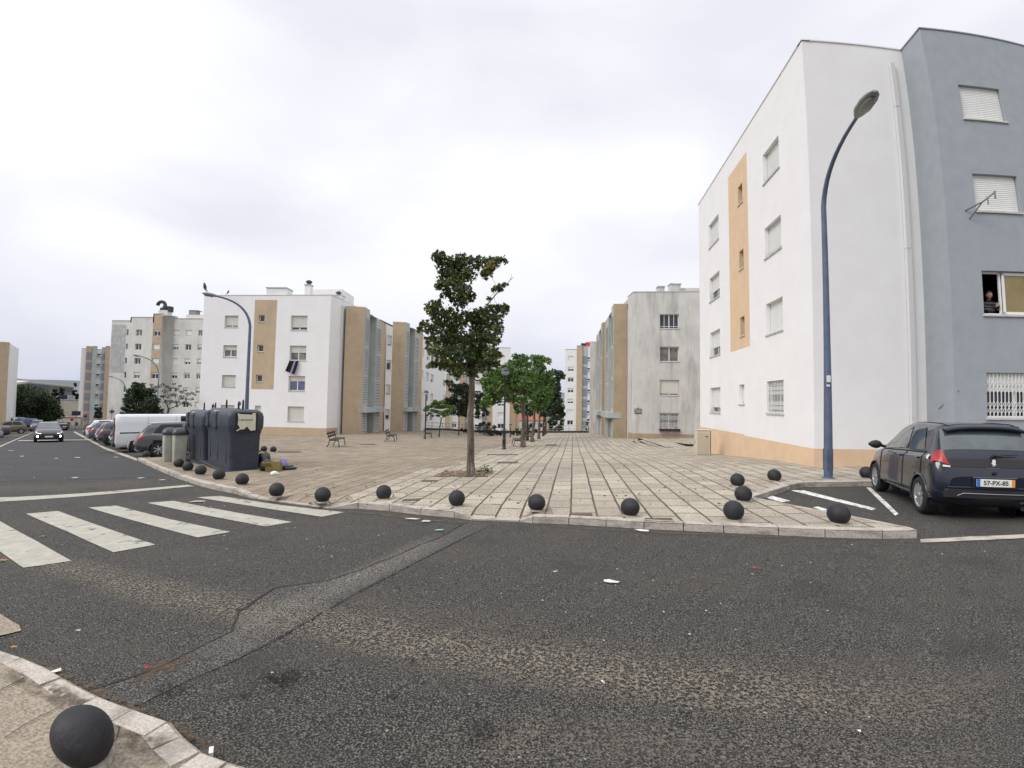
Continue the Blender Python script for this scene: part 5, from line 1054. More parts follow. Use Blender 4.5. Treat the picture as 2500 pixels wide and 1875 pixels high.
SEDAN = [(0, .36, .56, .62, .5, .70, .60, .80, .55, .86, .42, .88), (.06, .28, .70, .78, .5, .80, .76, .92, .70, .98, .58, 1.0), (.25, .22, .78, .84, .5, .88, .82, .97, .74, 1.03, .62, 1.05), (.7, .18, .81, .86, .52, .90, .84, .98, .76, 1.08, .64, 1.12), (1.1, .18, .81, .86, .55, .90, .84, .97, .76, 1.28, .60, 1.33), (1.5, .18, .81, .86, .55, .90, .84, .97, .76, 1.36, .58, 1.42), (2.2, .18, .81, .86, .55, .89, .84, .96, .76, 1.38, .58, 1.44), (2.7, .18, .81, .86, .55, .88, .84, .95, .76, 1.32, .58, 1.38), (3.1, .18, .81, .86, .55, .87, .83, .94, .75, 1.12, .62, 1.18), (3.4, .18, .81, .855, .55, .86, .82, .92, .74, .97, .66, 1.01), (3.9, .2, .78, .83, .53, .80, .80, .86, .70, .90, .6, .93), (4.25, .24, .68, .74, .5, .70, .70, .75, .62, .78, .5, .80), (4.38, .3, .52, .58, .45, .58, .55, .62, .5, .64, .38, .65)]
class Loft:
    def __init__(s, T, sx=1, sy=1, sz=1):
        s.T = T; g = []
        for (X, zb, wl, wm, zm, zs, ws, zg, wg, zt, wt, zc) in T:
            h = [(.45 * wl, zb), (wl, zb + .07), (wm, zm), (ws, zs), (wg, zg), (wt, zt), (wt * .6, zt + (zc - zt) * .8), (0, zc)]
            g.append([(X * sx, y * sy, z * sz) for y, z in h] + [(X * sx, -y * sy, z * sz) for y, z in reversed(h[:-1])])
        s.g = np.array(g); s.nu, s.nv = s.g.shape[:2]
    def _cr(s, a, t):
        # catmull-rom along axis 0 at float t
        n = len(a) - 1; i = int(min(max(math.floor(t), 0), n - 1)); f = t - i
        p0, p1, p2, p3 = a[max(i - 1, 0)], a[i], a[i + 1], a[min(i + 2, n)]
        k = .42
        m1, m2 = (p2 - p0) * k, (p3 - p1) * k
        return (2 * f**3 - 3 * f**2 + 1) * p1 + (f**3 - 2 * f**2 + f) * m1 + (-2 * f**3 + 3 * f**2) * p2 + (f**3 - f**2) * m2
    def S(s, u, v): return Vector(s._cr(np.array([s._cr(s.g[:, j], u) for j in range(max(0, int(v) - 1), min(s.nv, int(v) + 3))]), v - max(0, int(v) - 1)))
    def N(s, u, v):
        e = .02; a = s.S(min(u + e, s.nu - 1), v) - s.S(max(u - e, 0), v); b = s.S(u, min(v + e, s.nv - 1)) - s.S(u, max(v - e, 0)); n = a.cross(b)
        if n.length < 1e-9: return Vector((0, 0, 1))
        n.normalize(); c = s.S(u, v) - Vector((s.g[:, :, 0].mean(), 0, .7))
        return n if n.dot(c) > 0 else -n
    def patch(s, mb, u0, u1, v0, v1, off=.004, nu=6, nv=6, m=0, fn=None):
        vs = []
        for i in range(nu + 1):
            for j in range(nv + 1):
                a, b = i / nu, j / nv
                if fn: u, v = fn(a, b)
                else: u, v = u0 + (u1 - u0) * a, v0 + (v1 - v0) * b
                vs.append(s.S(u, v) + s.N(u, v) * off)
        mb.add(vs, [(i * (nv + 1) + j, i * (nv + 1) + j + 1, (i + 1) * (nv + 1) + j + 1, (i + 1) * (nv + 1) + j) for i in range(nu) for j in range(nv)], m, True)
    def quad(s, mb, c, off=.004, n=6, m=0):   # c: four (u,v) corners bl, br, tr, tl
        s.patch(mb, 0, 0, 0, 0, off, n, n, m, lambda a, b: tuple((c[0][k] * (1 - a) + c[1][k] * a) * (1 - b) + (c[3][k] * (1 - a) + c[2][k] * a) * b for k in (0, 1)))
def wheel(par, X, y, r, w, spokes, rimm, side):
    W = MB(); s = side
    prof = [(r * .62, -w * .5), (r * .9, -w * .5), (r * .985, -w * .36), (r, -w * .15), (r, w * .15), (r * .985, w * .36), (r * .9, w * .5), (r * .66, w * .5), (r * .64, w * .3)]
    o = empty('wheel', (X, y, r)); setpar(o, par)
    W.lathe(prof, 28, axis='y'); W.build('tyre', TYRE, o)
    W = MB(); yy = s * w * .5
    W.lathe([(r * .67, yy * .98), (r * .64, yy * .96), (r * .60, yy * .7), (r * .60, yy * .3)], 28, axis='y')
    W.lathe([(.001, yy * .3), (r * .62, yy * .3)], 28, axis='y', m=1)
    W.lathe([(.001, yy * .95), (r * .13, yy * .93), (r * .15, yy * .7)], 16, axis='y')
    for k in range(spokes):
        a = 2 * math.pi * k / spokes; c, sn = math.cos(a), math.sin(a); t = Vector((-sn, 0, c)); d = Vector((c, 0, sn))
        q = [d * r * .08 + t * r * .07, d * r * .62 + t * r * (.10 if spokes > 6 else .13), d * r * .62 - t * r * (.10 if spokes > 6 else .13), d * r * .08 - t * r * .07]
        W.add([v + Vector((0, yy * .86, 0)) for v in q] + [v + Vector((0, yy * .5, 0)) for v in q], [(0, 1, 2, 3), (0, 4, 5, 1), (2, 6, 7, 3)], 0)
    W.build('rim', [rimm, TRIM], o); return o
def vehicle(name, T, col, wx, wr, label=None, cat='car', group=None, sx=1, sy=1, sz=1, sub=(6, 3), spokes=9, rimm=None, kind='hatch', light=False, detail=1):
    lf = Loft(T, sx, sy, sz); r = empty(name, label=label, cat=cat, group=group)
    nu = (lf.nu - 1) * sub[0]; nv = (lf.nv - 1) * sub[1]; V = []
    for i in range(nu + 1):
        for j in range(nv + 1): V.append(lf.S(i / sub[0], j / sub[1]))
    fs = []; fm = []
    for i in range(nu):
        for j in range(nv):
            q = (i * (nv + 1) + j, (i + 1) * (nv + 1) + j, (i + 1) * (nv + 1) + j + 1, i * (nv + 1) + j + 1); c = sum((V[k] for k in q), Vector()) / 4
            if abs(c.y) > .42 * sy and any((c.x - x)**2 + (c.z - wr)**2 < (wr * 1.16)**2 for x in wx) and c.z < wr * 2.3: continue
            fs.append(q)
    mb = MB(); mb.add(V, fs, 0, True)
    for e in (0, nu): mb.add([V[e * (nv + 1) + j] for j in range(nv + 1)], [tuple(range(nv + 1))], 0, False)
    mb.add([V[i * (nv + 1)] for i in range(nu + 1)] + [V[i * (nv + 1) + nv] for i in range(nu + 1)], [(i, i + 1, nu + 2 + i, nu + 1 + i) for i in range(nu)], 1)
    for x in wx:
        for s in (-1, 1):
            yo = lf.g[:, 2, 1].max() * s
            mb.lathe([(wr * 1.17, yo * .55), (wr * 1.17, yo * .96)], 24, (x, 0, wr), 'y', 1, a0=-.3, a1=math.pi + .3); mb.lathe([(.01, yo * .55), (wr * 1.17, yo * .55)], 24, (x, 0, wr), 'y', 1)
            pts = [(x + wr * 1.15 * math.cos(a), yo * .985, wr + wr * 1.15 * math.sin(a)) for a in [R(k) for k in range(-18, 199, 12)]]; mb.tube(pts, .022, 6, 2 if kind == 'suv' else 0)
    body = mb.build('body', [col, TRIM, TRIM], r)
    for x in wx:
        for s in (-1, 1): wheel(r, x, s * (lf.g[:, 2, 1].max() - .10), wr, .20, spokes, rimm or RIM, s)
    return r, lf, body
def side_glass(r, lf, segs, v0=4.12, v1=4.93, mat=None, both=True):
    for a, b, c, d in segs:        # u at bottom rear, bottom front, top front, top rear
        for flip in ((0, 1) if both else (0,)):
            mb = MB(); f = (lambda v: 14 - v) if flip else (lambda v: v); lf.quad(mb, [(a, f(v0)), (b, f(v0)), (c, f(v1)), (d, f(v1))], .006); mb.build('side_window', mat or CARGL, r)
def strip(r, lf, name, pts, w=.006, mat=None, off=.004):
    mb = MB(); P = [lf.S(u, v) + lf.N(u, v) * off for u, v in pts]; mb.tube(P, w, 5); return mb.build(name, mat or TRIM, r)
def line_uv(a, b, n=10): return [(a[0] + (b[0] - a[0]) * k / n, a[1] + (b[1] - a[1]) * k / n) for k in range(n + 1)]
# ---- near dark hatchback on the right
NAVY = M('dark_navy_paint', (.006, .010, .022), .25, coat=.7, spec=.4)
def near_hatch():
    r, lf, body = vehicle('hatchback_car', HATCH, NAVY, (.60, 2.94), .295, 'dark navy hatchback parked beside the parking wedge at the right edge', sub=(8, 4), spokes=9)
    side_glass(r, lf, [(5.35, 6.75, 6.9, 5.9), (6.95, 9.6, 8.5, 7.08)], 4.15, 4.9, CARGLR)
    mb = MB(); lf.quad(mb, [(2.55, 4.75), (2.55, 9.25), (4.35, 9.0), (4.35, 5.0)], .006, 12); mb.build('rear_window', CARGLR, r)
    mb = MB(); lf.quad(mb, [(10.6, 5.1), (10.6, 8.9), (8.6, 8.9), (8.6, 5.1)], .006, 10); mb.build('windscreen', CARGL, r)
    mb = MB(); P = []                                                             # roof spoiler over the rear window
    for k in range(11):
        y = -.56 + 1.12 * k / 10; z = 1.462 - .055 * (abs(y) / .56)**3; P += [(.55, y, z + .008), (.24, y * .99, z - .045), (.28, y * .97, z - .085)]
    mb.add(P, [(3 * k + a, 3 * k + 3 + a, 3 * k + 4 + a, 3 * k + 1 + a) for k in range(10) for a in (0, 1)], 0, True); mb.build('spoiler', NAVY, r)
    for f in (0, 1):
        g = (lambda v: 14 - v) if f else (lambda v: v); mb = MB(); lf.quad(mb, [(1.15, g(5.15)), (2.4, g(3.0)), (3.45, g(3.85)), (2.6, g(4.85))], .016, 8); t = mb.build('taillight', REDL, r)
        mb = MB(); lf.quad(mb, [(3.2, g(3.05)), (3.75, g(3.1)), (3.8, g(3.6)), (3.45, g(3.7))], .020, 4); mb.build('reversing_light', CLEARL, t)
        mb = MB(); lf.quad(mb, [(.95, g(5.0)), (1.2, g(4.3)), (1.35, g(4.4)), (1.1, g(5.1))], .018, 4); mb.build('reflector', CLEARL, t)
    mb = MB(); lf.quad(mb, [(1.0, 4.0), (1.0, 10.0), (1.75, 9.9), (1.75, 4.1)], .007, 10); mb.build('tailgate_band', TRIM, r)
    mb = MB(); lf.quad(mb, [(0, 2.1), (0, 2.1), (.2, 2.1), (.2, 2.1)], .0)
    mb = MB(); mb.box((-.012, 0, .60), (.04, .62, .17), bev=.012); mb.build('plate_recess', NAVY, r)
    mb = MB(); mb.box((-.034, 0, .60), (.012, .52, .11), bev=.003); pl = mb.build('number_plate', PLATE, r)
    mb = MB(); mb.box((-.041, .236, .60), (.006, .045, .11)); mb.build('plate_blue_band', M('plate_blue', (.02, .16, .50), .5), pl)
    mb = MB(); mb.box((-.041, -.236, .60), (.006, .045, .11)); mb.build('plate_orange_band', M('plate_orange', (.75, .28, .03), .5), pl)
    text('57-PX-85', .088, (-.042, 0, .60), (R(90), 0, R(-90)), TRIM, pl, 'plate_lettering', 1.0, .001, .002)
    e = [(-.02, -.045), (.0, -.02), (-.025, -.015), (-.03, .01), (-.012, .0), (-.02, .03), (-.005, .05), (.02, .045), (.03, .03), (.018, .025), (.03, .01), (.02, 0), (.035, -.03), (.018, -.022), (.01, -.045), (0, -.03)]
    u = 1.45; p = lf.S(u, 7) + Vector((-.03, 0, 0)); mb = MB(); mb.prism([(p.x, y * -1, p.z + z * 1.1) for y, z in e], (-.008, 0, 0)); mb.build('badge', FRAMEW, r)
    mb = MB(); mb.box((p.x - .0, 0, p.z - .075), (.012, .17, .008)); mb.build('badge_script', CHROME, r)
    mb = MB(); a = lf.S(2.1, 7) + Vector((-.035, -.02, -.01)); mb.tube([a, a + Vector((-.012, -.17, .025)), a + Vector((0, -.33, .03))], [.014, .01, .006], 6); mb.lathe([(.03, 0), (.03, -.03)], 12, a, 'x'); mb.build('rear_wiper', TRIM, r)
    mb = MB(); mb.box((-.005, 0, .745), (.03, .045, .03)); mb.build('camera_button', TRIM, r)
    mb = MB(); mb.box((.035, 0, .42), (.09, 1.34, .19), bev=.04); mb.build('bumper_insert', TRIM, r)
    mb = MB(); mb.tube([(-.012, -.5, .395), (-.018, -.42, .435), (-.018, .42, .435), (-.012, .5, .395)], .006, 5); mb.build('bumper_trim', CHROME, r)
    mb = MB(); mb.tube([(-.0, -.62, .515), (-.015, -.3, .525), (-.015, .3, .525), (0, .62, .515)], .010, 6); mb.build('bumper_ledge', NAVY, r)
    for f in (0, 1):
        s = -1 if f else 1
        mb = MB(); c = Vector((2.38, s * .90, .985)); mb.tube([Vector((2.42, s * .76, .96)), Vector((2.40, s * .84, .975))], .03, 6)
        prof = [(-.10, .02), (-.06, .065), (0, .085), (.07, .065), (.13, .02)]; vs = []
        for yy, rad in prof:
            for k in range(12): a = 2 * math.pi * k / 12; vs.append((2.36 + rad * .7 * math.cos(a), s * (.93 + yy), 1.0 + rad * math.sin(a)))
        mb.add(vs, [(i * 12 + k, i * 12 + (k + 1) % 12, (i + 1) * 12 + (k + 1) % 12, (i + 1) * 12 + k) for i in range(4) for k in range(12)], 0, True); mb.build('door_mirror', TRIM, r)
        g = (lambda v: 14 - v) if f else (lambda v: v)
        strip(r, lf, 'door_seam', line_uv((6.85, g(1.3)), (6.9, g(4.05))), .005); strip(r, lf, 'door_seam', line_uv((9.9, g(1.3)), (9.8, g(4.0))), .005); strip(r, lf, 'door_seam', line_uv((5.15, g(2.3)), (5.2, g(4.05))), .005)
        mb = MB(); p = lf.S(7.3, g(3.0)); mb.box((p.x, p.y + s * .012, p.z), (.16, .03, .03), bev=.008); mb.build('door_handle', NAVY, r)
        mb = MB(); p = lf.S(5.6, g(3.0)); mb.box((p.x, p.y + s * .012, p.z), (.14, .03, .03), bev=.008); mb.build('door_handle', NAVY, r)
        strip(r, lf, 'window_line', [(q[0], g(4.05)) for q in line_uv((5.1, 0), (9.9, 0))], .010)
        strip(r, lf, 'roof_seam', [(q[0], g(5.5)) for q in line_uv((4.6, 0), (8.4, 0))], .006)
        strip(r, lf, 'tailgate_seam', [(.9, g(4.2)), (1.8, g(4.15)), (2.6, g(4.45)), (3.6, g(4.75)), (4.6, g(5.3)), (4.75, g(6.2)), (4.75, 7)], .005)
    mb = MB(); mb.box((.05, -.45, .22), (.12, .07, .05)); mb.build('exhaust', CHROME, r)
    return r
CAR1 = near_hatch()
pw, pf = G(2263, 1256, RD), G(2145, 1197, RD); d = (pf - pw); d.z = 0; yw = math.atan2(d.y, d.x); n = Vector((-math.sin(yw), math.cos(yw), 0))
# the two wheels seen are the car's left pair (local +y)
c = (pw + pf) / 2 - n * .71; o = c - Vector((math.cos(yw), math.sin(yw), 0)) * 1.77
CAR1.location = (o.x, o.y, hz(c.x, c.y) + RD + .005); CAR1.rotation_euler = (0, -math.atan2((hz(o.x + 3 * math.cos(yw), o.y + 3 * math.sin(yw)) - hz(o.x, o.y)), 3), yw)
# ---- generic cars
def generic(label, T, col, wx, wr, sx=1, sy=1, sz=1, kind='hatch', group=None, name='parked_car', spokes=7, front_on=False, roofrail=False, cat='car'):
    r, lf, body = vehicle(name, T, col, wx, wr, label, cat, group, sx, sy, sz, (3, 2), spokes, kind=kind)
    if T is HATCH:
        side_glass(r, lf, [(5.0, 6.75, 6.9, 5.6), (6.95, 9.6, 8.5, 7.08)], 4.12, 4.92); rw = [(2.5, 4.7), (2.5, 9.3), (4.3, 9.0), (4.3, 5.0)]; ws = [(10.6, 5.1), (10.6, 8.9), (8.6, 8.9), (8.6, 5.1)]; tl = (1.0, 3.2); hl = (12.4, 13.7)
    else:
        side_glass(r, lf, [(4.2, 5.8, 5.8, 4.7), (5.95, 8.2, 7.3, 5.95)], 4.12, 4.92); rw = [(3.0, 4.9), (3.0, 9.1), (4.6, 9.0), (4.6, 5.0)]; ws = [(8.9, 5.1), (8.9, 8.9), (7.3, 8.9), (7.3, 5.1)]; tl = (.8, 2.2); hl = (9.8, 11.2)
    mb = MB(); lf.quad(mb, rw, .006, 8); mb.build('rear_window', CARGL, r); mb = MB(); lf.quad(mb, ws, .006, 8); mb.build('windscreen', CARGLR if front_on else CARGL, r)
    for f in (0, 1):
        g = (lambda v: 14 - v) if f else (lambda v: v); mb = MB(); lf.quad(mb, [(tl[0], g(2.8)), (tl[1], g(2.9)), (tl[1], g(3.7)), (tl[0] + .3, g(4.4))], .012, 4); mb.build('taillight', REDL, r)
        mb = MB(); lf.quad(mb, [(hl[0], g(2.9)), (hl[1], g(2.9)), (hl[1], g(3.9)), (hl[0], g(3.7))], .012, 4); mb.build('headlight', CLEARL, r)
        s = -1 if f else 1; L = lf.g[:, 0, 0].max(); mb = MB(); mx = lf.S(9.7 if T is HATCH else 8.0, 4); mb.box((mx.x, s * (abs(mx.y) + .14), mx.z + .05), (.14, .22, .14), bev=.03); mb.build('door_mirror', col, r)
        if roofrail: strip(r, lf, 'roof_rail', [(q[0], g(5.3)) for q in line_uv((4.6, 0), (8.2, 0))], .018, CHROME, .03); strip(r, lf, 'window_trim', [(q[0], g(4.0)) for q in line_uv((4.7, 0), (9.7, 0))] , .012, CHROME)
    mb = MB(); mb.box((-.015, 0, .60 * sz), (.02, .50, .11)); mb.build('number_plate', PLATE, r); L = lf.g[:, 0, 0].max(); mb = MB(); mb.box((L + .01, 0, .42 * sz), (.02, .50, .11)); mb.build('number_plate', PLATE, r)
    mb = MB(); mb.box((L - .03, 0, .50 * sz), (.07, .9, .16)); mb.box((L - .06, 0, .28 * sz), (.09, 1.1, .1)); mb.build('grille', TRIM, r)
    return r
def put(r, x, y, yaw, z=0, c=None):
    r.location = (x, y, hz(x, y) + RD + z); dx, dy = math.cos(yaw), math.sin(yaw); r.rotation_euler = (math.atan2(hz(x - dy * 1.5, y + dx * 1.5) - hz(x, y), 1.5), -math.atan2(hz(x + dx * 3, y + dy * 3) - hz(x, y), 3), yaw)
SD = Vector((-.74, .672, 0)).normalized(); PN_ = Vector((.672, .74, 0)).normalized()          # along the street, and across it towards the plaza
py_ = math.atan2(PN_.y, PN_.x)
GREYP, BLK, SILV, WHT, REDC, BLU = paint('dark_grey_paint', (.032, .034, .040)), paint('black_paint_car', (.012, .013, .015)), paint('silver_paint', (.30, .32, .34), .3), paint('white_car_paint', (.68, .69, .70), .3), paint('red_paint', (.16, .012, .015)), paint('blue_grey_paint', (.05, .065, .10))
def by_wheel(r, px, py, wx, half, yaw):     # put the car so that its right rear wheel stands at this pixel
    p = G(px, py, RD); f = Vector((math.cos(yaw), math.sin(yaw), 0)); n = Vector((-f.y, f.x, 0)); o = p - f * wx + n * half; put(r, o.x, o.y, yaw)
    return o
suv = generic('dark grey estate car with chrome rails beside the grey litter bins', HATCH, GREYP, (.86, 3.52), .335, 1.28, 1.10, 1.03, 'suv', 'cars parked nose-in along the street', roofrail=True)
ov = by_wheel(suv, 388, 1116, .86, .80, py_ - .10)
def white_van():
    r, lf, body = vehicle('panel_van', VAN, WHT, (.92, 3.95), .33, 'white panel van parked nose-in next to the dark grey estate car', 'van', None, sub=(3, 2), spokes=0, rimm=RIMG)
    mb = MB(); lf.quad(mb, [(5.35, 10 - .15), (7.9, 9.85), (7.4, 9.1), (5.35, 9.1)], .006); mb.build('side_window', CARGL, r); mb = MB(); lf.quad(mb, [(5.35, 4.15), (7.9, 4.15), (7.4, 4.9), (5.35, 4.9)], .006); mb.build('side_window', CARGL, r)
    mb = MB(); lf.quad(mb, [(8.9, 5.1), (8.9, 8.9), (7.5, 8.9), (7.5, 5.1)], .006); mb.build('windscreen', CARGL, r)
    for s in (-1, 1):
        mb = MB(); mb.box((1.25, s * .932, 1.0), (2.1, .03, .055)); mb.build('side_rail', TRIM, r)
        for x in (1.35, 2.55): mb = MB(); mb.box((x, s * .928, 1.1), (.012, .02, 1.45)); mb.build('door_seam', M('seam_grey', (.30, .30, .31), .5), r)
        mb = MB(); mb.box((1.7, s * .905, 1.78), (3.0, .02, .012)); mb.build('roof_gutter', M('seam_grey2', (.35, .35, .36), .5), r)
        mb = MB(); mb.box((0, s * .80, 1.0), (.05, .14, .5)); mb.build('taillight', REDL, r)
        mb = MB(); mb.box((3.75, s * 1.08, 1.25), (.12, .22, .3), bev=.03); mb.build('door_mirror', TRIM, r)
    mb = MB(); mb.box((-.02, 0, 1.4), (.04, 1.5, .62)); mb.build('rear_window', CARGL, r); mb = MB(); mb.box((-.03, 0, .42), (.12, 1.7, .22), bev=.03); mb.build('rear_bumper', TRIM, r)
    mb = MB(); mb.box((.07, 0, .9), (.16, 1.72, 1.0)); mb.build('open_rear_door', M('dark_navy_door', (.012, .014, .03), .4), r)
    return r
van = white_van(); by_wheel(van, 335, 1104, .92, .83, py_ - .06)
base = G(259, 1096, RD); row = [('dark blue hatchback hidden tight behind the white van', BLU, 1.15, 1.0), ('black hatchback with bright red tail lamp, second beyond the van', BLK, 1.18, 1.0), ('grey hatchback with red tail lamps, third beyond the van', GREYP, 1.2, 1.03), ('black saloon with visible alloy wheel, fourth beyond the van', BLK, 1.25, 1.02), ('silver grey car, fifth beyond the van', SILV, 1.2, 1.0), ('pale blue grey car, sixth beyond the van', BLU, 1.2, 1.0), ('dark red car near the end of the parked row', REDC, 1.2, 1.0), ('white car near the end of the parked row', WHT, 1.25, 1.1), ('black car last in the parked row before the tower', BLK, 1.2, 1.05)]
o0 = Vector((van.location.x, van.location.y, 0)); protoc = {}
for i, (lab, col, sx, sz) in enumerate(row):
    r = generic(lab, HATCH, col, (.60 * sx, 2.94 * sx), .31, sx, 1.06, sz, group='cars parked nose-in along the street'); q = o0 + SD * (3.1 + 2.72 * i) + PN_ * (.25 * math.sin(i * 2.3) + .15); put(r, q.x, q.y, py_ + .04 * math.sin(i * 1.7))
for i, (lab, col, k) in enumerate([('dark car far behind the parked row at the foot of the tower', BLK, 0), ('white car far behind the parked row beside the sapling', WHT, 1)]):
    r = generic(lab, HATCH, col, (.72, 3.5), .31, 1.2, 1.06, 1.05); q = o0 + SD * (31 + 6 * i) + PN_ * (7 + i); put(r, q.x, q.y, py_ + 1.5)
# ---- oncoming car with its lights on
p = G(120, 1080, RD); onc = generic('dark purple-grey hatchback driving towards the camera with lit headlamps', HATCH, paint('dark_violet_paint', (.018, .017, .026)), (.62, 3.3), .32, 1.16, 1.10, 1.02, name='oncoming_car', front_on=True)
yo = math.atan2(-SD.y, -SD.x) + .02; f = Vector((math.cos(yo), math.sin(yo), 0)); q = p - f * 4.03; put(onc, q.x, q.y, yo)
for s in (-1, 1): mb = MB(); mb.lathe([(.001, 4.01), (.075, 4.01), (.095, 3.94)], 12, (0, s * .66, .45), 'x'); mb.build('fog_lamp', HL, onc)
for s in (-1, 1): mb = MB(); mb.box((3.98, s * .55, .66), (.05, .16, .02), Matrix.Rotation(s * .35, 3, 'Z')); mb.build('running_light', HL, onc)
# ---- cars on the left side of the street
def at_px(r, px, py, yaw, back=0): p = G(px, py, RD); f = Vector((math.cos(yaw), math.sin(yaw), 0)); put(r, p.x - f.x * back, p.y - f.y * back, yaw)
c1 = generic('dark grey saloon parked on the left of the street before the white pickup', SEDAN, GREYP, (.85, 3.45), .32, 1, 1, 1.02); at_px(c1, 30, 1068, py_ + .15 + math.pi, -.2)
c2 = generic('olive coloured old car behind the grey saloon on the left', HATCH, paint('olive_paint', (.07, .07, .035), .4), (.62, 3.1), .3, 1.1, 1.02, 1.0); at_px(c2, 66, 1058, py_ + .1 + math.pi, 0)
c3 = generic('silver car cut off by the left edge of the photo', HATCH, SILV, (.62, 3.1), .3, 1.1, 1.02, 1.0); at_px(c3, 6, 1074, py_ + .1 + math.pi, .0)
c4 = generic('dark saloon parked far off at the right kerb beyond the oncoming car', SEDAN, BLK, (.85, 3.45), .32); at_px(c4, 158, 1051, math.atan2(SD.y, SD.x) + .5)
c5 = generic('blue car parked far left behind the oncoming car', HATCH, BLU, (.62, 3.1), .3, 1.2, 1.06, 1.1); at_px(c5, 92, 1052, math.atan2(-SD.y, -SD.x))
def pickup():
    r = empty('pickup_truck', label='white pickup truck with a blue tarpaulin over its load under the round dark tree', cat='truck'); mb = MB(); mb.prism([(0, -.85, .55), (0, -.85, 1.95), (.9, -.85, 2.0), (1.5, -.85, 1.25), (2.0, -.85, 1.15), (2.05, -.85, .45)], (0, 1.7, 0)); mb.build('cab', WHT, r)
    for s in (-1, 1): mb = MB(); mb.prism([(.25, s * .86 - .005, 1.25), (.25, s * .86 - .005, 1.8), (.82, s * .86 - .005, 1.82), (1.2, s * .86 - .005, 1.27)], (0, .01, 0)); mb.build('side_window', CARGL, r)
    mb = MB(); mb.add([(1.47, -.75, 1.33), (1.47, .75, 1.33), (.96, .75, 1.95), (.96, -.75, 1.95)], [(0, 1, 2, 3)]); mb.build('windscreen', CARGL, r)
    mb = MB(); mb.box((-2.1, 0, .72), (4.1, 1.75, .22)); mb.box((-2.1, 0, .5), (4.0, .8, .2)); mb.build('load_bed', TRIM, r)
    mb = MB(); vs = []; n = 12
    for i in range(n + 1):
        x = -4.1 + 4.0 * i / n; h = 1.62 + .18 * math.sin(i * .9) + .04 * i * .3
        for j in range(9): a = math.pi * j / 8; vs.append((x, .92 * math.cos(a), .8 + (h - .8) * min(1, math.sin(a) * 1.7) ** .6))
    mb.add(vs, [(i * 9 + j, i * 9 + j + 1, (i + 1) * 9 + j + 1, (i + 1) * 9 + j) for i in range(n) for j in range(8)], 0, True); mb.add(vs[:9], [tuple(range(9))]); mb.add(vs[-9:], [tuple(range(9))]); mb.build('tarpaulin', M('blue_tarp', (.06, .09, .17), .6, (.09, .13, .22), 2), r)
    for x in (-3.2, 1.3):
        for s in (-1, 1): wheel(r, x, s * .78, .36, .2, 0, RIMG, s)
    return r
pk = pickup(); q = G(46, 1050, RD); put(pk, q.x, q.y, math.atan2(E2.y, E2.x) + math.pi - .1)
# ================================================================ trees and plants
def leafmat(name, cols, rough=.6):
    m = bpy.data.materials.new(name); m.use_nodes = True; nt = m.node_tree; N = nt.nodes; L = nt.links; b = N['Principled BSDF']; b.inputs['Roughness'].default_value = rough; b.inputs['Specular IOR Level'].default_value = .3
    g = N.new('ShaderNodeNewGeometry'); r = N.new('ShaderNodeValToRGB'); r.color_ramp.interpolation = 'LINEAR'; e = r.color_ramp.elements
    while len(e) < len(cols): e.new(.5)
    for i, (p, c) in enumerate(cols): e[i].position = p; e[i].color = (*c, 1)
    L.new(g.outputs['Random Per Island'], r.inputs[0]); L.new(r.outputs[0], b.inputs['Base Color'])
    tr = N.new('ShaderNodeBsdfTranslucent'); L.new(r.outputs[0], tr.inputs[0]); mx = N.new('ShaderNodeMixShader'); mx.inputs[0].default_value = .22
    L.new(b.outputs[0], mx.inputs[1]); L.new(tr.outputs[0], mx.inputs[2]); L.new(mx.outputs[0], N['Material Output'].inputs[0]); return m
BARK = M("bark", (.06, .045, .035), .95, (.19, .15, .115), 9, bump=.9, bscale=14, mscale=(1, 1, .22), layers=[((.36, .31, .26), 6, .54, .66, (1, 1, .2), .7), ((.02, .016, .013), 5, .58, .68, (1, 1, .3), .7)])
BARKD = M('dark_bark', (.035, .028, .022), .95, (.08, .065, .05), 9, bump=.5, bscale=14, mscale=(1, 1, .3))
LF1 = leafmat('lone_tree_leaves', [(0, (.024, .046, .020)), (.45, (.052, .088, .028)), (.72, (.085, .135, .038)), (.86, (.13, .15, .035)), (.95, (.30, .22, .06)), (1, (.30, .15, .06))])
LF2 = leafmat('plaza_tree_leaves', [(0, (.045, .10, .028)), (.5, (.085, .165, .04)), (.80, (.13, .23, .05)), (.93, (.18, .23, .055)), (1, (.30, .27, .08))])
LF3 = leafmat('dark_leaves', [(0, (.018, .034, .018)), (.6, (.032, .056, .024)), (1, (.065, .10, .034))])
LF4 = leafmat('bare_tree_leaves', [(0, (.03, .045, .02)), (.5, (.06, .06, .03)), (1, (.12, .10, .06))])
LF5 = leafmat('bush_leaves', [(0, (.015, .022, .014)), (.6, (.028, .035, .02)), (.85, (.05, .06, .03)), (1, (.10, .05, .06))])
def leaf(mb, p, s, rr, lobes=True):
    n = Vector((rr.gauss(0, 1), rr.gauss(0, 1), rr.gauss(.6, 1))).normalized(); a = n.cross(Vector((rr.random(), rr.random(), rr.random() + .1))).normalized(); b = n.cross(a)
    k = n * (s * .18)
    if lobes:
        o = [(-1.0, 0), (-.45, .28), (-.35, .75), (.08, .38), (.45, .62), (.50, .22), (1.1, 0), (.50, -.22), (.45, -.62), (.08, -.38), (-.35, -.75), (-.45, -.28)]
        vs = [p + a * (x * s * .55) + b * (y * s * .62) - k * abs(y) for x, y in o]; mb.add(vs, [(0, 1, 2, 3, 4, 5, 6), (0, 6, 7, 8, 9, 10, 11)])
    else:
        vs = [p - a * s * .5, p + b * s * .26 - k, p + a * s * .5, p - b * s * .26 - k]; mb.add(vs, [(0, 1, 2), (0, 2, 3)])
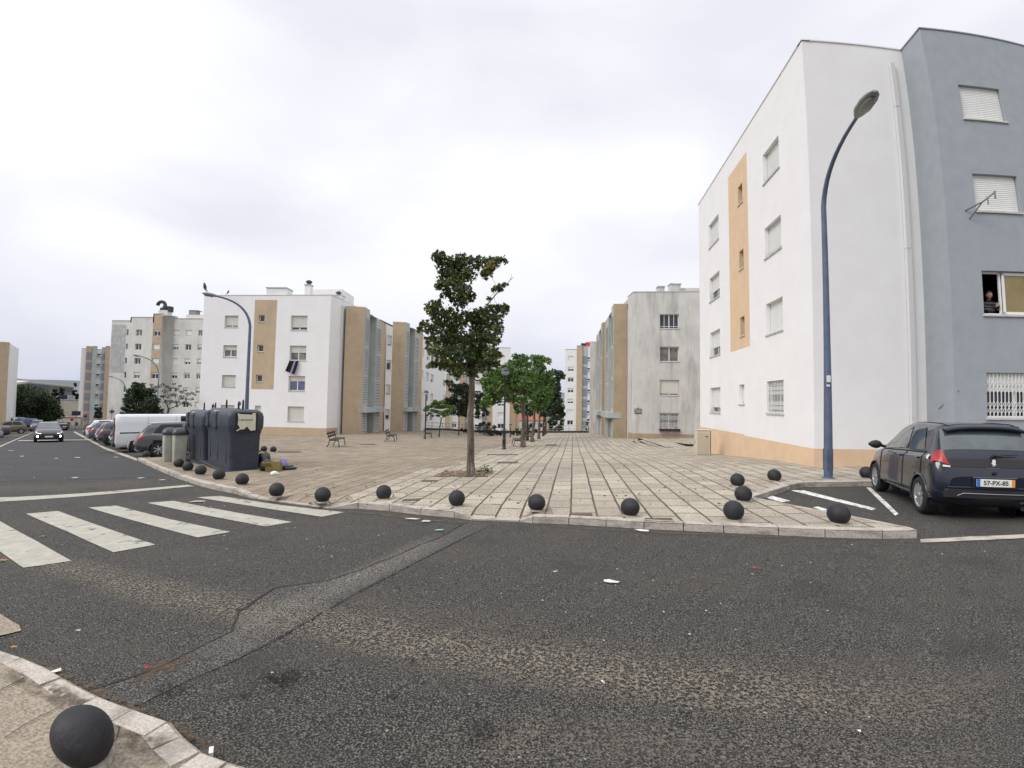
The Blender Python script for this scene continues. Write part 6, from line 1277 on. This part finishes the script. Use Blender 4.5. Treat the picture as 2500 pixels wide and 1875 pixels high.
def tree(name, base, fork, clumps, label, lm, bm=BARK, r0=.12, per=60, ls=.13, seed=1, group=None, cat='tree', lobes=True, mids=None, flat=.85, lean=None):
    rr = random.Random(seed); r = empty(name, base, label=label, cat=cat, group=group); B = Vector(base)
    tk = MB(); f = Vector(fork) - B; n = 7; pts = []
    for k in range(n + 1):
        t = k / n; w = Vector((mnoise.noise(Vector((seed, t * 3, 0))), mnoise.noise(Vector((seed + 9, t * 3, 4))), 0)) * f.length * .05 * math.sin(t * 3.1)
        pts.append(Vector((f.x * t, f.y * t, f.z * t)) + w)
    rad = [r0 * (1.25 if k == 0 else 1 - .32 * k / n) for k in range(n + 1)]; tk.tube(pts, rad, 12)
    tk.build('trunk', bm, r)
    br = MB(); nodes = [(f * 1.0, r0 * .62)]; cl = sorted(clumps, key=lambda c: (Vector(c[0]) - Vector(fork)).length)
    for c, cr in cl:
        c = Vector(c) - B; best = min(nodes, key=lambda q: (q[0] - c).length + (0 if q[0].z < c.z + .1 else .8) + max(0, .025 - q[1]) * 20)
        p, pr = best; L_ = (c - p).length; m1 = p.lerp(c, .5) + Vector((rr.uniform(-1, 1), rr.uniform(-1, 1), rr.uniform(-.2, 1))) * L_ * .13; er = max(.006, pr * .45)
        q = [p, p.lerp(m1, .5) + Vector((0, 0, L_ * .03)), m1, m1.lerp(c, .5), c]; br.tube(q, [pr * .85, pr * .75, pr * .65, (pr * .65 + er) / 2, er], 7); nodes += [(m1, pr * .65), (c, er)]
        for k in range(6):
            v = Vector((rr.gauss(0, 1), rr.gauss(0, 1), rr.gauss(.3, 1))).normalized() * cr * .9; br.tube([c, c + v * .5 + Vector((0, 0, cr * .1)), c + v], [er, er * .6, er * .3], 4, cap=False)
    br.build('branches', bm, r)
    lv = MB(); Rr = sum(q[1] for q in clumps) / len(clumps)
    for c, cr in clumps:
        c = Vector(c) - B; m = int(per * (cr / Rr) ** 2)
        for k in range(m):
            v = Vector((rr.gauss(0, 1), rr.gauss(0, 1), rr.gauss(0, 1))).normalized() * cr * rr.random() ** .45; v.z *= flat; leaf(lv, c + v, ls * rr.uniform(.65, 1.25), rr, lobes)
    lv.build('crown', lm, r); return r
def pxclumps(lst, ox, oy, sc, D, spread, seed, extra=0, mul=1.0):
    rr = random.Random(seed); out = []
    for x, y, rad in lst:
        px, py = ox + x * sc, oy + y * sc; d = D + rr.uniform(-1, 1) * spread; p = A(px, py, d); q = A(px + rad * sc, py, d); out.append((p, (q - p).length * mul))
        for k in range(extra):
            d = D + rr.uniform(-1, 1) * spread * 1.2; p = A(px + rr.uniform(-1, 1) * rad * sc * .6, py + rr.uniform(-1, 1) * rad * sc * .6, d); out.append((p, (q - A(px, py, d)).length * .0 + (A(px + rad * sc, py, d) - A(px, py, d)).length * mul * .9))
    return out
main = [(200, 80, 42), (240, 120, 55), (330, 110, 50), (400, 120, 48), (480, 115, 45), (560, 115, 42), (618, 100, 32), (180, 62, 22), (360, 70, 24), (250, 200, 55), (330, 200, 55), (215, 260, 40), (300, 270, 55), (360, 300, 50), (400, 200, 48), (520, 195, 32), (540, 150, 36), (260, 330, 38), (340, 370, 52), (410, 345, 36), (190, 390, 32), (150, 420, 42), (180, 470, 40), (250, 440, 38), (300, 480, 48), (100, 525, 28), (72, 560, 18), (150, 560, 48), (230, 540, 56), (320, 540, 58), (400, 490, 58), (470, 480, 56), (540, 450, 48), (610, 440, 46), (650, 415, 22), (560, 520, 58), (600, 570, 36), (480, 560, 58), (160, 640, 48), (240, 640, 66), (330, 640, 66), (420, 640, 66), (510, 640, 66), (585, 640, 36), (200, 720, 56), (290, 730, 66), (380, 730, 66), (470, 730, 66), (555, 730, 46), (605, 740, 24), (160, 800, 26), (230, 800, 46), (310, 820, 56), (390, 830, 56), (470, 815, 46), (540, 800, 44), (585, 790, 26), (330, 875, 34), (440, 880, 26), (595, 290, 28), (640, 262, 18), (570, 300, 18), (540, 358, 16), (118, 690, 16), (128, 820, 12), (60, 580, 10)]
tb = G(1150, 1162); fk = A(1152, 900, math.hypot(tb.x, tb.y))
lone = tree('plane_tree', tb, fk, pxclumps(main, 1000, 600, .3616, math.hypot(tb.x, tb.y), .85, 5, mul=1.3), 'tall lone broad-leaved tree in the square earth pit on the plaza', LF1, r0=.105, per=100, ls=.112, seed=3, group='trees on the plaza')
mb = MB(); p0 = A(1182, 745, 12.2); pp = [A(1192, 742, 12.2), A(1212, 718, 12.2), A(1232, 700, 12.2), A(1246, 684, 12.2), A(1254, 676, 12.2)]; mb.tube([q - tb for q in pp], [.02, .016, .012, .009, .004], 6); mb.tube([q - tb for q in (pp[3], A(1249, 670, 12.2))], [.007, .003], 5); mb.build('bare_twig', BARK, lone)
# pit: soil, frame, fallen leaves
pit = GP([(1054, 1163), (1086, 1150), (1207, 1149.5), (1192, 1163)], .012); sheet('tree_pit', pit, DIRT, 9, fill=False)
kerb('pit_edging', GP([(1052, 1163.5), (1086, 1149.5), (1209, 1149), (1194, 1163.5), (1052, 1163.5)]), .05, .6, side=-1, seed=5)
rr = random.Random(11); mb = MB()
for k in range(520):
    a, b = rr.random(), rr.random(); p = pit[0].lerp(pit[3], a).lerp(pit[1].lerp(pit[2], a), b) + Vector((0, 0, .012)); n_ = 6; s = rr.uniform(.012, .045); c = [p + Vector((s * math.cos(t) * rr.uniform(.7, 1.2), s * math.sin(t), rr.uniform(0, .012))) for t in [i * 1.047 for i in range(6)]]
    mb.add(c + [p + Vector((0, 0, .02))], [(i, (i + 1) % 6, 6) for i in range(6)])
mb.build('fallen_leaves', leafmat('fallen', [(0, (.10, .07, .045)), (.5, (.28, .22, .16)), (.8, (.42, .30, .20)), (1, (.35, .14, .07))]), kind='stuff')
def weeds(px, py, s, n, label, seed, h=.014, name='weed', m=None):
    r = empty(name, G(px, py, h), label=label, cat='plant'); rr = random.Random(seed); mb = MB()
    for k in range(n): leaf(mb, Vector((rr.gauss(0, s * .5), rr.gauss(0, s * .35), abs(rr.gauss(0, s * .35)) + .02)), s * .35, rr, False)
    mb.build('foliage', m or LF2, r); mb = MB()
    for k in range(6): mb.tube([(0, 0, 0), (rr.gauss(0, s * .3), rr.gauss(0, s * .2), s * .6)], .006, 4)
    mb.build('stem', BARKD, r)
weeds(1189, 1152, .22, 70, 'leafy green weed at the right of the tree pit', 3); weeds(1168, 1153, .13, 30, 'small dark weed between the lone trunk and the green weed', 4)
# plaza trees behind
tA = G(1277, 1091); DA = math.hypot(tA.x, tA.y)
ca = [(500, 130, 45), (545, 165, 40), (620, 150, 50), (670, 165, 38), (380, 300, 60), (440, 250, 55), (520, 240, 60), (600, 240, 60), (680, 260, 55), (300, 330, 50), (230, 360, 60), (150, 400, 60), (70, 450, 60), (20, 520, 60), (100, 540, 70), (190, 480, 70), (280, 450, 75), (370, 400, 75), (460, 380, 75), (550, 370, 75), (640, 380, 75), (720, 430, 70), (60, 620, 60), (150, 620, 70), (240, 590, 75), (330, 560, 75), (430, 520, 80), (530, 500, 80), (630, 520, 80), (710, 560, 70), (120, 720, 60), (60, 780, 55), (10, 860, 50), (200, 740, 60), (290, 700, 70), (380, 680, 70), (480, 640, 80), (580, 640, 80), (680, 680, 70), (90, 860, 50), (170, 830, 45), (260, 800, 40), (380, 790, 50), (480, 780, 60), (560, 800, 50), (640, 800, 50), (500, 900, 40), (540, 980, 35), (600, 900, 35)]
tree('plaza_tree', tA, A(1278, 975, DA), pxclumps(ca, 1180, 850, .1567, DA, 1.9, 6, mul=1.35), 'largest green tree of the plaza row, beside the ornate globe lamp', LF2, r0=.15, per=95, ls=.20, seed=8, group='trees on the plaza')
tB = G(1298, 1078.5); DB = math.hypot(tB.x, tB.y)
cb = [(770, 150, 42), (830, 155, 45), (900, 165, 50), (960, 190, 42), (1010, 190, 38), (1020, 225, 26), (800, 230, 55), (880, 250, 55), (930, 310, 40), (820, 320, 60), (900, 390, 50), (760, 400, 60), (860, 470, 70), (950, 450, 55), (1010, 410, 50), (1050, 390, 40), (800, 560, 75), (900, 560, 75), (1000, 520, 70), (1070, 500, 55), (820, 660, 75), (920, 660, 75), (1010, 640, 65), (760, 740, 65), (850, 760, 70), (940, 760, 65), (1020, 740, 60), (780, 850, 55), (870, 850, 55), (950, 850, 50), (840, 930, 45), (760, 920, 45), (920, 940, 40)]
tree('plaza_tree', tB, A(1306, 990, DB), pxclumps(cb, 1180, 850, .1567, DB, 2.0, 7, mul=1.35), 'second tree of the plaza row with a leaning trunk', LF2, r0=.13, per=95, ls=.22, seed=9, group='trees on the plaza')
tC = G(1315, 1070.5); DC = math.hypot(tC.x, tC.y)
cc = [(1080, 380, 45), (1140, 390, 40), (1190, 400, 42), (1225, 430, 36), (1240, 460, 24), (1150, 480, 40), (1120, 560, 55), (1150, 620, 45), (1100, 650, 60), (1140, 720, 50), (1060, 750, 60), (1130, 800, 55), (1180, 830, 45), (1060, 860, 60), (1130, 900, 55), (1200, 920, 45), (1010, 930, 55), (1090, 980, 50), (1180, 990, 50), (1230, 1020, 36), (1030, 1020, 40)]
tree('plaza_tree', tC, A(1317, 1000, DC), pxclumps(cc, 1180, 850, .1567, DC, 2.0, 8, mul=1.35), 'third tree of the plaza row, its dark sprays reaching furthest right', LF3, r0=.13, per=95, ls=.24, seed=10, group='trees on the plaza')
for i, (x, y, xt, lab, cl) in enumerate([(1287, 1074.5, 1287, 'slim tree behind the big one with trunk half hidden', [(660, 1000, 50), (720, 960, 50), (700, 900, 50), (640, 960, 40), (740, 1010, 40)]), (1326, 1063.5, 1327, 'fourth tree of the plaza row with a straight thin trunk', [(930, 1010, 50), (870, 960, 50), (980, 960, 50), (1040, 1020, 40), (900, 1040, 35)]), (1331, 1060, 1331, 'last tree of the plaza row by the railing', [(980, 1010, 45), (1020, 980, 50), (1080, 1020, 40), (940, 980, 45)])]):
    b = G(x, y); D = math.hypot(b.x, b.y); tree('plaza_tree', b, A(xt, 1012, D), pxclumps(cl, 1180, 850, .1567, D, 1.8, 20 + i, mul=1.35), lab, LF3, BARKD, r0=.13, per=95, ls=.25, seed=30 + i, group='trees on the plaza')
tU = G(1072, 1066); DU = math.hypot(tU.x, tU.y)
cu = [(270, 1000, 35), (300, 960, 38), (350, 940, 42), (400, 900, 42), (420, 860, 32), (470, 890, 45), (520, 880, 36), (550, 860, 28), (460, 950, 50), (530, 950, 50), (600, 940, 48), (660, 950, 45), (710, 960, 40), (745, 980, 26), (380, 1010, 42), (450, 1030, 42), (520, 1040, 45), (590, 1030, 45), (650, 1010, 42), (330, 1050, 26), (300, 1085, 22), (380, 1095, 18), (470, 1090, 28), (560, 1085, 34), (620, 1070, 30), (680, 1050, 30)]
tree('young_tree', tU, A(1078, 1022, DU), pxclumps(cu, 1000, 850, .1507, DU, 1.0, 12, mul=1.35), 'young leaning tree with flat crown beside the far bench', LF2, BARKD, r0=.07, per=95, ls=.16, seed=13, group='trees on the plaza', flat=.5)
cd_ = [(620, 540, 28), (690, 550, 28), (640, 600, 30), (710, 600, 32), (760, 620, 42), (830, 610, 42), (900, 600, 40), (960, 620, 36), (680, 680, 40), (740, 690, 50), (820, 680, 60), (900, 680, 60), (960, 720, 50), (610, 830, 34), (660, 850, 40), (720, 800, 50), (790, 780, 60), (870, 780, 70), (950, 820, 60), (600, 890, 36), (680, 900, 48), (760, 880, 60), (840, 880, 70), (920, 900, 70), (760, 970, 50), (830, 980, 60), (910, 990, 60), (980, 960, 50), (720, 1050, 40), (800, 1060, 36), (880, 1060, 46), (950, 1070, 46), (1080, 760, 40), (1130, 790, 42), (1170, 760, 36), (1210, 760, 28), (1100, 860, 46), (1160, 880, 45), (1110, 950, 45), (1180, 960, 45), (1240, 940, 36), (1230, 1010, 30), (1270, 1050, 34), (1110, 1040, 36), (1200, 1070, 28), (1100, 1110, 28)]
tD = G(1152, 1059); DD = math.hypot(tD.x, tD.y); tree('plaza_tree', tD, A(1150, 1020, DD), pxclumps(cd_, 1000, 850, .1507, DD, 1.8, 14, mul=1.35), 'dark tree directly behind the lone tree trunk, crown showing both sides', LF3, BARKD, r0=.13, per=95, ls=.25, seed=15, group='trees on the plaza')
# shrubs at the far edge
def bush(px, py, pts, label, lm, sc=1, per=90, ls=.2, seed=1):
    b = G(px, py); D = math.hypot(b.x, b.y); cl = pxclumps(pts, 0, 0, 1, D, .5, seed); r = empty('shrub', b, label=label, cat='shrub'); rr = random.Random(seed); mb = MB()
    for c, cr in cl:
        for k in range(per):
            v = Vector((rr.gauss(0, 1), rr.gauss(0, 1), rr.gauss(0, 1))).normalized() * cr * rr.random()**.5; q = c + v - b
            if q.z > .02: leaf(mb, q, ls * rr.uniform(.7, 1.3), rr, False)
    mb.build('foliage', lm, r); mb = MB()
    for c, cr in cl: mb.tube([(((c - b).x) * .5, ((c - b).y) * .5, 0), c - b], [.035, .015], 5)
    mb.build('stem', BARKD, r)
bush(1200, 1063, [(1168, 1045, 8), (1178, 1052, 9), (1175, 1036, 6), (1190, 1043, 9), (1192, 1056, 9), (1182, 1032, 5), (1203, 1052, 9), (1195, 1034, 5), (1213, 1056, 7), (1222, 1058, 5), (1207, 1042, 6), (1200, 1058, 9)], 'dark leafy shrub with purplish tinge between the lone tree and the ornate lamp', LF5, seed=2)
bush(1262, 1062, [(1252, 1056, 6), (1262, 1050, 7), (1272, 1052, 7), (1282, 1056, 6), (1300, 1056, 7), (1308, 1050, 6), (1290, 1046, 6), (1295, 1038, 6), (1265, 1058, 7)], 'low green shrub behind the big plaza tree trunk', LF3, seed=3)
bush(1140, 1056, [(1128, 1048, 4), (1138, 1049, 4), (1148, 1050, 4), (1134, 1052, 4), (1144, 1053, 4)], 'thin scrubby hedge left of the lone trunk by the railing', LF5, per=70, ls=.16, seed=4)
def far_plant(px0, px1, pyt, pyb, D, label, lm=LF3, seed=1, n=26, ls=.5, name='shrub', trunk=True, zb=None):
    rr = random.Random(seed); cx = (px0 + px1) / 2; b = A(cx, pyb, D); zb = b.z if zb is None else zb; bb = Vector((b.x, b.y, zb)); cl = []
    for k in range(n):
        a = rr.uniform(-1, 1); t = rr.random(); w = math.sqrt(max(.05, 1 - (2 * t - 1)**2)) if True else 1
        px = cx + a * w * (px1 - px0) / 2 * .86; py = pyb + (pyt - pyb) * (.12 + .84 * t); p = A(px, py, D + rr.uniform(-1, 1) * (px1 - px0) * D / 2200 * .7); q = A(px + (px1 - px0) * rr.uniform(.10, .15), py, D); cl.append((p, (q - A(px, py, D)).length))
    return tree(name, bb, bb.lerp(A(cx, (pyb + pyt) / 2, D), .7), cl, label, lm, BARKD, r0=.15 if trunk else .06, per=80, ls=ls, seed=seed, lobes=False)
far_plant(1335, 1378, 1012, 1056, 92, 'green hedge trees low behind the end railing', seed=40, ls=.35, zb=-7)
far_plant(1343, 1380, 985, 1030, 135, 'sparse dark tree before the hazy high-rise', seed=41, ls=.45, zb=-8.5)
far_plant(1428, 1446, 1022, 1058, 95, 'dark conical shrub at the foot of the white tower', seed=42, n=16, ls=.3, zb=-4)
# round dark tree at the far left
rb = A(85, 1045, 112); rb.z = hz(rb.x, rb.y) - .2
rl = []; rr = random.Random(17)
outl = lambda px: 935 + 72 * (abs(px - 66) / 78)**2.4
for k in range(120):
    px = rr.uniform(-6, 140); top = outl(px); bot = 1032 - 14 * (abs(px - 70) / 75)**3; 
    if bot - top < 12: continue
    py = rr.uniform(top + 7, bot - 4); w = 1 - abs(px - 68) / 90; D = 112 + rr.uniform(-1, 1) * 7 * w; p = A(px, py, D); rl.append((p, rr.uniform(.9, 1.35)))
tree('evergreen_tree', rb, A(80, 1026, 112), rl, 'large round dark evergreen at the far left of the street', LF3, BARKD, r0=.5, per=110, ls=.50, seed=18, lobes=False)
# trees before the cream block
def px_tree(name, bx, by, D, forkxy, lst, label, lm, per, ls, seed, r0=.14, ox=190, oy=720, sc=.1808, spread=1.5, bmat=BARKD, flat=.85):
    b = A(bx, by, D); b.z = hz(b.x, b.y) - .1; return tree(name, b, A(*forkxy, D), pxclumps(lst, ox, oy, sc, D, spread, seed, mul=1.4), label, lm, bmat, r0=r0, per=per, ls=ls, seed=seed, lobes=False, flat=flat)
ev = [(780, 1210, 34), (760, 1260, 40), (830, 1230, 40), (880, 1220, 36), (720, 1300, 40), (800, 1300, 52), (890, 1290, 48), (960, 1310, 44), (1010, 1290, 36), (670, 1360, 36), (740, 1370, 50), (830, 1370, 56), (920, 1370, 56), (1010, 1360, 50), (640, 1420, 30), (700, 1430, 50), (790, 1440, 60), (890, 1440, 60), (990, 1440, 60), (1070, 1430, 45), (680, 1490, 36), (760, 1510, 50), (860, 1510, 60), (960, 1510, 60), (1060, 1510, 50), (620, 1540, 30), (680, 1560, 42), (760, 1580, 50), (860, 1580, 55), (960, 1580, 55), (1060, 1580, 50), (1120, 1560, 36), (600, 1600, 24), (820, 1640, 50), (940, 1640, 50), (1060, 1640, 46), (700, 1640, 46), (1150, 1620, 30)]
px_tree('evergreen_tree', 350, 1060, 58, (352, 1010), ev, 'dark bushy evergreen behind the white van left of the bare tree', LF3, 120, .26, 51, .22, flat=1, spread=2.2)
bt = [(1000, 1220, 26), (1050, 1250, 30), (1110, 1230, 28), (1160, 1210, 24), (1210, 1240, 32), (1300, 1200, 22), (1380, 1230, 24), (1260, 1270, 36), (1330, 1280, 34), (1180, 1300, 36), (1400, 1310, 34), (1460, 1290, 26), (1480, 1340, 34), (1540, 1330, 26), (1580, 1350, 18), (1300, 1350, 40), (1220, 1370, 36), (1390, 1380, 40), (1460, 1400, 36), (1540, 1410, 24), (1260, 1440, 34), (1350, 1450, 36), (1430, 1460, 36), (1500, 1470, 28), (1530, 1490, 18), (1340, 1500, 24), (1180, 1440, 30), (1140, 1370, 30)]
px_tree('bare_tree', 398, 1045, 50, (412, 1000), bt, 'thinly leaved forked tree behind the van roof right of the evergreen', LF4, 40, .13, 52, .12, flat=.8)
px_tree('sapling', 243, 1045, 105, (243, 1020), [(260, 1540, 22), (300, 1560, 26), (270, 1590, 28), (310, 1600, 26), (260, 1640, 28), (300, 1640, 28), (320, 1530, 14)], 'small sapling at the foot of the louvred tower', LF5, 50, .4, 53, .08)
far_plant(146, 160, 945, 966, 215, 'tiny conifer beside the white sheds on the slope', seed=60, n=12, ls=.8)
far_plant(120, 150, 952, 985, 180, 'greenery on the slope right of the round dark tree', seed=61, n=16, ls=.7, zb=-8)
far_plant(178, 194, 935, 985, 235, 'dark trees against the left edge of the louvred tower', seed=62, n=18, ls=.9, zb=-8)
# ================================================================ person at the open window
def person():
    F = F4; u0 = U4; z1 = T4[2]; zs = z1 - 1.22; uc = u0 + .45
    SKIN = M('skin', (.42, .22, .15), .55); SHIRT = M('striped_shirt', (.03, .035, .04), .9); HAIR = M('grey_hair', (.05, .045, .04), .9)
    s = shirt_mat()
    O = F.P(uc, zs + .24, -.36); R3 = Matrix((F.d, -F.n, Vector((0, 0, 1)))).transposed()     # local x along the wall, y into the room, z up
    r = empty('person', O, label='person in a dark striped top leaning on the sill of the open window', cat='person'); 
    W = lambda p: R3 @ Vector(p)
    bm = bmesh.new(); V = {}; sk = bm.verts.layers.skin.verify()
    pts = {'pel': ((0, .06, -.42), .15), 'waist': ((0, .05, -.22), .135), 'chest': ((0, .03, .02), .15), 'neckb': ((0, .02, .20), .075), 'neck': ((0, .0, .27), .052), 'shl': ((-.16, .02, .14), .07), 'shr': ((.16, .02, .14), .07), 'ell': ((-.21, -.10, -.07), .048), 'elr': ((.21, -.10, -.07), .048), 'wrl': ((-.05, -.27, .02), .034), 'wrr': ((.06, -.25, .06), .034)}
    for k, (p, rad) in pts.items(): v = bm.verts.new(W(p)); v[sk].radius = (rad, rad * (.75 if k in ('pel', 'waist', 'chest') else 1)); V[k] = v
    V['pel'][sk].use_root = True
    for a, b in (('pel', 'waist'), ('waist', 'chest'), ('chest', 'neckb'), ('neckb', 'neck'), ('chest', 'shl'), ('chest', 'shr'), ('shl', 'ell'), ('shr', 'elr'), ('ell', 'wrl'), ('elr', 'wrr')): bm.edges.new((V[a], V[b]))
    me = bpy.data.meshes.new('body'); bm.to_mesh(me); bm.free(); me.materials.append(s); o = bpy.data.objects.new('body', me); COL.objects.link(o)
    o.modifiers.new('skin', 'SKIN'); ss = o.modifiers.new('sub', 'SUBSURF'); ss.levels = 2; ss.render_levels = 2; setpar(o, r)
    # head shaped from a sphere: brow, nose, chin, ears
    bm = bmesh.new(); bmesh.ops.create_uvsphere(bm, u_segments=32, v_segments=24, radius=1)
    for v in bm.verts:
        x, y, z = v.co; X, Y, Z = x * .075, y * .095, z * .115
        if z < -.1: X *= 1 - .28 * (-z - .1); 
        if y < 0:
            Y *= .92; Y -= .026 * math.exp(-((x * 4.2)**2 + ((z + .10) * 3.6)**2)); Y += .010 * math.exp(-(((abs(x) - .38) * 5)**2 + ((z - .10) * 6)**2)); Y -= .010 * math.exp(-((x * 3)**2 + ((z + .80) * 4)**2)); Y += .006 * math.exp(-((x * 3)**2 + ((z + .45) * 9)**2))
        v.co = (X, Y, Z)
    me = bpy.data.meshes.new('head'); bm.to_mesh(me); bm.free(); me.transform(Matrix.Translation(W((0, -.015, .375))) @ R3.to_4x4()); me.materials.append(SKIN); me.polygons.foreach_set('use_smooth', [True] * len(me.polygons)); h = bpy.data.objects.new('head', me); COL.objects.link(h); setpar(h, r)
    for sx in (-1, 1):
        mb = MB(); c = Vector((sx * .077, .0, .37)); vs = []
        mb.lathe([(.001, -.006), (.022, -.004), (.026, .004), (.012, .008)], 12, (0, 0, 0), 'x'); mb.v = [tuple(W((c.x + a, c.y + b, c.z + d * 1.4))) for a, b, d in mb.v]; mb.build('ear', SKIN, h)
        mb = MB(); mb.lathe([(.0001, -.006), (.009, -.004), (.012, .0), (.009, .006)], 12, (0, 0, 0), 'y'); mb.v = [tuple(W((sx * .029 + a, -.098 + b, .388 + d * .7))) for a, b, d in mb.v]; mb.build('eye', M('eye', (.05, .04, .035), .3), h)
    mb = MB(); mb.v = []; mb.box((0, 0, 0), (.045, .006, .008)); mb.v = [tuple(W((a, -.102 + b, .322 + d))) for a, b, d in mb.v]; mb.build('mouth', M('lips', (.22, .08, .07), .6), h)
    mb = MB(); vs = []; n = 20
    for i in range(9):
        a = R(90 - i * 12.5)
        for k in range(n):
            w = 2 * math.pi * k / n; fr = math.sin(w); cut = .0 if fr > -.3 else (.35 if i > 4 else 0); rr_ = math.cos(a) * (1.0 - cut * .0); z = math.sin(a)
            if fr < -.25 and z < .45: z = .45; rr_ = math.cos(math.asin(.45))
            vs.append(W((rr_ * math.cos(w) * .080, -.012 + rr_ * math.sin(w) * .101, .378 + z * .121)))
    mb.add(vs, [(i * n + k, i * n + (k + 1) % n, (i + 1) * n + (k + 1) % n, (i + 1) * n + k) for i in range(8) for k in range(n)], 0, True); mb.build('hair', HAIR, h)
    for sx, wp in ((-1, (-.05, -.27, .02)), (1, (.06, -.25, .06))):                     # hands: palm, four fingers, thumb
        bm = bmesh.new(); sk = bm.verts.layers.skin.verify(); w = Vector(wp); d = Vector((-sx * .9, -.35, .15)).normalized(); up = Vector((0, 0, 1)); sd_ = d.cross(up).normalized(); up = sd_.cross(d)
        def vv(p, rad): v = bm.verts.new(W(p)); v[sk].radius = (rad, rad); return v
        a = vv(w, .022); a[sk].use_root = True; b = vv(w + d * .05, .028); bm.edges.new((a, b))
        for k in range(4):
            q = w + d * .085 + up * (.027 - k * .018); c1 = vv(q, .0085); c2 = vv(q + d * (.032 - .003 * abs(k - 1)) - sd_ * .006, .0078); c3 = vv(q + d * (.054 - .005 * abs(k - 1)) - sd_ * .020, .0065); bm.edges.new((b, c1)); bm.edges.new((c1, c2)); bm.edges.new((c2, c3))
        t1 = vv(w + d * .035 + up * .036, .009); t2 = vv(w + d * .065 + up * .052, .0075); bm.edges.new((b, t1)); bm.edges.new((t1, t2))
        me = bpy.data.meshes.new('hand'); bm.to_mesh(me); bm.free(); me.materials.append(SKIN); o = bpy.data.objects.new('hand', me); COL.objects.link(o); o.modifiers.new('skin', 'SKIN'); q = o.modifiers.new('sub', 'SUBSURF'); q.levels = 1; q.render_levels = 1; setpar(o, r)
def shirt_mat():
    m = M('striped_top', (.02, .022, .03), .9); nt = m.node_tree; N = nt.nodes; L = nt.links; tc = N.new('ShaderNodeTexCoord'); w = N.new('ShaderNodeTexWave'); w.bands_direction = 'Z'; w.inputs['Scale'].default_value = 3.2; w.inputs['Distortion'].default_value = 1.2; L.new(tc.outputs['Object'], w.inputs[0])
    r = N.new('ShaderNodeValToRGB'); r.color_ramp.elements[0].position = .72; r.color_ramp.elements[0].color = (.018, .02, .028, 1); r.color_ramp.elements[1].position = .86; r.color_ramp.elements[1].color = (.13, .14, .15, 1); L.new(w.outputs['Fac'], r.inputs[0]); L.new(r.outputs[0], N['Principled BSDF'].inputs['Base Color']); return m
person()
mb = MB(); n = 14
for i in range(n): 
    u = U4 + .03 + .12 * i / n; mb.add([F4.P(u, T4[2] - .08, -.20 - .02 * (i % 2)), F4.P(u + .12 / n, T4[2] - .08, -.20 - .02 * ((i + 1) % 2)), F4.P(u + .06 / n, T4[2] - .62 + .02 * i, -.22), F4.P(u, T4[2] - .62 + .02 * i, -.22)], [(0, 1, 2, 3)])
bpart(mb, 'curtain', M('dark_red_curtain', (.10, .04, .06), .9), R1)

# ---- loose grit and pale chips scattered over the road, too many to count
rr = random.Random(77); mb = MB()
for k in range(520):
    D = 1.6 + 22 * rr.random()**1.6; az = R(rr.uniform(-56, 56)); x, y = D * math.sin(az), D * math.cos(az)
    if y > 9 and x > -6: continue
    if x > -3 and y > 5.6 + max(0, -x) * .6: continue
    if x < -1.2 and y < 2.6: continue
    s = rr.uniform(.003, .008) * (1 + D * .12); p = Vector((x, y, hz(x, y) + RD + .008)); c = [p + Vector((s * math.cos(t) * rr.uniform(.6, 1.4), s * math.sin(t) * rr.uniform(.6, 1.2), 0)) for t in [i * 1.2566 for i in range(5)]]
    mb.add(c + [p + Vector((0, 0, s * .7))], [(i, (i + 1) % 5, 5) for i in range(5)])
mb.build('road_grit', leafmat('grit', [(0, (.20, .17, .14)), (.6, (.40, .37, .32)), (.9, (.62, .60, .56)), (1, (.25, .12, .06))], .9), kind='stuff')
rr = random.Random(78); mb = MB()
for k in range(420):                              # dark droppings and crumbs on the plaza paving
    u, v = rr.uniform(560, 1800), rr.uniform(1095, 1235); p = G(u, v, .012)
    if p.y < 7.2: continue
    s = rr.uniform(.008, .03); c = [p + Vector((s * math.cos(t) * rr.uniform(.6, 1.6), s * math.sin(t) * rr.uniform(.6, 1.2), 0)) for t in [i * 1.2566 for i in range(5)]]; mb.add(c + [p + Vector((0, 0, s * .4))], [(i, (i + 1) % 5, 5) for i in range(5)])
mb.build('paving_crumbs', leafmat('crumbs', [(0, (.03, .022, .016)), (.7, (.07, .05, .035)), (.9, (.30, .26, .2)), (1, (.5, .48, .44))], .9), kind='stuff')
